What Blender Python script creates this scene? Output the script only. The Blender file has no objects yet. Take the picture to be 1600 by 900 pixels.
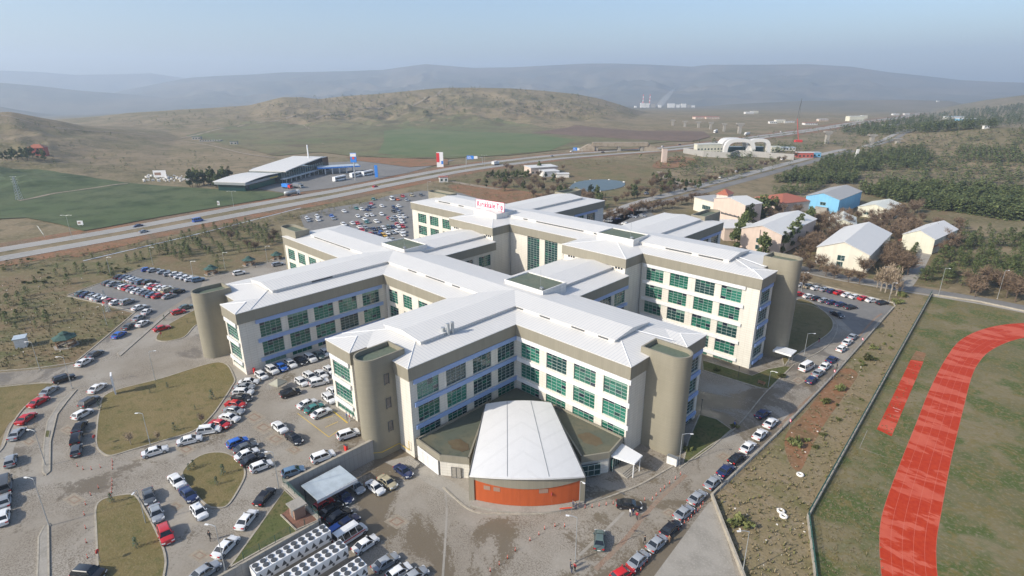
import bpy, bmesh, math, random, mathutils, mathutils.geometry
import numpy as np
from mathutils import Vector, Matrix
random.seed(7)
SC = bpy.context.scene
COL = SC.collection
RAD = math.radians

# ------------------------------------------------------------------ camera, sky, sun, exposure
CAM_H = 70.0
FPX, PITCH, ROLL, HEAD = 905.0, RAD(19.6), RAD(-0.37), RAD(-44.3)
_f = np.array([0, math.cos(PITCH), -math.sin(PITCH)]); _r = np.array([1., 0, 0]); _u = np.cross(_r, _f)
_r2 = _r*math.cos(ROLL)+_u*math.sin(ROLL); _u2 = -_r*math.sin(ROLL)+_u*math.cos(ROLL)
_c, _s = math.cos(HEAD), math.sin(HEAD); _M = np.array([[_c, _s, 0], [-_s, _c, 0], [0, 0, 1]])
R3, U3, F3 = _M@_r2, _M@_u2, _M@_f
cam = bpy.data.cameras.new('camera'); cam.sensor_width = 36; cam.lens = 36*FPX/1600
cam.clip_start = 0.5; cam.clip_end = 40000
camo = bpy.data.objects.new('camera', cam); COL.objects.link(camo)
camo.matrix_world = Matrix(((R3[0], U3[0], -F3[0], 0), (R3[1], U3[1], -F3[1], 0), (R3[2], U3[2], -F3[2], CAM_H), (0, 0, 0, 1)))
SC.camera = camo

SUN = Vector((0.51, 1.5, -1.0)).normalized()
world = bpy.data.worlds.new('World'); SC.world = world; world.use_nodes = True
wn = world.node_tree.nodes; wl = world.node_tree.links
sky = wn.new('ShaderNodeTexSky'); sky.sky_type = 'NISHITA'; sky.sun_disc = False
sky.sun_elevation = RAD(32.3); sky.sun_rotation = math.atan2(-SUN.x, -SUN.y)
sky.air_density = 1.0; sky.dust_density = 3.2; sky.ozone_density = 3.0; sky.altitude = 700
wl.new(sky.outputs[0], wn['Background'].inputs[0]); wn['Background'].inputs[1].default_value = 0.15
sun = bpy.data.lights.new('sun', 'SUN'); sun.energy = 4.4; sun.angle = RAD(0.5); sun.color = (1.0, 0.925, 0.80)
suno = bpy.data.objects.new('sun', sun); COL.objects.link(suno)
suno.rotation_euler = SUN.to_track_quat('-Z', 'Y').to_euler(); suno.location = (0, 0, 300)
SC.view_settings.view_transform = 'Standard'; SC.view_settings.look = 'None'
SC.view_settings.exposure = 0.30; SC.view_settings.gamma = 1.0; SC.view_settings.use_curve_mapping = False
HAZE = 1.8e-4
SC.cycles.max_bounces = 6; SC.cycles.volume_bounces = 1; SC.cycles.transparent_max_bounces = 8

# ------------------------------------------------------------------ projection helpers
def ray(x, y): return F3*FPX+R3*(x-800)-U3*(y-450)
def G(x, y, z=0.0):
    v = ray(x, y); t = (z-CAM_H)/v[2]; return np.array([v[0]*t, v[1]*t, z])
def pxcol(u, v):
    d0 = u*R3[0]+v*R3[1]; w = u*F3[0]+v*F3[1]
    w = np.where(w < 1, 1, w); return 800+FPX*d0/w

# ------------------------------------------------------------------ value noise
_rng = np.random.RandomState(3); _tab = _rng.rand(256, 256)
def vnoise(x, y):
    xi = np.floor(x).astype(int); yi = np.floor(y).astype(int); fx = x-xi; fy = y-yi
    fx = fx*fx*(3-2*fx); fy = fy*fy*(3-2*fy)
    a = _tab[xi & 255, yi & 255]; b = _tab[(xi+1) & 255, yi & 255]; c = _tab[xi & 255, (yi+1) & 255]; d = _tab[(xi+1) & 255, (yi+1) & 255]
    return (a*(1-fx)+b*fx)*(1-fy)+(c*(1-fx)+d*fx)*fy
def fbm(x, y, o=4):
    s = 0; a = .5
    for k in range(o): s = s+a*vnoise(x+17*k, y+31*k); x = x*2.03; y = y*2.03; a *= .5
    return s

# ------------------------------------------------------------------ terrain
def sstep(x, a, b):
    t = np.clip((x-a)/(b-a), 0, 1); return t*t*(3-2*t)
HILLS = [  # crest pixels, crest distance, foot distance, back distance, gully size, gully amount
 ([(-300, 170), (0, 176), (15, 175), (45, 181), (90, 190), (130, 200), (175, 206), (230, 213), (300, 222), (380, 236), (430, 250)], 900, 430, 1400, 60, .35),
 ([(-100, 215), (60, 196), (90, 190), (150, 185), (200, 178), (270, 173), (320, 170), (390, 165), (440, 152), (470, 152), (500, 155), (540, 150), (590, 147), (640, 142), (680, 138), (700, 137), (740, 137), (800, 138), (850, 142), (900, 147), (940, 155), (970, 165), (1000, 178), (1030, 190), (1100, 215)], 1500, 960, 2100, 80, .42),
 ([(-400, 118), (0, 110), (60, 112), (120, 117), (150, 116), (215, 115), (235, 114), (290, 122), (340, 128), (500, 140)], 9000, 7000, 10400, 500, .3),
 ([(-400, 125), (0, 129), (60, 134), (130, 142), (200, 147), (250, 152), (330, 165), (500, 180)], 5500, 4300, 7500, 400, .3),
 ([(-400, 160), (0, 167), (90, 185), (200, 196)], 3600, 2600, 5000, 300, .3),
 ([(120, 150), (200, 140), (260, 128), (300, 121), (350, 118), (400, 116), (440, 113), (500, 112), (545, 111), (600, 109), (640, 103), (665, 100), (690, 102), (740, 106), (800, 105), (860, 102), (920, 99), (960, 99), (1020, 101), (1080, 104), (1110, 101), (1200, 101), (1260, 100), (1330, 104), (1390, 113), (1440, 118), (1500, 125), (1560, 128), (1640, 130), (2000, 134)], 6800, 4300, 9500, 420, .42),
 ([(1020, 180), (1080, 170), (1150, 163), (1250, 158), (1330, 157), (1400, 156), (1480, 158), (1560, 165)], 3300, 2500, 4000, 200, .3),
 ([(1400, 190), (1480, 170), (1500, 165), (1540, 157), (1570, 153), (1600, 149), (1700, 140), (2000, 130)], 2400, 1250, 3600, 160, .2),
 ([(1280, 228), (1380, 214), (1450, 206), (1540, 200), (1600, 202), (1700, 210), (1900, 225)], 820, 560, 1150, 50, .12),
]
_hz = []
for pts, Dc, Df, Db, gs, ga in HILLS:
    xs = []; zs = []
    for x, y in pts:
        v = ray(x, y); t = Dc/math.hypot(v[0], v[1]); xs.append(float(pxcol(v[0], v[1]))); zs.append(CAM_H+v[2]*t)
    _hz.append((np.array(xs), np.array(zs)))
def T(u, v):
    u = np.asarray(u, float); v = np.asarray(v, float)
    D = np.hypot(u, v)
    W = 10+np.clip((v-185)*.6, 0, 90)
    base = 4*np.clip((-93-u)/W, 0, 1)*(1-sstep(D, 500, 1000))
    base = base-0.03*(np.clip(D, 1250, 4200)-1250)
    col = pxcol(u, v); fw = u*F3[0]+v*F3[1]
    base = base+((fbm(u/90, v/90)-.47)*sstep(D, 330, 1100)*3 if D.max() > 330 else 0)
    z = base
    if D.max() < 425: return z
    for (pts, Dc, Df, Db, gs, ga), (xs, zs) in zip(HILLS, _hz):
        if D.max() < Df*.85: continue
        zc = np.interp(col, xs, zs)
        wob = 1+.25*(fbm(u/(gs*4), v/(gs*4), 3)-.45)
        s = np.clip((D-Df*wob)/(Dc-Df*wob), 0, 1); b = np.clip((Db-D)/(Db-Dc), 0, 1)
        p = np.where(D < Dc, s**1.15, b*b*(3-2*b)); p = np.where(fw > 0, p, 0)
        n = np.abs(2*fbm(u/gs, v/gs)-.94)
        h = (zc-base)*p-(n)*ga*np.abs(zc-base)*np.clip(p*(1-p)*4, 0, 1)*1.2
        edge = sstep(col, xs[0], xs[0]+80)*(1-sstep(col, xs[-1]-80, xs[-1])) if Dc < 8000 else 1.0
        z = np.maximum(z, base+np.maximum(h, 0)*edge)
    return z
def eff(u, v):
    t = T(u, v)
    up = ((u < -87) | ((v < 32) & (u < -74.5))) & (v < 60) & (u > -190)
    return np.where(up, 4.0, t)
_DS = np.geomspace(15, 10300, 320)
def GT(x, y, dz=0.0):
    """point where the sight line through a pixel of the photograph meets the ground"""
    v = ray(x, y); h = math.hypot(v[0], v[1]); t = _DS/h
    if v[2] < 0: t = t[t < 1.35*CAM_H/-v[2]+1] if v[2]/h < -.085 else t
    for _ in range(2):
        zz = CAM_H+v[2]*t; hit = np.nonzero(zz < eff(v[0]*t, v[1]*t)+dz)[0]
        if len(hit) == 0: t = t[-1:]; break
        i = max(1, hit[0]); t = np.linspace(t[i-1], t[i], 25)
    if len(t) == 1: b = t[0]
    else:
        zz = CAM_H+v[2]*t; e = eff(v[0]*t, v[1]*t)+dz; k = np.nonzero(zz < e)[0]; i = max(1, k[0]) if len(k) else len(t)-1
        g0, g1 = zz[i-1]-e[i-1], zz[i]-e[i]; b = t[i-1]+(t[i]-t[i-1])*(g0/(g0-g1) if g0 > 0 > g1 else 1)
    return np.array([v[0]*b, v[1]*b, float(eff(v[0]*b, v[1]*b))])
def gz(u, v): return float(eff(u, v))

# ------------------------------------------------------------------ materials
MATS = {}
def newmat(name):
    m = bpy.data.materials.new(name); m.use_nodes = True; MATS[name] = m
    return m, m.node_tree.nodes, m.node_tree.links, m.node_tree.nodes['Principled BSDF']
def col4(c): return (c[0], c[1], c[2], 1)
def math_n(N, L, op, a, b=None):
    n = N.new('ShaderNodeMath'); n.operation = op
    for i, q in enumerate((a, b)):
        if q is None: continue
        if isinstance(q, (int, float)): n.inputs[i].default_value = q
        else: L.new(q, n.inputs[i])
    return n.outputs[0]
def mixc(N, L, f, a, b):
    n = N.new('ShaderNodeMix'); n.data_type = 'RGBA'
    if isinstance(f, (int, float)): n.inputs[0].default_value = f
    else: L.new(f, n.inputs[0])
    for i, q in ((6, a), (7, b)):
        if isinstance(q, tuple): n.inputs[i].default_value = col4(q)
        else: L.new(q, n.inputs[i])
    return n.outputs[2]
def noise(N, L, scale, detail=4, rough=.55, vec=None, dist=0):
    if vec is None:
        g = N.new('ShaderNodeNewGeometry'); vec = g.outputs['Position']
    n = N.new('ShaderNodeTexNoise'); n.inputs['Scale'].default_value = scale; n.inputs['Detail'].default_value = detail
    n.inputs['Roughness'].default_value = rough; n.inputs['Distortion'].default_value = dist
    L.new(vec, n.inputs['Vector']); return n.outputs[0]
def ramp(N, L, fac, a, b):
    m = N.new('ShaderNodeMapRange'); m.inputs[1].default_value = a; m.inputs[2].default_value = b; L.new(fac, m.inputs[0]); return m.outputs[0]
def bump(N, L, P, h, strength, dist=.1):
    b = N.new('ShaderNodeBump'); b.inputs['Strength'].default_value = strength; b.inputs['Distance'].default_value = dist
    L.new(h, b.inputs['Height']); L.new(b.outputs[0], P.inputs['Normal'])
def plain(name, c, rough=.6, metal=0.0, spec=.5, var=0.0, vs=2.0):
    m, N, L, P = newmat(name); P.inputs['Roughness'].default_value = rough; P.inputs['Metallic'].default_value = metal
    P.inputs['Specular IOR Level'].default_value = spec
    if var:
        n = noise(N, L, vs); c2 = tuple(k*(1-var) for k in c); c1 = tuple(min(1, k*(1+var)) for k in c)
        L.new(mixc(N, L, ramp(N, L, n, .35, .65), c2, c1), P.inputs['Base Color'])
    else: P.inputs['Base Color'].default_value = col4(c)
    return m
def ground(name, layers, rough=.95, bscale=None, bstr=.4, bdist=.15):
    """layers: first colour, then (scale, lo, hi, colour[, detail, distortion]) mixed over it"""
    m, N, L, P = newmat(name); P.inputs['Roughness'].default_value = rough; P.inputs['Specular IOR Level'].default_value = .15
    c = layers[0]
    for ly in layers[1:]:
        sc, lo, hi, cc = ly[:4]; det = ly[4] if len(ly) > 4 else 5; ds = ly[5] if len(ly) > 5 else 0
        c = mixc(N, L, ramp(N, L, noise(N, L, sc, det, .6, None, ds), lo, hi), c, cc)
    if isinstance(c, tuple): P.inputs['Base Color'].default_value = col4(c)
    else: L.new(c, P.inputs['Base Color'])
    if bscale: bump(N, L, P, noise(N, L, bscale, 3), bstr, bdist)
    return m

ground('terrain_ground', [(.215, .168, .100), (.0045, .42, .58, (.150, .130, .066)), (.02, .45, .62, (.245, .190, .118)), (.09, .50, .70, (.105, .095, .048)), (.45, .52, .75, (.280, .230, .150))], bscale=.35, bstr=.7, bdist=.6)
m = M_ = MATS['terrain_ground']; N, L, P = m.node_tree.nodes, m.node_tree.links, m.node_tree.nodes['Principled BSDF']   # far ranges darken with distance from the camera: bluer haze put into the colour
g = N.new('ShaderNodeNewGeometry'); ln = N.new('ShaderNodeVectorMath'); ln.operation = 'LENGTH'; L.new(g.outputs['Position'], ln.inputs[0]); src = P.inputs['Base Color'].links[0].from_socket
L.new(mixc(N, L, math_n(N, L, 'MULTIPLY', ramp(N, L, ln.outputs['Value'], 1900, 3600), .85), src, mixc(N, L, ramp(N, L, noise(N, L, .0018, 6, .65), .42, .60), (.060, .068, .055), (.135, .115, .085))), P.inputs['Base Color'])
ground('dry_grass', [(.165, .138, .068), (.035, .42, .6, (.190, .135, .078)), (.16, .48, .65, (.110, .112, .046)), (1.1, .5, .7, (.235, .195, .120)), (3, .52, .75, (.10, .09, .045))], bscale=1.5, bstr=.8)
ground('verge', [(.185, .125, .078), (.05, .42, .6, (.250, .125, .065)), (.25, .5, .7, (.115, .095, .055)), (1.3, .52, .72, (.28, .22, .15))], bscale=1.2, bstr=.7)
ground('lawn', [(.158, .130, .055), (.10, .42, .62, (.200, .155, .075)), (.5, .50, .7, (.110, .108, .040)), (2.5, .5, .72, (.215, .175, .090))], bscale=3, bstr=.6)
ground('lawn_green', [(.100, .112, .042), (.25, .45, .65, (.140, .122, .055)), (1.6, .5, .72, (.045, .065, .02))], bscale=3, bstr=.6)
ground('stadium_grass', [(.135, .125, .062), (.045, .44, .58, (.200, .168, .100)), (.10, .46, .56, (.078, .104, .032)), (.34, .47, .66, (.165, .132, .050), 7, 1.6), (1.6, .5, .7, (.21, .185, .115))], bscale=2, bstr=.6)
ground('waste_ground', [(.225, .182, .102), (.04, .44, .6, (.255, .195, .118)), (.12, .50, .66, (.150, .140, .060)), (.6, .50, .7, (.265, .215, .145)), (2.2, .52, .72, (.120, .096, .056))], bscale=1.3, bstr=.9)
ground('orange_soil', [(.240, .125, .066), (.15, .45, .65, (.170, .115, .060)), (1.1, .5, .7, (.29, .19, .12))], bscale=1.2, bstr=.6)
ground('green_field', [(.080, .110, .048), (.008, .42, .6, (.102, .122, .060)), (.06, .48, .7, (.036, .058, .024)), (.5, .52, .75, (.07, .078, .04))], bscale=1, bstr=.3)
ground('pale_green_field', [(.180, .160, .085), (.006, .42, .6, (.130, .145, .065)), (.03, .46, .66, (.125, .100, .060)), (.2, .52, .75, (.09, .085, .045))], bscale=.5, bstr=.3)
ground('brown_field', [(.150, .106, .078), (.01, .42, .6, (.180, .125, .092)), (.07, .48, .7, (.125, .092, .066))], bscale=.5, bstr=.3)
ground('asphalt', [(.205, .198, .185), (.05, .42, .6, (.170, .165, .156)), (.8, .45, .7, (.225, .215, .20))], rough=.9)
ground('highway_asphalt', [(.34, .325, .30), (.03, .4, .6, (.28, .27, .25)), (.6, .45, .7, (.36, .345, .32))], rough=.9)
ground('dirt_track', [(.30, .25, .19), (.3, .45, .65, (.22, .18, .13))])
ground('concrete', [(.33, .305, .265), (.3, .42, .62, (.27, .25, .215)), (3, .5, .7, (.37, .345, .30))], bscale=4, bstr=.2)
ground('kerb_stone', [(.40, .36, .29), (1.2, .42, .62, (.31, .28, .23))])
ground('red_brick_strip', [(.24, .155, .11), (.5, .42, .6, (.25, .21, .165)), (3, .45, .6, (.30, .22, .16))])
ground('wet_stain', [(.115, .085, .050), (.4, .45, .65, (.14, .115, .07))], rough=.5)
plain('lane_paint', (.54, .15, .10), .7)
ground('red_gravel', [(.235, .12, .085), (2.5, .4, .6, (.18, .10, .07))], bscale=5)

def paving(name, wet):
    m, N, L, P = newmat(name)
    g = N.new('ShaderNodeNewGeometry'); pos = g.outputs['Position']
    base = mixc(N, L, ramp(N, L, noise(N, L, .045, 4, .6, pos), .40, .62), (.345, .315, .268), (.275, .242, .195))
    sp = noise(N, L, 4.2, 4, .8, pos)                                    # crumbled, speckled setts
    base = mixc(N, L, math_n(N, L, 'MULTIPLY', ramp(N, L, sp, .50, .55), ramp(N, L, noise(N, L, .10, 5, .6, pos), .42, .56)), base, (.185, .155, .118))
    w = noise(N, L, .055, 7, .66, pos, .6)                                # damp, muddy patches
    w2 = noise(N, L, 2.2, 6, .8, pos)
    wf = ramp(N, L, math_n(N, L, 'ADD', w, math_n(N, L, 'MULTIPLY', math_n(N, L, 'SUBTRACT', w2, .5), .34)), wet, wet+.016)
    base = mixc(N, L, math_n(N, L, 'MULTIPLY', wf, .85), base, (.150, .120, .080))
    v = N.new('ShaderNodeTexVoronoi'); v.inputs['Scale'].default_value = 2.4; L.new(pos, v.inputs['Vector'])
    base = mixc(N, L, math_n(N, L, 'MULTIPLY', ramp(N, L, v.outputs['Distance'], .35, .6), .10), base, (.12, .105, .085))
    L.new(base, P.inputs['Base Color'])
    L.new(ramp(N, L, wf, 1.6, -.4), P.inputs['Roughness'])
    P.inputs['Roughness'].default_value = .9; P.inputs['Specular IOR Level'].default_value = .2
    bump(N, L, P, sp, .35, .05)
    return m
paving('yard_paving', .488); paving('upper_paving', .555); paving('road_paving', .515)

def wallmat(name, c1, joint, w, h, k=.02, off=.0):
    m, N, L, P = newmat(name); g = N.new('ShaderNodeNewGeometry'); s = N.new('ShaderNodeSeparateXYZ'); L.new(g.outputs['Position'], s.inputs[0])
    cx = N.new('ShaderNodeCombineXYZ'); L.new(math_n(N, L, 'ADD', s.outputs[0], s.outputs[1]), cx.inputs[0]); L.new(s.outputs[2], cx.inputs[1])
    b = N.new('ShaderNodeTexBrick'); L.new(cx.outputs[0], b.inputs['Vector']); b.inputs['Scale'].default_value = 1
    b.inputs['Brick Width'].default_value = w; b.inputs['Row Height'].default_value = h; b.inputs['Mortar Size'].default_value = k; b.offset = off
    b.inputs['Color1'].default_value = col4(c1); b.inputs['Color2'].default_value = col4(tuple(q*.955 for q in c1)); b.inputs['Mortar'].default_value = col4(joint)
    st = N.new('ShaderNodeVectorMath'); st.operation = 'MULTIPLY'; st.inputs[1].default_value = (1, 1, .18); L.new(g.outputs['Position'], st.inputs[0])
    n = noise(N, L, .7, 5, .6, st.outputs[0])
    c = mixc(N, L, math_n(N, L, 'MULTIPLY', ramp(N, L, n, .42, .72), .38), b.outputs[0], tuple(q*.68 for q in c1))
    L.new(c, P.inputs['Base Color']); P.inputs['Roughness'].default_value = .65; P.inputs['Specular IOR Level'].default_value = .3
    bump(N, L, P, b.outputs['Fac'], -.3, .03)
    return m
wallmat('cream_cladding', (.70, .665, .585), (.50, .46, .38), 1.6, .6, .03)
wallmat('taupe_cladding', (.275, .252, .195), (.235, .215, .160), .45, 30, .02)
wallmat('tower_cladding', (.272, .248, .188), (.220, .200, .150), 30, .35, .02)
wallmat('white_panel', (.74, .72, .68), (.52, .50, .47), 1.2, .8, .03)
wallmat('orange_panel', (.46, .098, .028), (.40, .08, .02), .32, 30, .03)
wallmat('pink_render', (.62, .50, .42), (.55, .44, .37), 3, 3, .03)
wallmat('ivory_render', (.70, .66, .55), (.62, .58, .48), 3, 3, .03)
wallmat('yellow_render', (.64, .62, .50), (.56, .53, .38), 3, 3, .03)
wallmat('blue_render', (.20, .47, .68), (.17, .40, .60), 3, 3, .03)
wallmat('rough_concrete', (.36, .345, .32), (.25, .24, .22), .9, 3, .03)
wallmat('brick_render', (.34, .22, .16), (.25, .17, .13), .5, .25, .02)
wallmat('red_render', (.50, .12, .09), (.4, .1, .07), 3, 3, .03)

def ribbed(name, c, cs, pitch, spec=.4, rough=.5, dirt=.10):
    m, N, L, P = newmat(name); g = N.new('ShaderNodeNewGeometry'); s = N.new('ShaderNodeSeparateXYZ'); L.new(g.outputs['Position'], s.inputs[0])
    tn = N.new('ShaderNodeSeparateXYZ'); L.new(g.outputs['True Normal'], tn.inputs[0])
    k = math_n(N, L, 'GREATER_THAN', math_n(N, L, 'ABSOLUTE', tn.outputs[0]), math_n(N, L, 'ABSOLUTE', tn.outputs[1]))
    a = math_n(N, L, 'ADD', math_n(N, L, 'MULTIPLY', s.outputs[1], k), math_n(N, L, 'MULTIPLY', s.outputs[0], math_n(N, L, 'SUBTRACT', 1.0, k)))
    fr = math_n(N, L, 'FRACT', math_n(N, L, 'DIVIDE', a, pitch)); rib = math_n(N, L, 'LESS_THAN', fr, .17)
    n = noise(N, L, .12, 6, .6); base = mixc(N, L, math_n(N, L, 'MULTIPLY', ramp(N, L, n, .4, .7), dirt*2), c, tuple(q*.82 for q in c))
    n2 = noise(N, L, .9, 4, .6); base = mixc(N, L, math_n(N, L, 'MULTIPLY', ramp(N, L, n2, .5, .75), dirt), base, tuple(q*.7 for q in c))
    L.new(mixc(N, L, rib, base, cs), P.inputs['Base Color']); P.inputs['Roughness'].default_value = rough; P.inputs['Specular IOR Level'].default_value = spec
    bump(N, L, P, rib, .4, .05)
    return m
ribbed('white_roof', (.68, .66, .62), (.54, .54, .53), .80)
ribbed('blue_grey_shed_roof', (.50, .54, .60), (.42, .46, .52), 1.0)
ribbed('cream_roof', (.66, .66, .58), (.60, .59, .50), 1.0)
ribbed('grey_roof', (.40, .385, .36), (.33, .32, .30), 1.0)
ribbed('tile_roof', (.38, .125, .07), (.28, .09, .05), .9)
ribbed('membrane_white', (.72, .71, .69), (.68, .67, .65), 3.4, dirt=.14)
ground('green_deck', [(.125, .155, .115), (.25, .42, .62, (.155, .170, .125)), (1.4, .5, .7, (.10, .12, .09))], rough=.8)
def membrane():
    m = ground('dark_membrane', [(.100, .112, .085), (.10, .46, .60, (.135, .128, .088)), (.9, .5, .72, (.085, .092, .07))], rough=.75); return m
membrane()

for nm, c, r in (('glass_green', (.010, .105, .070), .06), ('glass_dark', (.012, .045, .045), .05), ('glass_bright', (.026, .165, .115), .10), ('glass_navy', (.012, .018, .035), .05)):
    m = plain(nm, c, r, 0, .7)
plain('mullion', (.46, .52, .48), .5); plain('sunshade_metal', (.70, .73, .78), .4); plain('louver_blue_shade', (.30, .42, .68), .35)  # east louvers are white metal too, their blue shade painted into the colour
plain('white_metal', (.78, .78, .77), .4); plain('grey_metal', (.36, .38, .39), .4, .6); plain('dark_metal', (.07, .075, .08), .5)
plain('steel_pole', (.46, .48, .48), .45, .5); plain('green_mesh', (.018, .085, .07), .6); plain('gazebo_roof', (.035, .085, .07), .8, var=.2); plain('black_rubber', (.02, .02, .021), .85)
plain('rim', (.42, .43, .44), .3, .8); plain('car_glass', (.012, .016, .02), .05, 0, .8); plain('red_lamp', (.45, .012, .012), .2); plain('clear_lamp', (.75, .75, .72), .12)
plain('sign_white', (.82, .81, .80), .5); plain('sign_magenta', (.72, .012, .10), .5); plain('sign_red', (.70, .03, .035), .5); plain('sign_blue', (.03, .22, .68), .5)
plain('yellow_paint', (.62, .42, .045), .6); plain('white_paint', (.72, .71, .68), .7); plain('orange_plastic', (.75, .085, .03), .5); plain('red_paint', (.60, .03, .025), .5)
plain('bark', (.115, .082, .058), .95, var=.25); plain('pale_bark', (.30, .255, .20), .95, var=.2)
plain('twig', (.165, .118, .080), .95, 0, .1, .35, .8); plain('twig_pale', (.30, .235, .165), .95, 0, .1, .3, .8)
plain('pine_leaf', (.072, .095, .036), .9, 0, .1, .45, .9); plain('pine_leaf_light', (.125, .145, .055), .9, 0, .1, .4, .9); plain('spruce_leaf', (.070, .100, .085), .9, 0, .1, .3, .9)
plain('shrub_leaf', (.130, .135, .050), .9, 0, .1, .4, .9); plain('skin', (.50, .30, .21), .6); plain('hair_dark', (.02, .015, .012), .8)
plain('stone_white', (.70, .67, .62), .8, 0, .3, .15, .4); plain('water', (.060, .080, .070), .30, 0, .6, .15, .2); plain('navy_cloth', (.03, .04, .09), .9); plain('black_cloth', (.018, .018, .02), .9)
plain('white_cloth', (.65, .65, .66), .9); plain('red_cloth', (.45, .04, .05), .9); plain('grey_cloth', (.13, .13, .14), .9); plain('blue_cloth', (.05, .12, .45), .9); plain('brown_cloth', (.22, .13, .07), .9)
plain('tent_canvas', (.33, .32, .25), .8); plain('wood', (.22, .13, .07), .8, var=.3); plain('carport_roof', (.42, .48, .52), .45, 0, .4, .1, .8)
m, N, L, P = newmat('track_rubber')       # red running track, wet in streaky patches
g = N.new('ShaderNodeNewGeometry'); mp = N.new('ShaderNodeMapping'); mp.inputs['Rotation'].default_value = (0, 0, RAD(-8)); mp.inputs['Scale'].default_value = (.10, .32, 1); L.new(g.outputs['Position'], mp.inputs[0])
w = noise(N, L, .8, 6, .62, mp.outputs[0], .3)
wf = ramp(N, L, w, .465, .50)
cc = mixc(N, L, wf, mixc(N, L, ramp(N, L, noise(N, L, .4, 4), .35, .65), (.50, .085, .045), (.55, .11, .062)), mixc(N, L, ramp(N, L, noise(N, L, 1.2, 4), .35, .65), (.40, .030, .006), (.46, .045, .010)))
L.new(cc, P.inputs['Base Color']); P.inputs['Roughness'].default_value = .7; P.inputs['Specular IOR Level'].default_value = .25
CARC = {'w': ('white', (.74, .74, .73)), 's': ('silver', (.33, .35, .37)), 'k': ('black', (.014, .014, .017)), 'g': ('dark grey', (.10, .11, .12)), 'r': ('red', (.50, .018, .02)), 'b': ('bright blue', (.025, .12, .48)),
        'd': ('dark blue', (.018, .032, .10)), 't': ('beige', (.42, .37, .25)), 'n': ('teal green', (.05, .19, .17)), 'o': ('orange', (.62, .12, .02)), 'y': ('yellow', (.70, .40, .02)), 'e': ('steel blue', (.12, .20, .30)), 'q': ('grey green', (.10, .14, .13))}
for k, (nm, c) in CARC.items():
    mm = plain('car_paint_'+nm.replace(' ', '_'), c, .28, .15 if k in 'sge' else 0, .5); mm.node_tree.nodes['Principled BSDF'].inputs['Coat Weight'].default_value = .5
def M(n): return MATS[n]

# ------------------------------------------------------------------ mesh builder and tagging
class MB:
    def __init__(s): s.v = []; s.f = []; s.m = []
    def quad(s, a, b, c, d, m=0): i = len(s.v); s.v += [tuple(map(float, p)) for p in (a, b, c, d)]; s.f.append((i, i+1, i+2, i+3)); s.m.append(m)
    def poly(s, pts, m=0): i = len(s.v); s.v += [tuple(map(float, p)) for p in pts]; s.f.append(tuple(range(i, i+len(pts)))); s.m.append(m)
    def box(s, x0, y0, z0, x1, y1, z1, m=0):
        if x0 > x1: x0, x1 = x1, x0
        if y0 > y1: y0, y1 = y1, y0
        if z0 > z1: z0, z1 = z1, z0
        s.prism([(x0, y0), (x1, y0), (x1, y1), (x0, y1)], z0, z1, m)
    def prism(s, poly, z0, z1, m=0, mtop=None, scale_top=None):
        n = len(poly); i = len(s.v)
        a = sum(poly[k][0]*poly[(k+1) % n][1]-poly[(k+1) % n][0]*poly[k][1] for k in range(n))
        if a < 0: poly = poly[::-1]
        s.v += [(float(p[0]), float(p[1]), float(z0)) for p in poly]; s.v += [(float(p[0]), float(p[1]), float(z1)) for p in poly]
        s.f.append(tuple(range(i+n-1, i-1, -1))); s.m.append(m); s.f.append(tuple(range(i+n, i+2*n))); s.m.append(m if mtop is None else mtop)
        for k in range(n): s.f.append((i+k, i+(k+1) % n, i+n+(k+1) % n, i+n+k)); s.m.append(m)
    def hexa(s, b, t, m=0):   # 4 bottom, 4 top points
        i = len(s.v); s.v += [tuple(map(float, p)) for p in list(b)+list(t)]
        for f in ((3, 2, 1, 0), (4, 5, 6, 7), (0, 1, 5, 4), (1, 2, 6, 5), (2, 3, 7, 6), (3, 0, 4, 7)): s.f.append(tuple(i+k for k in f)); s.m.append(m)
    def tube(s, pts, rad, n=6, m=0, cap=True):
        pts = [Vector(p) for p in pts]; rad = rad if isinstance(rad, (list, tuple)) else [rad]*len(pts); i0 = len(s.v)
        for j, p in enumerate(pts):
            d = (pts[min(j+1, len(pts)-1)]-pts[max(j-1, 0)]).normalized(); a = d.orthogonal().normalized() if abs(d.z) > .99 or True else None
            if abs(d.z) < .9: a = d.cross(Vector((0, 0, 1))).normalized()
            else: a = d.cross(Vector((0, 1, 0))).normalized()
            b = d.cross(a)
            for k in range(n): t = 2*math.pi*k/n; q = p+(a*math.cos(t)+b*math.sin(t))*rad[j]; s.v.append(tuple(q))
        for j in range(len(pts)-1):
            for k in range(n): s.f.append((i0+j*n+k, i0+j*n+(k+1) % n, i0+(j+1)*n+(k+1) % n, i0+(j+1)*n+k)); s.m.append(m)
        if cap: s.f.append(tuple(i0+k for k in range(n))[::-1]); s.m.append(m); s.f.append(tuple(i0+(len(pts)-1)*n+k for k in range(n))); s.m.append(m)
    def beam(s, p, q, w, m=0): s.tube([p, q], w*.7, 4, m)
    def build(s, name, mats, parent=None, smooth=False, loc=None):
        me = bpy.data.meshes.new(name); me.from_pydata(s.v, [], s.f); mats = mats if isinstance(mats, (list, tuple)) else [mats]
        for q in mats: me.materials.append(M(q) if isinstance(q, str) else q)
        if len(mats) > 1: me.polygons.foreach_set('material_index', s.m)
        if smooth: me.polygons.foreach_set('use_smooth', [True]*len(s.f))
        me.update(); o = bpy.data.objects.new(name, me); COL.objects.link(o)
        if parent: o.parent = parent
        if loc is not None: o.location = loc
        return o
def tag(o, label=None, cat=None, group=None, kind=None):
    if label: o['label'] = label
    if cat: o['category'] = cat
    if group: o['group'] = group
    if kind: o['kind'] = kind
    return o
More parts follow.
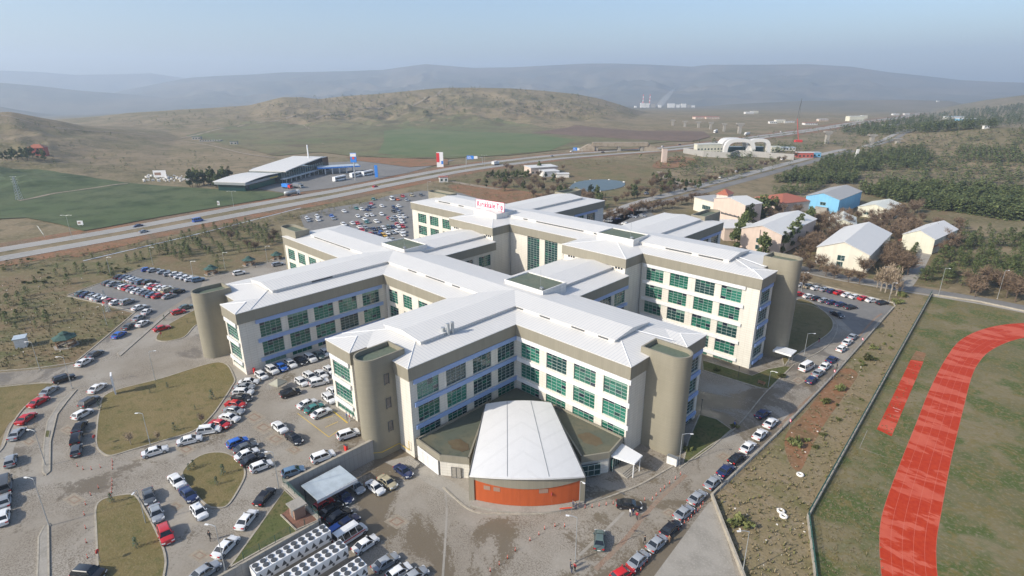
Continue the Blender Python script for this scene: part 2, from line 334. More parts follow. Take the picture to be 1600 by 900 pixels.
def thing(name, loc, label, cat, group=None, rz=0):
    o = bpy.data.objects.new(name, None); COL.objects.link(o); o.location = tuple(map(float, loc)); o.rotation_euler = (0, 0, rz); o.empty_display_size = .5
    return tag(o, label, cat, group)
KIDS = {}
def dup(root, loc, rz=0, label=None, scale=None, group=None):
    r = root.copy(); COL.objects.link(r); r.location = tuple(map(float, loc)); r.rotation_euler = (0, 0, rz)
    if scale: r.scale = (scale,)*3
    if label: r['label'] = label
    if group: r['group'] = group
    for ch in KIDS.get(root.name) or KIDS.setdefault(root.name, list(root.children)):
        c = ch.copy(); COL.objects.link(c); c.parent = r
        for g in KIDS.get(ch.name) or KIDS.setdefault(ch.name, list(ch.children)):
            d = g.copy(); COL.objects.link(d); d.parent = c
    return r
class Pool:
    """first use moves the prototype itself, later uses copy it"""
    def __init__(s, proto): s.p = proto; s.used = False
    def put(s, loc, rz=0, label=None, scale=None, group=None):
        if s.used: return dup(s.p, loc, rz, label, scale, group)
        s.used = True; o = s.p; o.location = tuple(map(float, loc)); o.rotation_euler = (0, 0, rz)
        if scale: o.scale = (scale,)*3
        if label: o['label'] = label
        if group: o['group'] = group
        return o
ORD = ['first', 'second', 'third', 'fourth', 'fifth', 'sixth', 'seventh', 'eighth', 'ninth', 'tenth', 'eleventh', 'twelfth', 'thirteenth', 'fourteenth', 'fifteenth', 'sixteenth', 'seventeenth', 'eighteenth', 'nineteenth', 'twentieth']
ground('mid_green_field', [(.115, .150, .066), (.006, .42, .6, (.145, .158, .078)), (.03, .46, .66, (.100, .135, .058))], bscale=.5, bstr=.3)
# ================================================================== THE GROUND
def build_terrain():
    az0 = math.atan2(F3[0], F3[1])
    A = np.concatenate([np.linspace(-math.pi, -1.15, 60)[:-1], np.linspace(-1.15, 1.15, 640), np.linspace(1.15, math.pi, 60)[1:-1]])
    R = np.concatenate([[0.5, 5, 12], np.geomspace(20, 10400, 430)])
    a, r = np.meshgrid(A+az0, R, indexing='ij'); u = np.sin(a)*r; v = np.cos(a)*r
    fwd = np.cos(a-az0) > .2
    z = np.where(fwd, T(u, v), np.where(r > 0, T(u, v), 0))
    n, k = a.shape; vs = np.stack([u, v, z], -1).reshape(-1, 3)
    i = np.arange(n)[:, None]; j = np.arange(k-1)[None, :]; i2 = (i+1) % n
    f = np.stack([i*k+j, i*k+j+1, i2*k+j+1, i2*k+j], -1).reshape(-1, 4)
    me = bpy.data.meshes.new('ground'); me.vertices.add(len(vs)); me.vertices.foreach_set('co', vs.ravel())
    me.loops.add(f.size); me.loops.foreach_set('vertex_index', f.ravel().astype(np.int32)); me.polygons.add(len(f))
    me.polygons.foreach_set('loop_start', np.arange(0, f.size, 4, dtype=np.int32)); me.polygons.foreach_set('loop_total', np.full(len(f), 4, np.int32))
    me.polygons.foreach_set('use_smooth', np.ones(len(f), bool))
    me.update(calc_edges=True); me.validate(); me.materials.append(M('terrain_ground'))
    o = bpy.data.objects.new('ground', me); COL.objects.link(o); tag(o, kind='structure')
build_terrain()

def W(pts, z=None, dz=0.0):
    return [G(x, y, z) if z is not None else GT(x, y, dz) for x, y in pts]
def catmull(P, k=8, closed=False):
    P = [np.array(p, float) for p in P]; n = len(P); out = []
    rng = range(n) if closed else range(n-1)
    for i in rng:
        p0 = P[(i-1) % n] if closed or i > 0 else P[0]; p1 = P[i]; p2 = P[(i+1) % n]; p3 = P[(i+2) % n] if closed or i+2 < n else P[-1]
        for j in range(k):
            t = j/k; out.append(.5*((2*p1)+(-p0+p2)*t+(2*p0-5*p1+4*p2-p3)*t*t+(-p0+3*p1-3*p2+p3)*t**3))
    if not closed: out.append(P[-1])
    return out
def drape(name, wpts, mat, dz, z=None, step=0, kind='structure', smooth=False):
    """a sheet over a world outline; z fixed, or following the ground in cells of size step"""
    P = [np.array(p[:2], float) for p in wpts]; n0 = len(P); B = []
    for i in range(n0):
        a, b = P[i], P[(i+1) % n0]; k = max(1, int(np.hypot(*(b-a))/step)) if (step and z is None) else 1
        B += [a+(b-a)*j/k for j in range(k)]
    V = [Vector(p) for p in B]; n1 = len(V)
    if step and z is None:
        A = np.array(B); x0, y0 = A.min(0); x1, y1 = A.max(0)
        gx, gy = np.meshgrid(np.arange(math.floor(x0/step)*step, x1, step)+.37*step, np.arange(math.floor(y0/step)*step, y1, step)+.41*step); gx, gy = gx.ravel(), gy.ravel()
        ins = np.zeros(len(gx), bool); Q = np.array(P); j = len(Q)-1
        for i in range(len(Q)):
            c = (Q[i, 1] > gy) != (Q[j, 1] > gy); ins ^= c & (gx < (Q[j, 0]-Q[i, 0])*(gy-Q[i, 1])/((Q[j, 1]-Q[i, 1]) or 1e-9)+Q[i, 0]); j = i
        V += [Vector((a, b)) for a, b in zip(gx[ins], gy[ins])]
    r = mathutils.geometry.delaunay_2d_cdt(V, [], [list(range(n1))], 1, 1e-4)
    vs = np.array([(v.x, v.y) for v in r[0]]); zz = (eff(vs[:, 0], vs[:, 1]) if z is None else np.full(len(vs), float(z)))+dz
    fs = []
    for f in r[2]:
        a, b, c = [vs[k] for k in f[:3]]; fs.append(tuple(f) if (b[0]-a[0])*(c[1]-a[1])-(b[1]-a[1])*(c[0]-a[0]) > 0 else tuple(f)[::-1])
    me = bpy.data.meshes.new(name); me.from_pydata([(a[0], a[1], q) for a, q in zip(vs, zz)], [], fs); me.update(); me.materials.append(M(mat))
    o = bpy.data.objects.new(name, me); COL.objects.link(o)
    if kind: tag(o, kind=kind)
    return o
def ribbon(name, P, width, mat, dz, z=None, kind='structure', offset=0.0, k=8, step=0):
    """a strip of constant width along a world polyline"""
    P = catmull(P, k) if k else [np.array(p, float) for p in P]
    if step:
        Q = []
        for a, b in zip(P[:-1], P[1:]):
            nseg = max(1, int(np.hypot(*(b-a)[:2])/step))
            Q += [a+(b-a)*i/nseg for i in range(nseg)]
        P = Q+[P[-1]]
    mb = MB(); L = []; Rr = []
    for i, p in enumerate(P):
        d = P[min(i+1, len(P)-1)]-P[max(i-1, 0)]; d = d[:2]/max(1e-6, np.hypot(*d[:2])); nrm = np.array([-d[1], d[0]])
        w = width[min(len(width)-1, i*len(width)//len(P))] if isinstance(width, (list, tuple)) else width
        for S, sg in ((L, 1), (Rr, -1)):
            q = p[:2]+nrm*(offset+sg*w/2); S.append((q[0], q[1], (z if z is not None else gz(q[0], q[1]))+dz))
    for i in range(len(P)-1): mb.quad(Rr[i], Rr[i+1], L[i+1], L[i])
    o = mb.build(name, mat)
    if kind: tag(o, kind=kind)
    return o
def kerbed(name, pts, mat, z, h=.12, kw=.28, kmat='kerb_stone', smooth=True, kind='structure'):
    """raised bed with a stone kerb round it"""
    P = catmull(pts, 6, True) if smooth else [np.array(p) for p in pts]
    ar = sum(P[i][0]*P[(i+1) % len(P)][1]-P[(i+1) % len(P)][0]*P[i][1] for i in range(len(P)))
    if ar < 0: P = P[::-1]
    o = drape(name, P, mat, h-.03, z); mb = MB(); n = len(P); inner = []
    for i in range(n):
        d = P[(i+1) % n]-P[i-1]; d = d[:2]/max(1e-6, np.hypot(*d[:2])); inner.append(P[i][:2]+np.array([-d[1], d[0]])*kw)
    for i in range(n):
        a, b = P[i], P[(i+1) % n]; c, d = inner[(i+1) % n], inner[i]
        mb.quad((a[0], a[1], z+h), (b[0], b[1], z+h), (c[0], c[1], z+h), (d[0], d[1], z+h))
        mb.quad((a[0], a[1], z), (b[0], b[1], z), (b[0], b[1], z+h), (a[0], a[1], z+h))
    k = mb.build('kerb', kmat); tag(k, kind='structure')
    return o

# terrace that carries the upper car park: a retaining edge stands free on its right
terr = MB(); terr.prism([(-130, 60), (-130, -60), (-74.5, -60), (-74.5, 32), (-87, 32), (-87, 60)], -.5, 4.004); tag(terr.build('terrace_ground', 'dry_grass'), kind='structure')

# --- overlays of the near ground (z = 0 on the right, 4 on the left)
upper = W([(-120, 1100), (-120, 760), (0, 700), (14, 655), (40, 625), (85, 600), (60, 597), (0, 603), (-120, 607), (-120, 584), (0, 582), (85, 575), (118, 568), (160, 530), (210, 490), (105, 462), (225, 417), (322, 433), (348, 428), (440, 404), (470, 398)], 4)
upper += [G(640, 420, 4)] + [np.array([-104, 100, 4.]), np.array([-87.15, 59, 4]), np.array([-87.15, 31.85, 4]), np.array([-74.65, 31.85, 4]), np.array([-74.65, -20, 4])]
drape('upper_road', upper, 'upper_paving', .012, 4)
drape('yard_road', [np.array(p+(0,)) for p in [(-87, 90), (-87, 31), (-74, 31), (-74, -30), (-5, -30)]]+[G(1300, 1100, 0), G(1160, 900, 0), G(1113, 778, 0), G(1122, 770, 0), G(1222, 672, 0), G(1300, 590, 0), G(1396, 481, 0), G(1390, 474, 0), G(1240, 436, 0)]+[np.array((-70, 215, 0)), np.array((-75, 120, 0))], 'yard_paving', .006, 0)
drape('right_road', W([(1060, 850), (1120, 768), (1222, 670), (1300, 588), (1395, 480), (1345, 520), (1290, 545), (1240, 570), (1195, 612), (1110, 690), (1000, 770), (930, 850)], 0), 'road_paving', .012, 0)
drape('court_paving', W([(1090, 660), (1100, 578), (1190, 610), (1200, 612), (1140, 668)], 0), 'road_paving', .016, 0)
drape('right_parking', W([(1240, 437), (1396, 479), (1345, 528), (1305, 492), (1240, 470)], 0), 'asphalt', .020, 0)
# rough ground between the road and the stadium fence
drape('waste_ground', [G(1160, 900, 0), G(1113, 778, 0)]+W([(1122, 772), (1222, 674), (1300, 592), (1396, 482), (1408, 462), (1456, 462), (1262, 810), (1275, 900), (1290, 1100), (1200, 1100)], 0), 'waste_ground', .03, 0)
for pts in ([(1215, 690), (1250, 610), (1310, 555), (1350, 540), (1360, 570), (1330, 620), (1290, 680), (1250, 740), (1220, 740)],): drape('orange_soil_ground', catmull(W([(1228, 680), (1262, 640), (1300, 590), (1322, 575), (1340, 585), (1325, 610), (1290, 660), (1268, 700), (1250, 735), (1232, 720)], 0), 6, True), 'orange_soil', .040, 0)
drape('stadium_ground', W([(1456, 462), (1262, 810), (1275, 900), (1290, 1100), (2300, 1100), (2300, 560), (1600, 486)], 0), 'stadium_grass', .034, 0)
# running track, runway, marks
tL = catmull(W([(1395, 1040), (1380, 925), (1374, 855), (1378, 805), (1400, 740), (1432, 660), (1452, 610), (1478, 560), (1503, 530), (1545, 512), (1600, 505), (1700, 506), (1800, 520)], 0), 8)
tR = catmull(W([(1490, 1040), (1468, 925), (1463, 855), (1471, 800), (1486, 720), (1505, 640), (1518, 590), (1530, 566), (1548, 548), (1580, 533), (1620, 526), (1700, 524), (1790, 540)], 0), 8)
mb = MB()
for i in range(len(tL)-1):
    mb.quad(*[(p[0], p[1], .046) for p in (tL[i], tR[i], tR[i+1], tL[i+1])])
tag(mb.build('running_track', 'track_rubber'), kind='structure')
mb = MB()
for k in range(6):
    t = (k+.02)/5.05; w = .0028
    for i in range(len(tL)-1):
        a0, a1 = tL[i]+(tR[i]-tL[i])*(t-w), tL[i]+(tR[i]-tL[i])*(t+w); b0, b1 = tL[i+1]+(tR[i+1]-tL[i+1])*(t-w), tL[i+1]+(tR[i+1]-tL[i+1])*(t+w)
        mb.quad(*[(p[0], p[1], .052) for p in (a0, a1, b1, b0)])
tag(mb.build('track_lane_markings', 'lane_paint'), kind='structure')
rw = W([(1370, 671), (1393, 682), (1443, 565), (1423, 562)], 0); drape('long_jump_runway', rw, 'track_rubber', .046, 0)
drape('long_jump_pit', W([(1423, 561), (1443, 564), (1447, 552), (1432, 548)], 0), 'orange_soil', .048, 0)
ribbon('runway_markings', W([(1395, 637), (1407, 641)], 0), .12, 'white_paint', .052, 0); ribbon('runway_markings', W([(1398, 642), (1404, 644)], 0), .12, 'white_paint', .052, 0)
ribbon('field_markings', W([(1355, 673), (1343, 700)], 0), .09, 'concrete', .052, 0); ribbon('field_markings', W([(1343, 700), (1388, 716)], 0), .09, 'concrete', .052, 0)
0 and ribbon('worn_path', W([(1500, 690), (1490, 760), (1484, 830), (1480, 900)], 0), 1.6, 'pale_green_field', .042, 0)

# lawns (kerbed beds)
kerbed('lawn', W([(170, 614), (250, 592), (342, 566), (367, 590), (362, 606), (350, 625), (331, 651), (303, 674), (253, 690), (205, 704), (173, 713), (158, 708), (150, 697), (150, 675), (155, 640)], 4), 'lawn', 4.012, .14)
kerbed('lawn', W([(285, 736), (307, 715), (332, 707), (357, 709), (378, 724), (384, 742), (374, 765), (357, 790), (339, 795), (321, 790), (300, 768), (287, 750)], 4), 'lawn', 4.012, .14)
kerbed('lawn', W([(148, 797), (156, 783), (175, 776), (205, 772), (216, 778), (228, 797), (247, 833), (260, 870), (257, 905), (240, 1000), (160, 1000), (152, 900), (149, 833)], 4), 'lawn', 4.012, .14)
kerbed('lawn', W([(243, 530), (252, 515), (270, 503), (305, 484), (330, 476), (326, 500), (306, 509), (290, 526), (272, 532), (255, 534)], 4), 'lawn', 4.012, .14)
kerbed('lawn', W([(445, 766), (498, 815), (430, 849), (358, 889), (353, 893), (400, 828)], 4), 'lawn_green', 4.012, .14, smooth=False)
drape('transformer_court', W([(439, 806), (463, 830), (497, 814), (463, 786)], 4), 'red_gravel', .165, 4)
kerbed('lawn', W([(1240, 473), (1262, 470), (1287, 486), (1302, 503), (1297, 520), (1267, 541), (1235, 562), (1225, 572), (1222, 540)], 0), 'lawn', .024, .13)
kerbed('lawn', W([(1098, 563), (1175, 587), (1198, 577), (1226, 572), (1236, 575), (1203, 609), (1188, 607), (1098, 579)], 0), 'lawn_green', .024, .13, smooth=False)
kerbed('lawn', W([(1066, 724), (1087, 718), (1112, 700), (1144, 672), (1120, 655), (1092, 648), (1074, 690)], 0), 'lawn_green', .024, .13, smooth=False)
drape('verge_ground', W([(0, 684), (14, 662), (53, 628), (74, 600), (0, 603), (-120, 606), (-120, 745)], 4), 'lawn', .03, 4)
drape('grass_ground', W([(-150, 584), (0, 580), (85, 573), (118, 566), (160, 528), (208, 489), (103, 463), (222, 415), (330, 432), (440, 402), (446, 385), (400, 350), (330, 348), (250, 380), (130, 385), (0, 430), (-150, 450)], 4), 'dry_grass', .005, 4)

# footways and kerbs of the left road, yard, right road
kb = MB()
def kerbline(pts, z, w=.3, h=.14, mat='kerb_stone', name='kerb', k=8, base=0.012):
    P = catmull(W(pts, z), k); mb = MB()
    for a, b in zip(P[:-1], P[1:]):
        d = (b-a)[:2]; d = d/max(1e-6, np.hypot(*d)); n = np.array([-d[1], d[0]])*w/2
        mb.prism([tuple(a[:2]+n), tuple(b[:2]+n), tuple(b[:2]-n), tuple(a[:2]-n)], z+base, z+base+h)
    return tag(mb.build(name, mat), kind='structure')
kerbline([(-20, 720), (4, 700), (18, 665), (46, 630), (90, 602)], 4); kerbline([(118, 566), (165, 527), (212, 487)], 4); kerbline([(212, 487), (105, 463)], 4); kerbline([(105, 461), (226, 417)], 4)
kerbline([(0, 605), (60, 599), (82, 599)], 4); kerbline([(0, 580), (60, 575), (116, 567)], 4); kerbline([(322, 434), (350, 427), (440, 402)], 4)
drape('footpath', catmull(W([(18, 668), (46, 632), (92, 603), (100, 607), (58, 640), (36, 668), (22, 700), (12, 760), (0, 790), (0, 700)], 4), 3, True), 'concrete', .016, 4)
kerbed('planting_strip', W([(183, 553), (262, 486), (266, 488), (188, 557)], 4), 'concrete', 4.012, .16, .2, smooth=False)
kerbed('planting_strip', W([(121, 609), (111, 612), (92, 630), (73, 660), (67, 700), (66, 738), (72, 743), (79, 737), (80, 690), (90, 648), (105, 628)], 4), 'concrete', 4.012, .16, .25, smooth=False)
kerbed('planting_strip', W([(68, 823), (77, 818), (78, 900), (76, 1000), (50, 1000), (57, 900), (59, 840)], 4), 'concrete', 4.012, .16, .25, smooth=False)
kerbed('planting_strip', W([(72, 674), (79, 674), (77, 684), (70, 684)], 4), 'lawn_green', 4.17, .05, .1, smooth=False)
# parking-lot islands
for pts in ([(158, 447), (176, 440), (265, 464), (250, 468)],): pass
drape('left_parking', W([(108, 462), (224, 418), (318, 437), (312, 452), (240, 498), (215, 490)], 4), 'asphalt', .020, 4)
# painted bays in front of the clinic
for a, b in (((465, 646), (514, 683)), ((489, 634), (521, 643)), ((500, 655), (520, 650)), ((508, 668), (528, 659)), ((514, 683), (530, 672))): ribbon('bay_markings', W([a, b], 4), .14, 'yellow_paint', .026, 4, k=0)
ribbon('bay_markings', W([(521, 643), (543, 661)], 4), .3, 'yellow_paint', .03, 4, k=0)
# diamonds of red setts in the paving
def diamond(x, y, z, s, base=.016):
    for f, m, dz in ((1.0, 'paving_border', 0), (.62, 'red_brick_strip', .004), (.40, 'paving_border', .008)):
        drape('paving_pattern', W([(x-9.5*s*f, y), (x, y+5.5*s*f), (x+9.5*s*f, y), (x, y-5.5*s*f)], z), m, base+.006+dz, z)
ground('paving_border', [(.33, .285, .22), (1.5, .42, .6, (.26, .225, .175))])
for x, y, z, s in ((116, 781, 4, 2.0), (106, 672, 4, 1.6), (291, 702, 4, 1.8), (275, 791, 4, 1.5), (397, 652, 4, 2.0), (412, 668, 4, 2.0), (431, 686, 4, 2.0), (460, 703, 4, 1.6), (312, 868, 4, 2.0), (1045, 801, 0, 1.4), (1130, 713, 0, 1.4), (1247, 595, 0, 1.3), (45, 690, 4, 1.5), (620, 815, 0, 2.2)): diamond(x, y, z, s)
ribbon('brick_strip', W([(930, 890), (975, 845), (1010, 802), (1040, 770), (1072, 742)], 0), .8, 'red_brick_strip', .018, 0)
ribbon('brick_strip', W([(1215, 668), (1240, 644), (1275, 612)], 0), .6, 'red_brick_strip', .018, 0); ribbon('brick_strip', W([(1340, 528), (1365, 500), (1378, 490)], 0), .6, 'red_brick_strip', .024, 0)
ribbon('drain_strip', W([(905, 868), (940, 835), (975, 800)], 0), .5, 'concrete', .020, 0); ribbon('drain_strip', W([(694, 760), (698, 800), (692, 900)], 0), .35, 'concrete', .020, 0)
drape('concrete_apron', W([(1120, 780), (1150, 900), (1060, 900), (1000, 930), (1085, 815), (1108, 785)], 0), 'concrete', .022, 0)
drape('concrete_apron', W([(600, 722), (640, 712), (690, 742), (735, 770), (735, 797), (690, 768), (650, 745)], 0), 'concrete', .022, 0)
kerbline([(693, 762), (735, 797), (780, 803), (850, 802), (915, 788), (990, 762), (1040, 735), (1062, 722)], 0, .35, .14)
kerbline([(1062, 732), (1100, 703), (1150, 668), (1195, 615), (1240, 570)], 0, .25, .12); kerbline([(1240, 570), (1290, 543), (1308, 515), (1300, 495), (1270, 478), (1245, 474)], 0, .25, .12)

# --- highway and other roads
hwU = [(-260, 431), (-100, 407), (0, 391), (200, 357), (400, 320), (520, 299), (640, 275.5), (740, 258), (860, 243.5), (960, 236), (1040, 231), (1120, 222), (1200, 211), (1300, 197), (1390, 185), (1440, 176)]
hwL = [(-260, 450), (-100, 424), (0, 405), (200, 369), (400, 331), (520, 308), (640, 283.5), (740, 265), (860, 249.5), (960, 241), (1040, 235), (1120, 225.5), (1200, 214), (1300, 199.5), (1390, 187), (1440, 178)]
PU = W(hwU); PL = W(hwL); MED = [(a+b)/2 for a, b in zip(PU, PL)]
ribbon('highway_verge', MED, 46, 'verge', .10, k=10, step=12); ribbon('highway_median', MED, 13, 'terrain_ground', .16, k=10, step=12)
ribbon('highway', PU, 9.0, 'highway_asphalt', .22, k=10, step=12); ribbon('highway', PL, 9.0, 'highway_asphalt', .22, k=10, step=12)
for P_ in (PU, PL):
    for off in (-4.1, 4.1): ribbon('road_markings', P_[:9], .18, 'white_paint', .245, k=10, offset=off, step=12)
ribbon('service_path', W([(130, 408), (215, 388), (300, 368), (400, 343), (470, 325)]), 0.9, 'blue_grey_shed_roof', .12, step=10)
boul = W([(930, 352), (1000, 322), (1050, 308), (1100, 294), (1180, 273), (1250, 254), (1330, 234), (1400, 212), (1450, 196)])
ribbon('boulevard_verge', boul, 24, 'terrain_ground', .08, step=10); ribbon('boulevard', boul, 7, 'highway_asphalt', .20, offset=5, step=10); ribbon('boulevard', boul, 7, 'asphalt', .20, offset=-5, step=10)
st = W([(1225, 413), (1300, 430), (1375, 443), (1460, 457), (1540, 470), (1640, 489), (1800, 515)], 0); ribbon('side_street', st, 6.5, 'asphalt', .05, 0); ribbon('footpath', st, 1.6, 'concrete', .07, 0, offset=-4.6)
ribbon('access_path', W([(1412, 447), (1428, 425), (1442, 400), (1448, 390)], 0), 5, 'concrete', .06, 0)
ribbon('gravel_road', W([(820, 352), (850, 350), (900, 345), (960, 335), (1000, 322)]), 9, 'asphalt', .18, step=8); drape('campus_parking', catmull(W([(905, 350), (940, 336), (1010, 330), (1020, 345), (985, 362), (930, 372)]), 4, True), 'asphalt', .2, None, 8)
ribbon('hill_road', W([(280, 217), (320, 208), (372, 198), (440, 188), (520, 178), (600, 168), (665, 152), (690, 141)]), 5, 'dirt_track', .5, step=15)
ribbon('hill_road', W([(0, 180), (60, 195), (120, 203), (240, 213), (320, 226), (380, 240), (430, 247)]), 3.2, 'dirt_track', .4, step=15)
ribbon('dirt_path', W([(475, 195), (490, 208), (500, 222), (530, 236), (560, 245)]), 2.2, 'dirt_track', .4, step=12); ribbon('dirt_path', W([(640, 205), (646, 215), (640, 228), (620, 238)]), 2.0, 'dirt_track', .4, step=12)
ribbon('dirt_path', W([(30, 315), (110, 300), (200, 288)]), 2.5, 'dirt_track', .6, step=6)
ribbon('dirt_path', W([(1030, 268), (1042, 280), (1080, 292), (1100, 298)]), 4, 'dirt_track', .25, step=10); ribbon('dirt_path', W([(700, 283), (740, 290), (780, 296)]), 5, 'dirt_track', .2, step=10)
# fields
drape('green_field', W([(-250, 262), (0, 261), (60, 265), (140, 277), (205, 287), (330, 296), (420, 300), (448, 304), (430, 310), (380, 318), (250, 340), (160, 357), (130, 362), (95, 352), (40, 341), (0, 343), (-250, 400)]), 'green_field', .45, None, 6)
drape('pale_green_field', W([(290, 212), (380, 190), (470, 196), (560, 190), (680, 178), (800, 190), (900, 205), (1020, 215), (1090, 218), (1000, 226), (900, 232), (800, 243), (700, 248), (620, 248), (540, 243), (500, 238), (430, 244), (380, 232)]), 'pale_green_field', .45, None, 15)
drape('green_field', W([(600, 205), (640, 200), (830, 210), (900, 219), (860, 236), (760, 245), (640, 246), (590, 240), (600, 222)]), 'mid_green_field', .60, None, 15)
drape('brown_field', W([(830, 208), (980, 218), (1080, 222), (1110, 214), (1100, 206), (1000, 205), (900, 196)]), 'brown_field', .60, None, 15)
drape('brown_field', W([(540, 246), (700, 250), (700, 258), (640, 262), (560, 252)]), 'orange_soil', .5, None, 10)
drape('orange_soil_ground', catmull(W([(700, 290), (760, 290), (840, 302), (900, 310), (860, 318), (790, 318), (730, 305)]), 4, True), 'orange_soil', .14, None, 6)
drape('orange_soil_ground', catmull(W([(110, 395), (150, 383), (215, 372), (220, 378), (160, 392), (120, 402)]), 4, True), 'orange_soil', .13, None, 6)
drape('orange_soil_ground', catmull(W([(1020, 262), (1032, 250), (1065, 245), (1090, 252), (1060, 262)]), 4, True), 'orange_soil', .3, None, 8)
drape('garden_ground', catmull(W([(700, 268), (800, 250), (900, 248), (1020, 262), (1060, 290), (1000, 312), (900, 330), (820, 320), (720, 295)]), 4, True), 'dry_grass', .06, None, 8)
# rear car park
drape('rear_parking', W([(468, 337), (514, 325), (572, 316), (610, 305), (660, 298), (740, 303), (760, 330), (640, 400), (560, 402), (478, 362)], 4), 'asphalt', .05, 4)
drape('campus_ground', W([(1100, 420), (1100, 330), (1180, 300), (1300, 290), (1480, 330), (1520, 420), (1480, 452), (1375, 438), (1245, 410)], 0), 'dry_grass', .03, 0)
drape('forecourt', W([(372, 290), (395, 262), (500, 255), (560, 252), (660, 254), (712, 250), (640, 270), (520, 294), (450, 303)]), 'asphalt', .28, None, 12)
# pond
pond = catmull(W([(890, 293), (905, 284), (940, 281), (972, 284), (975, 291), (955, 297), (925, 300), (900, 300)]), 5, True)
drape('pond_water', pond, 'water', .30, None, 40)
mb = MB()
for i, p in enumerate(pond[::4]):
    for k in range(1):
        a = random.uniform(0, 6.3); r = random.uniform(.3, .9); q = p+np.array([random.uniform(-1, 1), random.uniform(-1, 1), 0])*1.2; z0 = gz(q[0], q[1])
        mb.prism([(q[0]+r*math.cos(a+t), q[1]+r*math.sin(a+t)*.8) for t in (0, 1.2, 2.5, 3.8, 5.1)], z0, z0+r*.9)
tag(mb.build('pond_bank_stones', 'stone_white'), 'pale boulders edging the garden pond', 'stones', kind='stuff')
# ================================================================== THE HOSPITAL
def part(mb, name, mats, parent, smooth=False):
    o = mb.build(name, mats, parent, smooth); L = Vector((0, 0, 0)); p = parent
    while p is not None: L += p.location; p = p.parent
    o.location = -L; return o
HB = thing('hospital_building', (-108, 110, 0), 'large white roofed hospital complex with cream walls, taupe fascias, green windows and oval stair towers', 'hospital')
def fbx(mb, face, c, a0, a1, z0, z1, d0, d1, m=0):
    """box against a facade: face S looks to -y, E to +x, N to +y, W to -x; depth measured outward"""
    if face == 'S': mb.box(a0, c-d1, z0, a1, c-d0, z1, m)
    elif face == 'N': mb.box(a0, c+d0, z0, a1, c+d1, z1, m)
    elif face == 'E': mb.box(c+d0, a0, z0, c+d1, a1, z1, m)
    else: mb.box(c-d1, a0, z0, c-d0, a1, z1, m)
WIN = {}
plain('glass_blind', (.16, .27, .22), .25)
def winmesh(face, w, h, var, tone):
    key = (face, round(w, 2), round(h, 2), var, tone)
    if key in WIN: return WIN[key]
    rnd = random.Random(hash((round(w*10), round(h*10), var, tone)) & 0xffff)
    nc = max(2, round(w/1.32)); nr = max(1, round(h/.78)); blind = rnd.choice([0, 0, 0, 1]) if h < 5 else 0; g = MB(); fr = MB()
    def P(a, z, d):
        return (a, -d, z) if face == 'S' else ((d, a, z) if face == 'E' else ((-a, d, z) if face == 'N' else (-d, -a, z)))
    for i in range(nc):
        for j in range(nr):
            a0, a1, z0, z1 = i*w/nc+.02, (i+1)*w/nc-.02, j*h/nr+.02, (j+1)*h/nr-.02
            t = [rnd.uniform(-.004, .004) for _ in range(2)]
            mi = ({'bright': 2, 'dark': 1}.get(tone, 0)) if rnd.random() < .80 else rnd.choice([0, 1, 1, 3, 2 if tone != 'dark' else 0])
            if blind and j >= nr-blind: mi = 4
            if j == nr-1 and rnd.random() < .3: mi = 3
            q = [P(a0, z0, .02+t[0]+t[1]), P(a1, z0, .02-t[0]+t[1]), P(a1, z1, .02-t[0]-t[1]), P(a0, z1, .02+t[0]-t[1])]
            if face in 'EN' and face == 'N': q = q
            g.quad(*q, m=mi)
    def bar(a0, a1, z0, z1, d0=.03, d1=.10):
        p, q = P(a0, z0, d0), P(a1, z1, d1); fr.box(p[0], p[1], p[2], q[0], q[1], q[2])
    for i in range(nc+1): bar(i*w/nc-.022, i*w/nc+.022, 0, h)
    for j in range(nr+1): bar(-.035, w+.035, j*h/nr-.022, j*h/nr+.022, .03, .09)
    r = []
    for b, nm, mats in ((g, 'window', ['glass_green', 'glass_dark', 'glass_bright', 'glass_navy', 'glass_blind']), (fr, 'window_frame', ['mullion'])):
        me = bpy.data.meshes.new(nm); me.from_pydata(b.v, [], b.f)
        for q in mats: me.materials.append(M(q))
        if len(mats) > 1: me.polygons.foreach_set('material_index', b.m)
        me.update(); r.append(me)
    WIN[key] = r; return r
def window(parent, face, c, a0, w, z0, z1, var=None, tone='mid', depth=-.30):
    if face in 'NW': return
    me, mf = winmesh(face, w, z1-z0, random.randrange(7) if var is None else var, tone)
    o = bpy.data.objects.new('window', me); f = bpy.data.objects.new('window_frame', mf); COL.objects.link(o); COL.objects.link(f); f.parent = o; o.parent = parent
    loc = (a0, c-depth, z0) if face == 'S' else (c+depth, a0, z0)
    o.location = Vector(loc)-parent.location
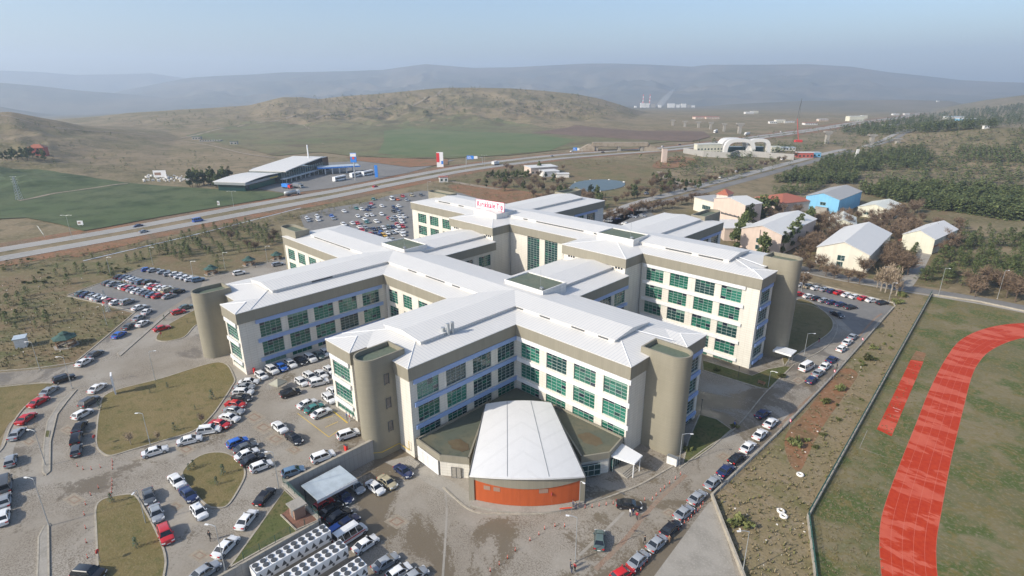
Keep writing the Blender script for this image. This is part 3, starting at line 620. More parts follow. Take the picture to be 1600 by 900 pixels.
def facade(wall, parent, face, c, a0, a1, z0, z1, bays=(), rows=(), shades=(), tone='mid', shade_ext=.9, shade_mat='sunshade_metal', sill=True, trim=None):
    """pier and spandrel cladding around recessed windows, optional sunshade bands"""
    cur = a0; do = 0 if face in 'SN' else -.004
    if face in 'EW': cur = a0+.005; a1 -= .005
    for b, w in bays:
        fbx(wall, face, c, cur, b, z0, z1, -.35, do); cur = b+w
        zz = z0
        for r0, r1 in sorted(rows):
            if r1 <= z0: continue
            r0 = max(r0, z0+.05)
            fbx(wall, face, c, b, b+w, zz, r0, -.35, -.05); zz = r1
            window(parent, face, c, b, w, r0, r1, tone=tone if isinstance(tone, str) else random.choices(['mid', 'bright', 'dark'], tone)[0])
        fbx(wall, face, c, b, b+w, zz, z1, -.35, -.05)
    fbx(wall, face, c, cur, a1, z0, z1, -.35, do)
    if bays and shades:
        s0 = bays[0][0]-shade_ext; s1 = bays[-1][0]+bays[-1][1]+shade_ext
        for sz0, sz1 in shades:
            mb = MB(); n = 4; hh = (sz1-sz0)/n
            for k in range(n): fbx(mb, face, c, s0, s1, sz0+k*hh+.02, sz0+k*hh+hh*.86, .16, .42)
            fbx(mb, face, c, s0+.05, s1-.05, sz0+.04, sz1-.08, .08, .20)
            x = s0+.3
            while x < s1: fbx(mb, face, c, x, x+.1, sz0+.1, sz1-.2, .02, .22); x += 3.6
            part(mb, 'sunshade', 'white_metal' if face == 'S' else shade_mat, parent)  # sunlit south bands stay white, east bands carry shade in their colour
def core(wall, x0, y0, x1, y1, z0, z1): wall.box(x0+.73, y0+.73, z0, x1-.73, y1-.73, z1)
def fascia(mb, face, c, a0, a1, E, h=2.8): fbx(mb, face, c, a0, a1, E-h-(0 if face in 'SN' else .004), E-.05, -.5, .35 if face in 'SN' else .346)
def hiproof(mb, x0, y0, x1, y1, E, sl, axis, hip0=True, hip1=True, lip=.14):
    if axis == 'x':
        ym = (y0+y1)/2; hw = (y1-y0)/2; r0 = x0+(hw if hip0 else 0); r1 = x1-(hw if hip1 else 0); zr = E+hw*sl
        A, B, C, D = (x0, y0, E), (x1, y0, E), (x1, y1, E), (x0, y1, E); R0, R1 = (r0, ym, zr), (r1, ym, zr)
        mb.quad(A, B, R1, R0); mb.quad(C, D, R0, R1); mb.poly([B, C, R1]); mb.poly([D, A, R0])
    else:
        xm = (x0+x1)/2; hw = (x1-x0)/2; r0 = y0+(hw if hip0 else 0); r1 = y1-(hw if hip1 else 0); zr = E+hw*sl
        A, B, C, D = (x0, y0, E), (x1, y0, E), (x1, y1, E), (x0, y1, E); R0, R1 = (xm, r0, zr), (xm, r1, zr)
        mb.quad(B, C, R1, R0); mb.quad(D, A, R0, R1); mb.poly([A, B, R0]); mb.poly([C, D, R1])
    for p, q in ((A, B), (B, C), (C, D), (D, A)): mb.quad((p[0], p[1], E-lip), (q[0], q[1], E-lip), q, p)
def monitor(x0, y0, x1, y1, E, axis, vents_side, parent_roof, sl=.12, hw=11.5, mw=6.2, rise=.75):
    """raised clerestory roof strip running along the ridge"""
    mb = MB(); zb = E+(hw-mw)*sl-.3; zt = E+(hw-mw)*sl+rise; zr = zt+mw*sl; oh = .25
    if axis == 'x':
        ym = (y0+y1)/2
        mb.prism([(x0, ym-mw), (x1, ym-mw), (x1, ym+mw), (x0, ym+mw)], zb, zt-.08)
        mb.quad((x0-oh, ym-mw-oh, zt), (x1+oh, ym-mw-oh, zt), (x1+oh, ym, zr), (x0-oh, ym, zr)); mb.quad((x1+oh, ym+mw+oh, zt), (x0-oh, ym+mw+oh, zt), (x0-oh, ym, zr), (x1+oh, ym, zr))
        for x, sgn in ((x0-oh, -1), (x1+oh, 1)): mb.poly([(x, ym-mw-oh, zt-.14), (x, ym+mw+oh, zt-.14), (x, ym+mw+oh, zt), (x, ym, zr), (x, ym-mw-oh, zt)])
        for y in (ym-mw-oh, ym+mw+oh): mb.quad((x0-oh, y, zt-.14), (x1+oh, y, zt-.14), (x1+oh, y, zt), (x0-oh, y, zt))
    else:
        xm = (x0+x1)/2
        mb.prism([(xm-mw, y0), (xm+mw, y0), (xm+mw, y1), (xm-mw, y1)], zb, zt-.08)
        mb.quad((xm+mw+oh, y0-oh, zt), (xm+mw+oh, y1+oh, zt), (xm, y1+oh, zr), (xm, y0-oh, zr)); mb.quad((xm-mw-oh, y1+oh, zt), (xm-mw-oh, y0-oh, zt), (xm, y0-oh, zr), (xm, y1+oh, zr))
        for y in (y0-oh, y1+oh): mb.poly([(xm-mw-oh, y, zt-.14), (xm+mw+oh, y, zt-.14), (xm+mw+oh, y, zt), (xm, y, zr), (xm-mw-oh, y, zt)])
        for x in (xm-mw-oh, xm+mw+oh): mb.quad((x, y0-oh, zt-.14), (x, y1+oh, zt-.14), (x, y1+oh, zt), (x, y0-oh, zt))
    o = part(mb, 'ridge_monitor', 'white_roof', parent_roof)
    vb = MB()
    for face, c, segs in vents_side:
        for a0, a1 in segs: fbx(vb, face, c, a0, a1, zb+.42, zt-.2, -.02, .04)
    if vb.f: part(vb, 'vent_strip', 'dark_metal', parent_roof)
    return o
def hipcaps(parent, segs):
    mb = MB()
    for p, q in segs: mb.tube([p, q], .09, 4)
    part(mb, 'ridge_cap', 'white_metal', parent)

SL = .12; ROWS = [(12.3, 16.0), (7.3, 11.1), (2.3, 6.1)]; SHD = [(16.15, 17.15), (11.2, 12.15), (6.25, 7.15)]
ROWR = [(16.9, 20.5), (12.0, 15.6), (7.1, 10.6), (2.2, 5.6), (-.2, .7)]; SHR = [(20.75, 21.65), (15.8, 16.7), (10.8, 11.7), (5.8, 6.7), (.9, 1.8)]
# ---- front spine with its right-hand end
w = MB(); f = MB()
core(w, -193.4, 84.3, -51.5, 107.5, -1, 19.6); core(w, -60, 99.3, -48.2, 107.3, -1, 19.55)
facade(w, HB, 'S', 84.65, -81.5, -51.85, -1, 18.5, [(-80, 5.5), (-72.5, 5.5), (-65.1, 5.5), (-57.7, 5.5)], ROWS, SHD, tone=(4, 3, 3))
facade(w, HB, 'S', 84.65, -132, -104, 3, 18.5, [(-130.7, 4.2), (-123.9, 3.9), (-117.1, 3.9), (-110.2, 3.9)], ROWS[:2]+[(5, 6.1)], SHD[:0], tone='mid')
facade(w, HB, 'S', 84.65, -193.05, -156, 3, 18.5, [(-191.3, 4.9), (-183.9, 4.9), (-176.4, 4.9), (-169, 4.9), (-161.8, 4.4)], ROWS[:2]+[(5, 6.1)], (), tone='mid')
facade(w, HB, 'E', -51.85, 84.65, 92, -1, 18.5); facade(w, HB, 'S', 99.65, -52, -48.55, -1, 18.5)
facade(w, HB, 'E', -48.55, 99.65, 107.15, -1, 18.5, [(100.7, 5.4)], ROWS+[(0, 1.2)], SHD+[(1.35, 2.15)], tone='dark', shade_ext=.5, shade_mat='louver_blue_shade')
facade(w, HB, 'N', 107.15, -193.05, -48.55, -1, 18.5); facade(w, HB, 'W', -193.05, 84.65, 107.15, 3, 18.5)
part(w, 'wall', 'cream_cladding', HB)
fascia(f, 'S', 84.65, -193.4, -51.5, 20); fascia(f, 'E', -51.85, 84.66, 99, 20); fascia(f, 'S', 99.65, -52.4, -48.2, 20); fascia(f, 'E', -48.55, 99.66, 107.5, 20); fascia(f, 'N', 107.15, -193.4, -48.55, 20); fascia(f, 'W', -193.05, 84.66, 107.14, 20)
part(f, 'fascia', 'taupe_cladding', HB)
r = MB(); hiproof(r, -193.5, 84.2, -51.4, 107.6, 20, SL, 'x'); hiproof(r, -62, 99.2, -48.1, 107.59, 20.004, SL, 'x', False, True)
RF = part(r, 'roof', 'white_roof', HB)
hipcaps(HB, [((-51.4, 84.2, 20.03), (-63.1, 95.9, 21.43)), ((-51.4, 99.2, 20.6), (-63.1, 95.9, 21.43)), ((-48.1, 99.2, 20.05), (-52.1, 103.4, 20.5)), ((-48.1, 107.6, 20.05), (-52.1, 103.4, 20.5))])
monitor(-183, 84.2, -59, 107.6, 20, 'x', [('S', 89.7, [(-86, -84), (-79, -76), (-70, -66.5), (-63, -60.5), (-128, -124), (-120, -112), (-109, -106), (-181, -158)])], RF, hw=11.7)
# ---- left wing
def swing(x0, x1, y0, ystep, xstep, yend, E, lowrow, eastbays, eastrows, eastshade, endbay, tone, mw_start, shade_mat, z0, vents=(), rearstep=True):
    w = MB(); f = MB()
    # the longer half spans x0..xstep when xstep_left else xstep..x1
    core(w, x0, ystep, x1, yend, z0, E-.4)
    xa, xb = (x0, xstep) if rearstep else (xstep, x1)
    core(w, xa, y0, xb, ystep+3, z0, E-.45)
    ye = ystep if rearstep else y0
    facade(w, HB, 'E', x1-.35, ye+.35, yend-10, z0, E-1.5, eastbays, eastrows, eastshade, tone=tone, shade_mat=shade_mat)
    facade(w, HB, 'W', x0+.35, (y0 if rearstep else ystep)+.35, yend-10, z0, E-1.5)
    facade(w, HB, 'S', y0+.35, xa+.35, xb-.35, z0, E-1.5, [endbay], ROWS[:2]+[(lowrow, 6.1)], SHD, tone='mid', shade_ext=.3, shade_mat='white_metal')
    if rearstep: facade(w, HB, 'S', ystep+.35, xb, x1-.35, z0, E-1.5); facade(w, HB, 'E', xb-.35, y0+.35, ystep+.3, z0, E-1.5)
    else: facade(w, HB, 'S', ystep+.35, x0+.35, xa, z0, E-1.5); facade(w, HB, 'W', xa+.35, y0+.35, ystep+.3, z0, E-1.5)
    part(w, 'wall', 'cream_cladding', HB)
    fascia(f, 'E', x1-.35, ye+.01, yend-10, E); fascia(f, 'W', x0+.35, (y0 if rearstep else ystep)+.01, yend-10, E); fascia(f, 'S', y0+.35, xa, xb, E)
    if rearstep: fascia(f, 'S', ystep+.35, xb+.01, x1, E); fascia(f, 'E', xb-.35, y0+.01, ystep, E)
    else: fascia(f, 'S', ystep+.35, x0, xa-.01, E); fascia(f, 'W', xa+.35, y0+.01, ystep, E)
    part(f, 'fascia', 'taupe_cladding', HB)
    r = MB(); hiproof(r, x0-.1, ystep-.1, x1+.1, yend, E+.002, SL, 'y', True, False); hiproof(r, xa-.1+.01, y0-.1, xb+.1-.01, ystep+12, E+.006, SL, 'y', True, False)
    o = part(r, 'roof', 'white_roof', HB); hw = (x1-x0)/2+.1; xm = (x0+x1)/2
    monitor(x0, mw_start, x1, yend, E, 'y', vents, o, hw=hw)
    hx = (xb-xa)/2; xc = (xa+xb)/2
    hipcaps(HB, [((x0, ystep, E+.05), (xm, ystep+hw, E+hw*SL+.05)), ((x1, ystep, E+.05), (xm, ystep+hw, E+hw*SL+.05)), ((xa, y0, E+.05), (xc, y0+hx, E+hx*SL+.05)), ((xb, y0, E+.05), (xc, y0+hx, E+hx*SL+.05))])
    return o
swing(-155.6, -132, 44, 47.5, -141, 96, 20, 5.0, [(49.1, 5.3), (56.1, 5.3), (63.1, 5.4), (70.1, 5.4), (77.3, 5.3)], ROWS[:2]+[(5.0, 6.1)], SHD, (-139.9, 6.3), (4, 3, 3), 55.5, 'louver_blue_shade', 3, [('E', -137.6, [(66, 72)])], False)
swing(-104.3, -81.1, 51.4, 55.3, -94.9, 96, 20, 4.4, [(57.3, 5.3), (64.5, 5.3), (71.7, 5.3), (78.9, 5.3)], ROWS, SHD, (-103, 6.6), (3, 3, 4), 62.5, 'louver_blue_shade', -1, [], True)

# ---- rear spine, stubs, rear wings
E2 = 24.5
w = MB(); f = MB()
core(w, -191.3, 137.6, -52.8, 161, -1, 24); core(w, -62, 137.6, -49.3, 146.6, -1, 23.95)
facade(w, HB, 'S', 137.95, -83, -49.65, -1, 23, [(-81.5, 5.4), (-74.1, 5.4), (-66.6, 5.4), (-59.4, 5.4)], ROWR, SHR, tone=(6, 2, 3))
facade(w, HB, 'E', -49.65, 137.95, 146.25, -1, 23, [(139.4, 5.6)], ROWR[:4]+[(-.5, .7)], SHR, tone='dark', shade_ext=.5, shade_mat='louver_blue_shade')
facade(w, HB, 'N', 146.25, -53, -49.65, -1, 23); facade(w, HB, 'E', -53.15, 146.2, 160.65, -1, 23); facade(w, HB, 'N', 160.65, -190.95, -53.15, -1, 23)
facade(w, HB, 'S', 137.95, -135.2, -105.5, -1, 23, [(-127.3, 5.4), (-119.6, 5.4), (-111.9, 5.4)], [(2, 21.9)], (), tone='dark')
facade(w, HB, 'S', 137.95, -190.95, -157.5, 3, 23, [(-187.2, 5.3), (-179.6, 5.3), (-171.9, 5.3), (-164.2, 5.0)], ROWR[:3], (), tone='mid'); facade(w, HB, 'W', -190.95, 137.95, 160.65, 3, 23)
part(w, 'wall', 'cream_cladding', HB)
fascia(f, 'S', 137.95, -191.3, -49.3, E2); fascia(f, 'E', -49.65, 137.61, 146.6, E2); fascia(f, 'N', 146.25, -53, -49.66, E2); fascia(f, 'E', -53.15, 146.7, 161, E2); fascia(f, 'N', 160.65, -191.3, -53.16, E2); fascia(f, 'W', -190.95, 137.61, 160.6, E2)
part(f, 'fascia', 'taupe_cladding', HB)
r = MB(); hiproof(r, -191.4, 137.5, -52.7, 161.1, E2, SL, 'x'); hiproof(r, -66, 137.51, -49.2, 146.7, E2+.004, SL, 'x', False, True)
RF2 = part(r, 'roof', 'white_roof', HB)
hipcaps(HB, [((-49.2, 137.5, E2+.05), (-53.8, 142.1, E2+.6)), ((-49.2, 146.7, E2+.05), (-53.8, 142.1, E2+.6)), ((-52.7, 146.7, E2+.5), (-64.5, 149.3, E2+1.46)), ((-53, 141, E2+.5), (-64.5, 149.3, E2+1.46))])
monitor(-182, 137.5, -60.5, 161.1, E2, 'x', [('S', 143.1, [(-79, -71), (-69, -62), (-134, -132), (-128, -108), (-104, -101), (-180, -173), (-168, -165)])], RF2, hw=11.8)
def stub(x0, x1):
    w = MB(); f = MB(); core(w, x0, 129.5, x1, 140, -1, E2-.5)
    facade(w, HB, 'S', 129.85, x0+.35, x1-.35, -1, E2-1.5); facade(w, HB, 'E', x1-.35, 129.85, 138.2, -1, E2-1.5); facade(w, HB, 'W', x0+.35, 129.85, 138.2, -1, E2-1.5)
    part(w, 'wall', 'cream_cladding', HB); fascia(f, 'S', 129.85, x0, x1, E2); fascia(f, 'E', x1-.35, 129.51, 138, E2); fascia(f, 'W', x0+.35, 129.51, 138, E2); part(f, 'fascia', 'taupe_cladding', HB)
    r = MB(); hiproof(r, x0-.1, 129.4, x1+.1, 149.3, E2+.002, SL, 'y', True, False); part(r, 'roof', 'white_roof', HB)
    xm = (x0+x1)/2; hw = (x1-x0)/2; hipcaps(HB, [((x0, 129.4, E2+.05), (xm, 129.4+hw, E2+hw*SL+.05)), ((x1, 129.4, E2+.05), (xm, 129.4+hw, E2+hw*SL+.05))])
    s = MB()
    for a in (x0+2.2, x1-3.6):
        for k in range(3): fbx(s, 'S', 129.85, a+k*.9, a+k*.9+.6, 21.0, 21.55, .005, .03)
    part(s, 'slot_window', 'glass_navy', HB)
stub(-157.5, -135.2); stub(-105.5, -83)
def connector(x0, x1, bays):
    w = MB(); f = MB(); E = 19.9; core(w, x0, 100, x1, 130.2, -1, 19.4)
    facade(w, HB, 'E', x1-.35, 107.2, 129.6, -1, 18.4, bays, ROWS, SHD[:2] if x0 > -120 else (), tone=(3, 1, 4), shade_mat='louver_blue_shade'); facade(w, HB, 'W', x0+.35, 107.2, 129.6, -1, 18.4)
    part(w, 'wall', 'cream_cladding', HB); fascia(f, 'E', x1-.35, 107.6, 129.85, E); part(f, 'fascia', 'taupe_cladding', HB); f = MB(); fascia(f, 'W', x0+.35, 107.6, 129.85, E); part(f, 'fascia', 'taupe_cladding', HB)
    r = MB(); hiproof(r, x0-.1, 96, x1+.1, 129.86, E, SL, 'y', False, False); o = part(r, 'roof', 'white_roof', HB)
    monitor(x0, 100, x1, 129.6, E, 'y', [], o, hw=(x1-x0)/2+.1)
connector(-157, -134, [(108.6, 4.4), (114.6, 5.1), (122.3, 5.3)]); connector(-105.3, -82, [(110, 5.2), (117.3, 5.2), (124.0, 5.0)])
def rearwing(x0, x1, y1, by):
    w = MB(); f = MB(); core(w, x0, 150, x1, y1, -1, E2-.5)
    facade(w, HB, 'E', x1-.35, 160.9, y1-.35, -1, E2-1.5, [(by-7.4, 5.4), (by, 5.4)], ROWR[:4], SHR[:3], tone='dark', shade_mat='louver_blue_shade'); facade(w, HB, 'W', x0+.35, 160.9, y1-.35, -1, E2-1.5); facade(w, HB, 'N', y1-.35, x0+.35, x1-.35, -1, E2-1.5)
    part(w, 'wall', 'white_panel', HB); fascia(f, 'E', x1-.35, 161.1, y1-.01, E2); fascia(f, 'W', x0+.35, 161.1, y1-.01, E2); fascia(f, 'N', y1-.35, x0, x1, E2); part(f, 'fascia', 'taupe_cladding', HB)
    r = MB(); hiproof(r, x0-.1, 149.3, x1+.1, y1+.1, E2+.002, SL, 'y', False, True); o = part(r, 'roof', 'white_roof', HB)
    monitor(x0, 149.3, x1, y1-7, E2, 'y', [], o, hw=(x1-x0)/2+.1)
rearwing(-160, -135.4, 193, 181.8); rearwing(-106, -83.3, 189, 181.6)
# ---- flat roofed lift houses
def deck(x0, x1, y0, y1, zb, zt, mat='green_deck'):
    mb = MB(); mb.prism([(x0, y0), (x1, y0), (x1, y1), (x0, y1)], zb, zt-.25, 0)
    t = .22
    for a in ((x0-.1, y0-.1, x1+.1, y0-.1+t), (x0-.1, y1+.1-t, x1+.1, y1+.1), (x0-.1, y0-.1+t, x0-.1+t, y1+.1-t), (x1+.1-t, y0-.1+t, x1+.1, y1+.1-t)): mb.box(a[0], a[1], zt-.5, a[2], a[3], zt+.08, 0)
    mb.quad((x0+t, y0+t, zt-.2), (x1-t, y0+t, zt-.2), (x1-t, y1-t, zt-.2), (x0+t, y1-t, zt-.2), 1)
    o = part(mb, 'lift_house', ['white_panel', mat], HB)
    b = MB(); b.box(x1-1.6, y0+.7, zt-.2, x1-.8, y0+1.3, zt+.5); b.tube([(x1-1.9, y0+1.4, zt), (x1-1.9, y0+1.4, zt+4.6)], .04, 4); part(b, 'antenna', 'grey_metal', o)
    return o
deck(-98.3, -85.6, 98.2, 107, 19.5, 22.8); deck(-151.5, -139.8, 97.2, 105.6, 19.5, 22.8); deck(-100.4, -87.6, 139.8, 148, 23.5, 27.0)
mb = MB(); hiproof(mb, -152.8, 137, -141, 147, 27, .1, 'y', False, False); mb.prism([(-152.7, 137.1), (-141.1, 137.1), (-141.1, 146.9), (-152.7, 146.9)], 23.5, 26.95); part(mb, 'lift_house', 'white_roof', HB)
# ---- stair towers: straight sides with one rounded end
def tower(cx, cy, w, dirx, diry, length, z0, z1, wins=()):
    r = w/2; d = np.array([dirx, diry], float); n = np.array([-diry, dirx], float); c = np.array([cx, cy], float)
    def outline(rr, ext):
        e = c+d*(length-r); pts = [c+n*rr-d*ext, c-n*rr-d*ext]
        for k in range(17): t = -math.pi/2+math.pi*k/16; pts.append(e+d*rr*math.cos(t)+n*rr*math.sin(t))
        return [tuple(p) for p in pts]
    mb = MB(); O = outline(r, 0); I = outline(r-.35, -.35); k = len(O)
    i0 = len(mb.v)
    for p in O: mb.v.append((p[0], p[1], z0))
    for p in O: mb.v.append((p[0], p[1], z1))
    for p in I: mb.v.append((p[0], p[1], z1))
    for p in I: mb.v.append((p[0], p[1], z1-.9))
    flip = (O[1][0]-O[0][0])*(O[2][1]-O[1][1])-(O[1][1]-O[0][1])*(O[2][0]-O[1][0]) < 0
    for j in range(k):
        for L_ in range(3):
            q = (L_*k+j, L_*k+(j+1) % k, (L_+1)*k+(j+1) % k, (L_+1)*k+j); mb.f.append(q[::-1] if flip else q); mb.m.append(0)
    mb.f.append(tuple(3*k+j for j in range(k))); mb.m.append(1)
    o = part(mb, 'stair_tower', ['tower_cladding', 'green_deck'], HB)
    bm = bmesh.new(); bm.from_mesh(o.data); bmesh.ops.recalc_face_normals(bm, faces=bm.faces[:]); bm.to_mesh(o.data); bm.free()
    for poly in o.data.polygons: poly.use_smooth = poly.material_index == 0 and abs(poly.normal.z) < .3
    try: o.data.set_sharp_from_angle(angle=RAD(35))
    except Exception: pass
    for face, cc, a, z in wins:
        mb = MB(); fbx(mb, face, cc, a, a+.9, z, z+2.1, .004, .03); q = part(mb, 'slot_window', 'glass_navy', o)
        mb = MB(); fbx(mb, face, cc, a-.12, a, z-.1, z+2.2, .0, .12); fbx(mb, face, cc, a+.9, a+1.02, z-.1, z+2.2, .0, .12); fbx(mb, face, cc, a, a+.9, z+2.1, z+2.2, .0, .12); part(mb, 'slot_frame', 'dark_metal', q)
    return o
tower(-88.7, 58.2, 5.4, 0, -1, 9.2, -.2, 21.5, [('E', -86.0, 53.2, 15.6), ('E', -86.0, 53.2, 10.4), ('E', -86.0, 53.2, 5.2)])
tower(-53.4, 93.2, 5.4, 1, 0, 9.2, -.2, 21.5)
tower(-150.2, 49.2, 6.0, 0, -1, 8.4, 3.8, 21.5, [])
tower(-54.0, 152.0, 5.8, 1, 0, 8.6, -.9, 27.0)
tower(-186, 88.2, 5.2, -1, 0, 12.5, 3.5, 22.6); tower(-184, 153.2, 5.6, -1, 0, 13.8, 3, 26.5)
tower(-153.2, 186, 5.6, 0, 1, 12.5, -1, 26.5); tower(-90.4, 184, 5.2, 0, 1, 13.5, -1, 26.5)
# roof furniture
mb = MB()
for x, y in ((-86.3, 69.4), (-86.3, 70.6)): mb.tube([(x, y, 20), (x, y, 23.2)], .38, 8)
mb.tube([(-86.9, 68.6, 20), (-86.9, 68.6, 22.4)], .45, 8); part(mb, 'flue', 'steel_pole', HB)
# gas pipe along the plinth
mb = MB(); mb.tube([(-87.05, 33, 2.1), (-87.05, 48.2, 2.1)], .07, 5); mb.tube([(-90.5, 49.4, 1.9), (-88.7, 48.9, 1.7), (-86.9, 49.5, 1.6), (-85.9, 51.2, 1.5), (-85.9, 55.1, 1.5)], .07, 5); mb.tube([(-82.5, 55.2, 1.5), (-82.5, 55.2, 3.6)], .07, 5); mb.tube([(-85.9, 55.2, 1.5), (-82.5, 55.2, 1.5)], .07, 5)
part(mb, 'gas_pipe', 'yellow_paint', HB)
# plinth and entrance porches
ENT = MB(); ENT.box(-47.3, 146.6, 2.9, -42.6, 150.5, 3.15); ENT.box(-47.3, 146.6, 2.65, -42.6, 146.75, 2.9)
e = part(ENT, 'entrance_canopy', 'white_metal', HB); mb = MB(); mb.tube([(-43.2, 147.2, -.2), (-43.2, 147.2, 2.9)], .1, 6); mb.tube([(-43.2, 150, -.2), (-43.2, 150, 2.9)], .1, 6); part(mb, 'post', 'grey_metal', e)

# ---- roof sign
ts = thing('roof_sign', (-147, 139.8, 27.3), 'white rooftop sign board with magenta lettering standing on the rear roof', 'sign')
PA, PB = np.array([-153.4, 139.6]), np.array([-141.0, 141.2]); ang = math.atan2(*(PB-PA)[::-1]); Ls = float(np.hypot(*(PB-PA)))
mb = MB(); mb.box(-Ls/2, -.1, 0, Ls/2, .1, 3.1); ob = mb.build('sign_board', 'sign_white', ts); ts.rotation_euler.z = ang
mb = MB()
for x in (-5, -1.7, 1.7, 5): mb.beam((x, .3, -1.0), (x, .3, 3.0), .06); mb.beam((x, 2.2, -1.0), (x, .3, 2.6), .05)
mb.build('support_frame', 'grey_metal', ts)
mb = MB(); mb.box(-Ls/2-.1, -.14, -.1, Ls/2+.1, -.02, 0); mb.box(-Ls/2-.1, -.14, 3.1, Ls/2+.1, -.02, 3.2); mb.box(-Ls/2-.1, -.14, 0, -Ls/2, -.02, 3.1); mb.box(Ls/2, -.14, 0, Ls/2+.1, -.02, 3.1); mb.build('sign_border', 'sign_magenta', ts)
def text(s, size, mat, parent, loc, rot, name='lettering', ext=.03, sx=1.0):
    c = bpy.data.curves.new(name, 'FONT'); c.body = s; c.size = size; c.extrude = ext; c.align_x = 'CENTER'; c.align_y = 'CENTER'; c.offset = .016*size; c.space_character = 1.16; c.space_word = .55
    t = bpy.data.objects.new(name, c); COL.objects.link(t); bpy.context.view_layer.update()
    me = bpy.data.meshes.new_from_object(t.evaluated_get(bpy.context.evaluated_depsgraph_get())); bpy.data.objects.remove(t)
    o = bpy.data.objects.new(name, me); me.materials.clear(); me.materials.append(M(mat)); COL.objects.link(o); o.parent = parent; o.location = loc; o.rotation_euler = rot; o.scale = (sx, 1, 1); return o
tx = text('K\u0131r\u0131kkale T\u0131p', 2.85, 'sign_magenta', ts, (0, -.16, 1.55), (math.pi/2, 0, 0), sx=.86)
wx = [v.co.x for v in tx.data.vertices]; tx.scale = ((Ls-.9)/(max(wx)-min(wx)), 1, 1)

# ================================================================== THE LECTURE HALL IN THE FRONT COURT
AX = np.array([1, -1])/math.sqrt(2); AY = np.array([1, 1])/math.sqrt(2); APEX = np.array([-81.3, 84.4])
TH = thing('lecture_hall', (-62, 66, 0), 'fan shaped hall with white arched roof and orange front, set between two hospital wings', 'hall')
def hp(s, t): return APEX+AX*s+AY*t     # s metres out from the corner, t across
# hall plan: back at s=9, front at s=34.6, half widths
FL_, FR_ = np.array([-64.2, 54.9]), np.array([-49.6, 68.6]); BL_, BR_ = np.array([-78.6, 72.3]), np.array([-68.9, 82.3])
NSEG = 14
def front(i, out=0.0):
    t = i/NSEG; p = FL_+(FR_-FL_)*t; return p+AX*(1.9*(4*t*(1-t))+out)
def back(i): return BL_+(BR_-BL_)*(i/NSEG)
def zf(i): t = i/NSEG; return 5.7+.95*4*t*(1-t)
def zb(i): t = i/NSEG; return 6.1+.7*4*t*(1-t)
mb = MB()
for i in range(NSEG):
    a, b, c, d = front(i, .45), front(i+1, .45), back(i+1), back(i)
    mb.quad((*a, zf(i)+.05), (*b, zf(i+1)+.05), (*c, zb(i+1)+.05), (*d, zb(i)+.05)); mb.quad((*a, zf(i)-.25), (*b, zf(i+1)-.25), (*b, zf(i+1)+.05), (*a, zf(i)+.05)); mb.quad((*c, zb(i+1)-.25), (*d, zb(i)-.25), (*d, zb(i)+.05), (*c, zb(i+1)+.05))
part(mb, 'roof', 'membrane_white', TH)
mb = MB()
for t in (4.6, 9.6):
    i0 = t; a = FL_+(FR_-FL_)*(t/14)+AX*(1.9*(4*(t/14)*(1-t/14))); b = BL_+(BR_-BL_)*(t/14); zz0 = zf(t)+.07; zz1 = zb(t)+.07; mb.tube([(*a, zz0), (*b, zz1)], .05, 4)
part(mb, 'roof_seam', 'grey_metal', TH)
for a_, b_, za, zb_ in ((FL_, BL_, zf(0), zb(0)), (FR_, BR_, zf(14), zb(14))): mb = MB(); mb.tube([(*(a_+AX*.4), za), (*b_, zb_)], .16, 4); part(mb, 'edge_trim', 'dark_metal', TH)
mb = MB()    # side walls and taupe front frame
def wallseg(mb, p, q, z0, z1a, z1b, th=.3, m=0):
    d = (q-p)/np.hypot(*(q-p)); n = np.array([-d[1], d[0]])*th/2
    mb.hexa([(*(p-n), z0), (*(q-n), z0), (*(q+n), z0), (*(p+n), z0)], [(*(p-n), z1a), (*(q-n), z1b), (*(q+n), z1b), (*(p+n), z1a)], m)
wallseg(mb, FL_, BL_, -.1, 5.65, 6.05, .4); wallseg(mb, FR_, BR_, -.1, 5.65, 6.05, .4); wallseg(mb, BL_, BR_, 3, 6.0, 6.0, .3)
for i in range(NSEG):
    a, b, c, d = back(i), back(i+1), None, None; mb.quad((*a, 5.5), (*b, 5.5), (*b, zb(i+1)), (*a, zb(i)))
def arch(i): t = i/NSEG; return 4.85-.75*4*t*(1-t)   # lower edge of the taupe band sags in the middle
for i in range(NSEG):
    a, b = front(i), front(i+1); ai, bi = front(i, -.3), front(i+1, -.3)
    mb.hexa([(*a, arch(i)), (*b, arch(i+1)), (*bi, arch(i+1)), (*ai, arch(i))], [(*a, zf(i)-.02), (*b, zf(i+1)-.02), (*bi, zf(i+1)-.02), (*ai, zf(i)-.02)])
for e, nn in ((FL_, .0), (FR_, .0)):
    s = 1 if e is FL_ else -1; dv = (FR_-FL_)/np.hypot(*(FR_-FL_))*s; mb.prism([tuple(e-dv*.1+AX*.25), tuple(e+dv*.75+AX*.35), tuple(e+dv*.75-AX*.5), tuple(e-dv*.1-AX*.5)], 0, 5.62)
part(mb, 'wall', 'taupe_cladding', TH)
mb = MB()
for i in range(NSEG):
    a, b = front(i, -.14), front(i+1, -.14); mb.quad((*a, .45), (*b, .45), (*b, arch(i+1)+.15), (*a, arch(i)+.15))
op = part(mb, 'front_panel', 'orange_panel', TH)
mb = MB()
for i0, i1 in ((1.7, 2.5), (2.9, 3.7), (8.4, 9.5)):
    a, b = front(i0, -.10), front(i1, -.10); mb.quad((*a, 3.1), (*b, 3.1), (*b, 3.95), (*a, 3.95)); 
part(mb, 'grille', 'brick_render', op)
mb = MB()
for i in range(NSEG):
    a, b, ai, bi = front(i, 1.3), front(i+1, 1.3), front(i, -.2), front(i+1, -.2); mb.hexa([(*a, 0), (*b, 0), (*bi, 0), (*ai, 0)], [(*a, .32), (*b, .32), (*bi, .40), (*ai, .40)])
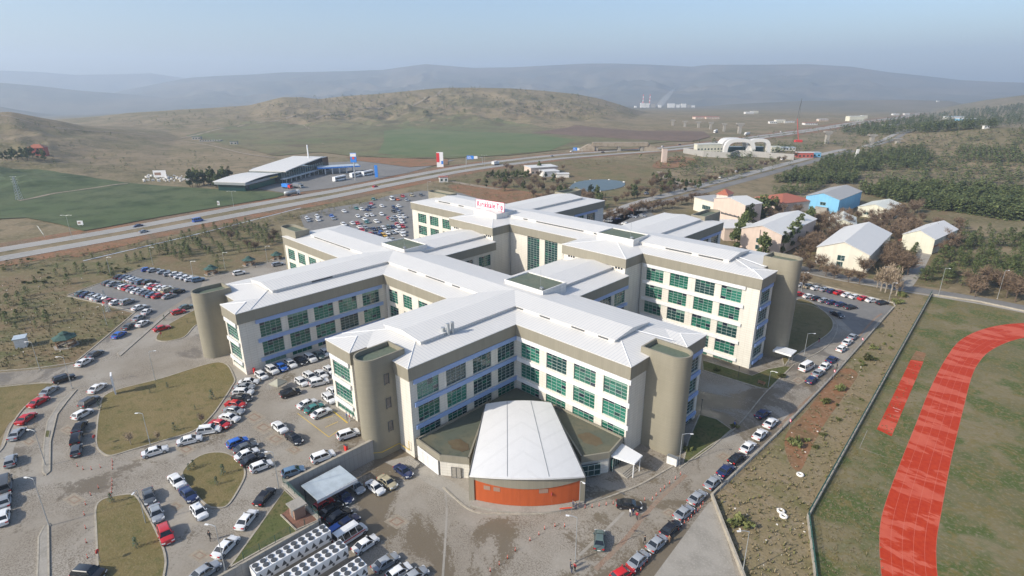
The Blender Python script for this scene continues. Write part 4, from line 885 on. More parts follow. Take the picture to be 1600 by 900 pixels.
part(mb, 'plinth', 'concrete', TH)
# flat roofed side rooms
def flatroom(pts, z, parent, names=('side_room',), matw='cream_cladding', cut=0):
    P = [np.array(p, float) for p in pts]; ar = sum(P[i][0]*P[(i+1) % len(P)][1]-P[(i+1) % len(P)][0]*P[i][1] for i in range(len(P)))
    if ar < 0: P = P[::-1]
    n = len(P); C = sum(P)/n
    w = MB(); w.prism([tuple(p+(C-p)/np.hypot(*(C-p))*.3) for p in P], -.1, z-.9); o = part(w, 'side_room', matw, parent)
    r = MB(); r.poly([(p[0]+(C-p)[0]*.02, p[1]+(C-p)[1]*.02, z-.35) for p in P]); part(r, 'flat_roof', 'dark_membrane', o)
    f = MB()
    for i in range(n):
        a, b = P[i], P[(i+1) % n]; d = (b-a)/np.hypot(*(b-a)); nn = np.array([-d[1], d[0]])*.3
        f.hexa([(*a, z-1.35), (*b, z-1.35), (*(b+nn), z-1.35), (*(a+nn), z-1.35)], [(*a, z), (*b, z), (*(b+nn), z), (*(a+nn), z)])
    part(f, 'parapet', 'taupe_cladding', o); return o
lr = flatroom([(-80.9, 55.9), (-73.4, 55.6), (-68.7, 58.8), (-78.4, 72.1), (-80.95, 76)], 4.65, TH)
rr = flatroom([(-71.5, 84.1), (-68.7, 82.2), (-54.0, 73.4), (-51.0, 78.2), (-52.0, 84.1)], 4.7, TH)
mb = MB(); mb.prism([tuple(p) for p in ((-80.9, 76), (-78.4, 72.2), (-68.9, 82.2), (-71.5, 84.2), (-81, 84.2))], 0, 4.3); part(mb, 'flat_roof', 'dark_membrane', TH)
# service doors, glazed entrance
def panel(p, q, t0, t1, z0, z1, out, mats, name, parent, n=1, frame=None):
    p, q = np.array(p, float), np.array(q, float); d = (q-p)/np.hypot(*(q-p)); nn = np.array([d[1], -d[0]])*out; mb = MB(); a = p+(q-p)*t0+nn; b = p+(q-p)*t1+nn
    mb.hexa([(*(a-nn), z0), (*(b-nn), z0), (*b, z0), (*a, z0)], [(*(a-nn), z1), (*(b-nn), z1), (*b, z1), (*a, z1)]); o = part(mb, name, mats, parent)
    if frame:
        mb = MB(); mat, nc, nr = frame
        for k in range(nc+1): c = a+(b-a)*k/nc; mb.tube([(*(c+nn*.2), z0), (*(c+nn*.2), z1)], .05, 4)
        for k in range(nr+1): zz = z0+(z1-z0)*k/nr; mb.tube([(*(a+nn*.2), zz), (*(b+nn*.2), zz)], .05, 4)
        part(mb, 'frame', mat, o)
    return o
panel((-80.9, 55.9), (-73.4, 55.6), .06, .94, .15, 3.2, .12, 'white_panel', 'roller_door', lr, frame=('white_metal', 4, 1))
panel((-73.2, 55.9), (-68.7, 58.9), .34, .68, 0, 2.3, .1, 'concrete', 'service_door', lr, frame=('dark_metal', 2, 1))
panel((-53.6, 73.6), (-51.2, 77.5), -.35, .72, .5, 2.9, .25, 'glass_dark', 'window', rr, frame=('mullion', 4, 2))
panel((-51.0, 78.6), (-51.6, 82.9), .05, .95, .2, 2.9, .3, 'glass_dark', 'entrance_door', rr, frame=('mullion', 4, 1))
mb = MB(); mb.hexa([(-51.6, 78.8, 3.2), (-46.6, 79.8, 3.2), (-46.9, 83.0, 3.2), (-51.9, 83.6, 3.2)], [(-51.6, 78.8, 3.55), (-46.6, 79.8, 3.55), (-46.9, 83.0, 3.55), (-51.9, 83.6, 3.55)]); cn = part(mb, 'entrance_canopy', 'white_metal', TH)
mb = MB(); mb.tube([(-47, 80.2, 0), (-47, 80.2, 3.2)], .1, 6); mb.tube([(-47.2, 82.7, 0), (-47.2, 82.7, 3.2)], .1, 6); part(mb, 'post', 'white_metal', cn)
mb = MB()
for k in range(4): mb.box(-50.9+k*.35, 79.2, 0, -48.6, 82.9, .55-.13*k) if k == 0 else mb.box(-48.6+(k-1)*.35, 79.2, 0, -48.25+(k-1)*.35, 82.9, .42-.13*(k-1))
part(mb, 'steps', 'concrete', TH)
mb = MB()
for k in range(6): mb.box(-81.6+k*.0, 54.3-k*.35, 0, -78.4, 54.65-k*.35, .8-k*.13)
part(mb, 'steps', 'concrete', TH)
for cx, cy, r1, r2 in ((-73.5, 60.5, 2.4, 1.5), (-56.5, 79.5, 2.6, 1.7)):
    pd = MB(); pd.poly([(cx+r1*math.cos(k*.35)+.3*math.sin(k*1.7), cy+r2*math.sin(k*.35)+.2*math.cos(k*2.1), 4.37) for k in range(18)]); part(pd, 'puddle_stain', 'wet_stain', TH)
# ================================================================== CARS
CT = {  # length, width, height, body profile (x from rear, z), cabin bottom x0,x1, cabin top x0,x1, belt z, roof z
 'sedan': (4.5, 1.76, 1.45, [(0, .42), (.03, .95), (.75, 1.0), (3.25, .98), (4.3, .80), (4.48, .55), (4.45, .28), (.06, .28)], (.55, 3.45), (1.25, 2.75), .96, 1.44),
 'hatchback': (4.05, 1.72, 1.50, [(0, .42), (.04, .98), (.4, 1.02), (2.95, .99), (3.88, .82), (4.03, .55), (4.0, .28), (.06, .28)], (.10, 3.15), (.50, 2.45), .98, 1.49),
 'suv': (4.5, 1.84, 1.70, [(0, .50), (.04, 1.10), (.35, 1.14), (3.25, 1.12), (4.3, .98), (4.48, .60), (4.45, .34), (.06, .34)], (.08, 3.45), (.42, 2.80), 1.10, 1.69),
 'estate': (4.6, 1.78, 1.52, [(0, .42), (.03, .98), (.4, 1.0), (3.35, .98), (4.4, .80), (4.58, .55), (4.55, .28), (.06, .28)], (.10, 3.5), (.50, 2.85), .97, 1.50),
 'minibus': (5.2, 1.95, 2.25, [(0, .45), (.03, 1.30), (.3, 1.32), (4.35, 1.28), (5.1, 1.05), (5.18, .60), (5.15, .34), (.06, .34)], (.06, 4.75), (.16, 4.0), 1.28, 2.24),
 'ambulance': (5.7, 2.05, 2.55, [(0, .45), (.03, 1.35), (.3, 1.37), (4.75, 1.28), (5.55, 1.0), (5.68, .60), (5.65, .34), (.06, .34)], (.06, 5.0), (.12, 4.2), 1.30, 2.55),
 'pickup': (4.9, 1.80, 1.72, [(0, .55), (.03, 1.02), (.3, 1.04), (3.6, 1.04), (4.7, .95), (4.88, .60), (4.85, .36), (.06, .36)], (1.75, 3.8), (2.05, 3.1), 1.03, 1.70),
}
CARP = {}
def carproto(tp, ck, far):
    key = (tp, ck, far)
    if key in CARP: return CARP[key]
    L_, Wd, H_, prof, cb, ct, zb, zr = CT[tp]; paint = 'car_paint_'+CARC[ck][0].replace(' ', '_')
    x0 = -L_/2; hw = Wd/2
    mb = MB()
    # lower body: lofted across the width with tucked sides
    secs = [(-hw, .90), (-hw*.93, 1.0), (hw*.93, 1.0), (hw, .90)]; n = len(prof); i0 = len(mb.v)
    SEC = [(-hw+.05, .90, .13), (-hw, .955, .07), (-hw+.20, .985, .015), (-hw*.45, 1, 0), (hw*.45, 1, 0), (hw-.20, .985, .015), (hw, .955, .07), (hw-.05, .90, .13)]
    for y, kx, dz in SEC:
        for px_, pz in prof: mb.v.append((x0+L_/2+(px_-L_/2)*kx, y*(1-.05*abs(px_/L_-.5)*2), pz-dz*(1 if pz > .7 else 0) if pz > .4 else pz+dz*.4))
    for j in range(7):
        for k in range(n): mb.f.append((i0+j*n+k, i0+j*n+(k+1) % n, i0+(j+1)*n+(k+1) % n, i0+(j+1)*n+k)); mb.m.append(0)
    mb.f.append(tuple(i0+k for k in range(n))[::-1]); mb.m.append(0); mb.f.append(tuple(i0+7*n+k for k in range(n))); mb.m.append(0)
    # roof and pillars
    tw = hw*.76; bw = hw*.93
    mb.hexa([(x0+ct[0], -tw, zr-.10), (x0+ct[1], -tw, zr-.10), (x0+ct[1], tw, zr-.10), (x0+ct[0], tw, zr-.10)], [(x0+ct[0]+.16, -tw+.10, zr), (x0+ct[1]-.12, -tw+.10, zr), (x0+ct[1]-.12, tw-.10, zr), (x0+ct[0]+.16, tw-.10, zr)], 0)
    def pil(xb, xt, s, w=.09): mb.hexa([(x0+xb-w, s*(bw+.012), zb-.05), (x0+xb+w, s*(bw+.012), zb-.05), (x0+xb+w, s*(bw-.06), zb-.05), (x0+xb-w, s*(bw-.06), zb-.05)], [(x0+xt-w*.7, s*(tw+.012), zr-.08), (x0+xt+w*.7, s*(tw+.012), zr-.08), (x0+xt+w*.7, s*(tw-.06), zr-.08), (x0+xt-w*.7, s*(tw-.06), zr-.08)], 0)
    midb = (cb[0]+cb[1])/2-.1; midt = (ct[0]+ct[1])/2
    for s in (-1, 1):
        pil(cb[0]+.08, ct[0]+.06, s, .10); pil(cb[1]-.08, ct[1]-.04, s, .06); pil(midb, midt, s, .05)
        if tp in ('minibus', 'ambulance'): pil(midb+1.2, midt+1.2, s, .05); pil(midb-1.2, midt-1.2, s, .05)
    if tp == 'ambulance': mb.box(x0+.3, -.55, 2.54, x0+3.8, .55, 2.62, 0)
    gb = MB(); gb.hexa([(x0+cb[0], -bw, zb-.06), (x0+cb[1], -bw, zb-.06), (x0+cb[1], bw, zb-.06), (x0+cb[0], bw, zb-.06)], [(x0+ct[0], -tw, zr-.09), (x0+ct[1], -tw, zr-.09), (x0+ct[1], tw, zr-.09), (x0+ct[0], tw, zr-.09)], 0)
    wx = (x0+.78, x0+L_-.82); wr = .32
    def wheelmb(x, s, b, m=0, mr=1):
        y = s*(hw-.10); N_ = 14
        ring = lambda r, yy: [(x+r*math.cos(2*math.pi*k/N_), yy, wr+r*math.sin(2*math.pi*k/N_)) for k in range(N_)]
        yo, yi = s*(hw+.015), s*(hw-.20)
        A, B, C = ring(wr, yi), ring(wr, yo-s*.02), ring(wr*.66, yo)
        for R0, R1 in ((A, B), (B, C)):
            for k in range(N_): b.quad(R0[k], R0[(k+1) % N_], R1[(k+1) % N_], R1[k], m)
        b.poly(ring(wr*.66, yo-s*.015), mr); b.poly(ring(wr, yi), m)
    if far:
        i = len(mb.v); mb.v += gb.v; mb.f += [tuple(q+i for q in f) for f in gb.f]; mb.m += [1]*len(gb.f)
        for x in wx:
            for s in (-1, 1): wheelmb(x, s, mb, 2, 2)
        for s in (-1, 1): mb.box(x0+L_-.16, s*.45, .62, x0+L_+.0, s*.75, .76, 3); mb.box(x0-.012, s*.5, .7, x0+.06, s*.78, .88, 4)
        r = mb.build('car', [paint, 'car_glass', 'black_rubber', 'clear_lamp', 'red_lamp'])
    else:
        r = thing('car', (0, 0, 0), 'car', 'car')
        bo = mb.build('body', [paint, 'car_glass'], r); bpy.context.view_layer.update()
        bm = bmesh.new(); bm.from_mesh(bo.data); bmesh.ops.recalc_face_normals(bm, faces=bm.faces[:]); bm.to_mesh(bo.data); bm.free()
        bo.data.polygons.foreach_set('use_smooth', [True]*len(bo.data.polygons)); bo.data.set_sharp_from_angle(angle=RAD(38))
        gb.build('windows', 'car_glass', r)
        for x in wx:
            for s in (-1, 1):
                b = MB(); wheelmb(x, s, b); wo = b.build('wheel', ['black_rubber', 'rim'], r)
        for s in (-1, 1):
            b = MB(); b.hexa([(x0+L_-.22, s*.42, .60), (x0+L_+.0, s*.42, .60), (x0+L_-.10, s*(hw-.03), .62), (x0+L_-.35, s*(hw-.03), .62)], [(x0+L_-.26, s*.42, .75), (x0+L_-.04, s*.42, .72), (x0+L_-.16, s*(hw-.03), .76), (x0+L_-.42, s*(hw-.03), .79)]); b.build('headlight', 'clear_lamp', r)
            b = MB(); b.box(x0-.015, s*(hw-.42), .70, x0+.14, s*(hw-.05), .90); b.build('tail_light', 'red_lamp', r)
            b = MB(); b.box(x0+cb[1]-.45, s*(hw), zb-.04, x0+cb[1]-.25, s*(hw+.16), zb+.10); b.build('wing_mirror', paint, r)
        b = MB(); b.box(x0-.03, -.26, .48, x0+.03, .26, .60); b.box(x0+L_-.06, -.26, .36, x0+L_+.01, .26, .46); b.build('number_plate', 'white_paint', r)
        b = MB(); b.box(x0+.25, -hw+.12, .16, x0+L_-.25, hw-.12, .34); b.build('underbody', 'black_rubber', r)
        if tp == 'ambulance':
            b = MB()
            for s in (-1, 1): b.box(x0+.1, s*(hw-.02), .92, x0+5.0, s*(hw+.012), 1.08)
            b.build('red_stripe', 'red_paint', r)
        if tp == 'pickup':
            b = MB(); b.box(x0+.15, -hw+.15, 1.0, x0+1.6, hw-.15, 1.06); b.build('load_bed', 'dark_metal', r)
    CARP[key] = Pool(r); return CARP[key]
ALLC = []
def car(tp, ck, x, y, dx, dy, label, group=None, z=None, far=False, jit=0):
    """stand a car where the photograph shows its middle; dx,dy is the way its nose points in the picture"""
    if z is None:
        p = GT(x, y, .55); q = GT(x+dx, y+dy, .55)
    else: p = G(x, y, z+.55); q = G(x+dx, y+dy, z+.55)
    base = gz(p[0], p[1]) if z is None else z
    rz = math.atan2(q[1]-p[1], q[0]-p[0])+random.uniform(-jit, jit)
    D = math.hypot(p[0], p[1]); far = far or D > 215
    o = carproto(tp, ck, far).put((p[0], p[1], base+.02), rz, label, None, group)
    o['category'] = 'ambulance' if tp == 'ambulance' else ('minibus' if tp == 'minibus' else 'car')
    if tp == 'ambulance': o.name = 'ambulance'
    if tp == 'minibus': o.name = 'minibus'
    if group: o['group'] = group
    elif 'group' in o: del o['group']
    return o
def carname(tp, ck): return CARC[ck][0]+' '+{'suv': 'off-roader', 'estate': 'estate car', 'pickup': 'pickup truck'}.get(tp, tp)
def row(spec, dx, dy, where, group, z=None, far=False, order='from the left', jit=.03):
    spec = sorted(spec, key=lambda s: s[0]) if 'left' in order else (sorted(spec, key=lambda s: -s[1]) if 'nearest' in order else spec)
    for i, s in enumerate(spec):
        x, y, ck = s[:3]; tp = s[3] if len(s) > 3 else random.choice(['sedan', 'sedan', 'hatchback', 'estate']); ddx, ddy = s[4:6] if len(s) > 5 else (dx, dy)
        ordn = ORD[i] if i < len(ORD) else 'number %d' % (i+1)
        car(tp, ck, x, y, ddx, ddy, '%s, %s %s %s' % (carname(tp, ck), ordn, order, where), group, z, far, jit)
def cv(pts, ox, oy, s): return [(ox+p[0]/s, oy+p[1]/s)+tuple(p[2:]) for p in pts]
# left car park, four rows
g_ = 'cars in the left car park'
row(cv([(862, 80, 'b', 'hatchback'), (900, 84, 's', 'sedan'), (958, 94, 's', 'sedan'), (992, 107, 's', 'hatchback'), (1030, 106, 'w', 'sedan'), (1058, 120, 'w', 'sedan'), (1092, 127, 'w', 'sedan'), (1120, 137, 'w', 'sedan'), (1160, 141, 'e', 'suv')], 0, 400, 3.75), 16, -3, 'in the back row of the left car park', g_, 4)
row(cv([(702, 122, 'k', 'sedan'), (733, 126, 'd', 'sedan'), (756, 133, 's', 'sedan'), (775, 141, 'w', 'sedan'), (797, 147, 's', 'sedan'), (830, 153, 'e', 'suv'), (874, 156, 'k', 'suv'), (885, 174, 'w', 'sedan'), (910, 182, 'r', 'sedan'), (937, 187, 'w', 'sedan'), (968, 190, 'w', 'sedan')], 0, 400, 3.75), 16, -5, 'in the upper middle row, left car park', g_, 4)
row(cv([(632, 159, 'g', 'hatchback'), (664, 164, 's', 'sedan'), (708, 176, 'g', 'sedan'), (728, 182, 'w', 'hatchback'), (755, 187, 'r', 'sedan'), (780, 196, 's', 'sedan'), (806, 205, 'w', 'sedan'), (840, 212, 's', 'sedan'), (868, 222, 'g', 'sedan'), (895, 228, 'e', 'sedan'), (930, 233, 'r', 'sedan'), (990, 236, 's', 'sedan'), (985, 203, 't', 'suv'), (1043, 210, 'k', 'suv')], 0, 400, 3.75), 16, -5, 'in the lower middle row, left car park', g_, 4)
row(cv([(477, 219, 'q', 'sedan'), (508, 226, 'd', 'sedan'), (543, 235, 's', 'sedan'), (568, 243, 'w', 'sedan'), (593, 252, 's', 'sedan'), (645, 265, 'r', 'hatchback'), (680, 272, 'w', 'sedan'), (746, 270, 's', 'suv'), (815, 302, 'w', 'sedan')], 0, 400, 3.75), 17, -6, 'in the front row of the left car park', g_, 4)
# approach road on the left
g_ = 'cars along the left approach road'
row(cv([(858, 328, 'w', 'sedan', 14, -10), (813, 364, 's', 'sedan', 16, -9), (835, 396, 'w', 'sedan', 16, -9), (757, 412, 'g', 'sedan', 15, -9), (697, 462, 'b', 'sedan', 16, -9)], 0, 400, 3.75), 15, -9, 'queueing past the left car park', g_, 4)
row([(148.5, 553.5, 'g', 'sedan', 17, -9), (131.5, 566, 'w', 'sedan', 18, -10), (100.5, 592, 'k', 'suv', 16, -5), (77, 611, 's', 'sedan', 14, -9), (60.5, 628, 'r', 'sedan', 15, -9), (41, 654, 'r', 'sedan', 13, -10), (27, 678, 's', 'sedan', 10, -11), (17, 720, 's', 'hatchback', 2, -12), (8, 759, 'g', 'minibus', 1, -14), (7, 783, 's', 'sedan', 1, -14), (4.5, 808, 'w', 'sedan', 2, -14)], 10, -8, 'in the far lane of the approach road', g_, 4, order='from the left')
row([(152, 606.5, 'w', 'sedan', 12, -8), (140, 628, 'g', 'suv', 12, -7), (129, 647, 'w', 'hatchback', 11, -6), (124.5, 667.5, 'k', 'sedan', 7, -10), (119.5, 686, 'k', 'suv', 3, -11), (119.5, 704, 'g', 'hatchback', 2, -12)], 5, -10, 'in the near lane of the approach road', g_, 4, order='from the left')
car('suv', 'k', 139, 897, 22, 2, 'black off-roader half cut by the bottom edge beside the long lawn', 'cars along the left approach road', 4)
car('sedan', 'q', 290.5, 480, 16, -4, 'dull green sedan parked beyond the small triangular lawn at the tower', None, 4); car('hatchback', 'r', 279, 487.5, 12, -3, 'red hatchback at the top corner of the small lawn by the tower', None, 4); car('sedan', 'r', 253, 513, 14, -4, 'red sedan parked across the tip of the small tower lawn', None, 4)
car('suv', 'w', 374, 427, 15, -3, 'white off-roader driving on the road behind the left wing', None, 4); car('estate', 's', 434, 413, 16, -3, 'silver estate car on the road at the far corner of the left wing', None, 4)
# around the two lawns and the clinic forecourt
g_ = 'cars parked along the big lawn'
row([(242.5, 705.5, 'w', 'sedan', 38, -11), (296.5, 688, 'w', 'sedan', 38, -9), (327, 672.5, 'w', 'suv', 34, -5), (344, 663, 'r', 'sedan', 28, 5), (359, 653, 'w', 'sedan', 30, 6), (366, 642, 's', 'sedan', 30, 4), (368.5, 632, 'r', 'sedan', 30, 3), (378, 622, 'k', 'sedan', 30, 3), (380, 613, 'w', 'estate', 30, 0), (382, 605, 's', 'sedan', 30, -1), (389, 597, 'w', 'sedan', 30, -2)], 30, 0, 'beside the big lawn', g_, 4)
g_ = 'cars parked along the left wing'
row([(408.5, 587, 'w', 'hatchback'), (425, 578.5, 'w', 'suv'), (440, 574, 'b', 'hatchback'), (454, 568.5, 'w', 'estate'), (470, 564, 'k', 'sedan'), (485, 560, 'w', 'suv'), (498.5, 555, 'q', 'sedan'), (509, 551, 'w', 'hatchback')], 13, 9, 'along the left wing wall', g_, 4)
g_ = 'cars in the clinic forecourt'
row([(471, 597, 'w', 'hatchback', 14, 9), (485, 589.5, 'w', 'suv', 14, 9), (502, 585, 'w', 'sedan', 14, 9), (515, 579, 'w', 'hatchback', 14, 9)], 14, 9, 'in the double row by the front wing', g_, 4)
car('suv', 'w', 499, 598, 26, -6, 'white off-roader parked crosswise behind the double row of white cars', g_, 4)
car('suv', 'k', 454, 614.5, 26, -8, 'black off-roader beside the small canvas tent', None, 4)
car('estate', 'w', 514.5, 622.5, 15, 13, 'white estate with black roof close to the front wing wall', g_, 4); car('sedan', 'w', 522, 612, 14, 11, 'white sedan half hidden behind the front wing corner', g_, 4)
row([(480, 631, 'w', 'sedan'), (491, 638, 'n', 'sedan'), (502, 645.5, 'w', 'sedan')], 27, -12, 'in the row at the yellow lines', g_, 4)
car('suv', 'w', 544.5, 679, 30, -10, 'white off-roader at the foot of the front stair tower', g_, 4); car('suv', 'w', 505, 714, 32, -12, 'white off-roader with dark sunroof along the retaining wall', g_, 4)
car('hatchback', 'e', 458.5, 737, 32, -10, 'steel blue hatchback at the end of the retaining wall', g_, 4); car('sedan', 'w', 437, 668, 17, 14, 'white sedan crossing the middle of the clinic forecourt', g_, 4); car('sedan', 'k', 459.5, 685.5, 18, 13, 'black sedan nose to tail with a white one in mid forecourt', g_, 4)
row([(371.5, 691.5, 'b', 'hatchback'), (384, 699.5, 'g', 'sedan'), (386, 710, 'w', 'sedan'), (395.5, 718.5, 'k', 'sedan'), (408.5, 728.5, 'w', 'hatchback')], 32, -13, 'in the slanted row at the round lawn', 'cars slanting towards the round lawn', 4)
row([(276.5, 752, 'w', 'sedan', 17, 18), (294.5, 773, 'd', 'sedan', 16, 18), (311, 800, 'w', 'hatchback', 15, 19)], 16, 18, 'left of the round lawn', 'cars left of the round lawn', 4)
row([(233, 776, 'g', 'sedan', 6, 22), (244.5, 802, 's', 'sedan', 8, 22), (259, 835.5, 'r', 'suv', 7, 22)], 7, 22, 'right of the long lawn', 'cars along the long lawn', 4)
row([(413.5, 776, 'k', 'sedan', 22, -26), (385.5, 812, 'w', 'sedan', 22, -27), (353, 854.5, 'w', 'sedan', 26, -26), (320, 894, 's', 'sedan', 24, -17)], 22, -26, 'along the green corner lawn', 'cars along the corner lawn', 4)
# lower yard
g_ = 'cars in the service yard'
car('estate', 's', 555.5, 760, 14, 13, 'silver estate car half under the right end of the carport', g_, 0); car('sedan', 'w', 586.5, 762, 18, 14, 'white sedan in the service yard between carport and beige car', g_, 0); car('sedan', 't', 605.5, 753.5, 18, 13, 'beige sedan in the service yard beside a white one', g_, 0)
car('sedan', 'd', 630.5, 736.5, 18, 13, 'dark blue sedan at the foot of the hall steps', g_, 0)
row([(505, 789, 'r', 'hatchback', 16, -10), (517, 797, 'k', 'sedan', 18, -11), (530, 806, 'k', 'sedan', 18, -11), (543, 817, 'd', 'sedan', 18, -12), (527, 828, 'b', 'hatchback', 16, -10)], 16, -10, 'in the shaded row above the ambulance', g_, 0)
car('ambulance', 'w', 548, 837, 28, -18, 'white ambulance with red side stripe beside the chiller rows', None, 0)
row([(571.5, 850.5, 'w', 'sedan'), (603, 879, 's', 'sedan'), (624, 894, 'w', 'hatchback'), (648, 901, 's', 'sedan')], 26, -17, 'in the row below the ambulance', g_, 0)
car('sedan', 'q', 936.5, 844, 1, -22, 'grey green sedan standing alone in the front yard', None, 0); car('sedan', 'k', 983, 789, 34, 3, 'black sedan with people beside it in the front yard', None, 0); car('sedan', 'd', 537, 776, 14, 12, 'dark sedan under the carport roof', g_, 0)
row([(973, 897, 'r', 'hatchback', 24, -15), (998, 875, 's', 'sedan', 17, -15), (1027, 848.5, 's', 'sedan', 16, -14), (1048, 826, 'k', 'sedan', 16, -14), (1068.5, 801, 's', 'sedan', 15, -13), (1089.5, 777.5, 's', 'sedan', 14, -13), (1114, 754, 's', 'sedan', 14, -12), (1134, 735, 'd', 'sedan', 14, -12), (1151.5, 716.5, 'k', 'sedan', 14, -11), (1168.5, 698.5, 'w', 'sedan', 13, -11), (1187.5, 679, 'w', 'sedan', 12, -11), (1204, 661, 'w', 'sedan', 12, -10)], 14, -12, 'in the line along the right wall', 'cars in line along the right wall', 0)
car('sedan', 'd', 1191.5, 647, 13, -8, 'dark blue sedan driving up the right road in the shade', None, 0)
row([(1268, 594, 'd', 'hatchback'), (1278.5, 583, 's', 'sedan'), (1289, 572.5, 'w', 'sedan'), (1299.5, 562, 'd', 'sedan'), (1315, 545, 'w', 'hatchback'), (1323.5, 535, 'w', 'sedan'), (1332, 526.5, 's', 'sedan')], 11, -8, 'in the far line along the right wall', 'cars in line along the right wall', 0)
car('minibus', 'w', 1260, 574.5, 12, -7, 'creamy white van on the right road beside the parked line', None, 0); car('sedan', 'k', 1308, 491.5, 11, 5, 'black sedan turning out of the right car park', None, 0)
row(cv([(420, 104, 'w', 'sedan'), (467, 113, 't', 'sedan'), (514, 124, 'w', 'sedan'), (570, 133, 's', 'sedan'), (614, 144, 'd', 'hatchback'), (662, 153, 'r', 'sedan'), (712, 168, 'w', 'sedan'), (762, 179, 'w', 'sedan'), (816, 189, 'r', 'sedan'), (867, 201, 'w', 'sedan'), (935, 217, 'k', 'sedan')], 1150, 420, 4.09), 13, -2, 'in the back row of the right car park', 'cars in the right car park', 0)
row(cv([(402, 163, 'r', 'hatchback'), (465, 176, 'w', 'sedan'), (518, 191, 'k', 'sedan'), (563, 203, 's', 'sedan'), (614, 216, 'd', 'sedan'), (670, 228, 'd', 'sedan'), (733, 246, 'k', 'sedan')], 1150, 420, 4.09), 13, -2, 'in the front row of the right car park', 'cars in the right car park', 0)
# rear car park: rows by depth
RL = [(158, 328, 'w'), (172, 356, 's'), (285, 305, 'w'), (298, 350, 'w'), (465, 300, 'b'), (485, 332, 's'), (622, 242, 'w'), (776, 203, 'n'), (845, 218, 'w'), (910, 222, 'd'), (940, 190, 'd'), (968, 183, 's'), (962, 148, 'r'), (990, 90, 'n'), (1095, 177, 'w'), (1240, 190, 'd'), (1307, 178, 'w'), (1240, 240, 'k'), (1285, 222, 'd'), (1310, 258, 's'), (793, 303, 'w'), (905, 295, 'w'), (965, 288, 'w'), (1090, 280, 'w'), (878, 342, 'w'), (905, 375, 'n'), (728, 390, 'w'), (787, 390, 'r'), (618, 405, 'w'), (1027, 370, 'w'), (1180, 328, 'r'), (1215, 347, 's'), (1250, 317, 's'), (1310, 305, 'w'), (1325, 340, 'w'), (1345, 375, 'w'), (1368, 310, 'w'), (820, 440, 'w'), (885, 443, 's'), (690, 457, 'd'), (715, 475, 's'), (780, 480, 's'), (845, 477, 'r'), (870, 520, 'w'), (955, 528, 'r'), (1015, 525, 'd'), (1065, 550, 'd'), (1085, 513, 'b'), (1120, 540, 'y'), (1165, 515, 'w'), (1235, 508, 's'), (1290, 492, 'w'), (1360, 495, 'w'), (1355, 535, 'w'), (1165, 590, 'w'), (1230, 598, 's'), (990, 465, 'd'), (1055, 458, 'g'), (1115, 452, 'w'), (1175, 440, 'q'), (1238, 440, 'd'), (1297, 432, 'w'), (1355, 430, 'r'), (1285, 405, 'r'), (1290, 92, 'o'), (1355, 52, 'r'), (1470, 42, 't'), (1400, 100, 's'), (1585, 38, 'g')]
bands = {}
for x, y, c in RL: bands.setdefault(0 if y < 130 else 1 if y < 265 else 2 if y < 385 else 3 if y < 485 else 4, []).append((460+x/8, 300+y/8, c))
for b, nm in ((0, 'at the far end, rear car park'), (1, 'in the second band, rear car park'), (2, 'in the middle of the rear car park'), (3, 'in the fourth band, rear car park'), (4, 'nearest the roofs, rear car park')): row(bands[b], 6, 3.5, nm, 'cars in the rear car park', 4, True, jit=.12)
car('minibus', 'w', 460+1222/8, 300+92/8, 6, 4, 'white minibus at the far end of the rear car park', None, 4, True)
# traffic and distant cars
car('sedan', 'd', 215.5, 353, -16, 3, 'dark blue car on the far carriageway of the highway', None); car('sedan', 's', 224, 362, 16, -4, 'silver car on the near carriageway of the highway'); car('minibus', 'b', 309, 345, 15, -3, 'blue van on the near carriageway of the highway')
car('hatchback', 'r', 586, 291.5, 12, -3, 'small red car on the highway beside the filling station'); car('sedan', 'r', 987, 327.5, 6, 2, 'red car in the street behind the rear wings'); car('sedan', 'w', 988, 338.5, 10, 1, 'white car parked in the street behind the rear wings')
row([(x, y, c, 'sedan') for x, y, c in [(452, 281, 's'), (461, 278.5, 'w'), (470, 276.5, 's'), (480, 274.5, 'w'), (487, 271, 'g'), (493, 268.5, 's'), (499, 266.5, 'd'), (505, 264.5, 'w')]], 8, 1, 'along the service station front', 'cars at the service station', None, True)
car('minibus', 'w', 434.5, 281, 12, 0, 'white minibus in front of the service station', None, None, True)
row([(x, y, c, 'sedan') for x, y, c in [(1010, 302, 'w'), (1034, 296, 'k'), (1060, 291, 's'), (1078, 285.5, 'w'), (1104, 282, 'd'), (1126, 277, 'w'), (1150, 268, 'w'), (1173, 263, 's'), (1196, 256, 'k'), (1222, 249, 'w')]], 9, -3, 'driving on the tree lined boulevard', 'cars on the boulevard', None, True)
row([(x, y, c, 'sedan') for x, y, c in [(893, 236.5, 'w'), (862, 244, 's'), (942, 238, 'k'), (1035, 229, 'w'), (1062, 226, 'k'), (1118, 222, 's'), (1145, 217, 'w'), (1220, 206, 'w')]], 9, -2, 'on the distant highway', 'cars on the distant highway', None, True)
row([(x, y, c, 'sedan') for x, y, c in [(937, 350, 'w'), (950, 345, 's'), (963, 341, 'd'), (1003, 337, 's'), (978, 350, 'w')]], 7, 1, 'in the campus car park behind', 'cars in the campus car park', None, True)

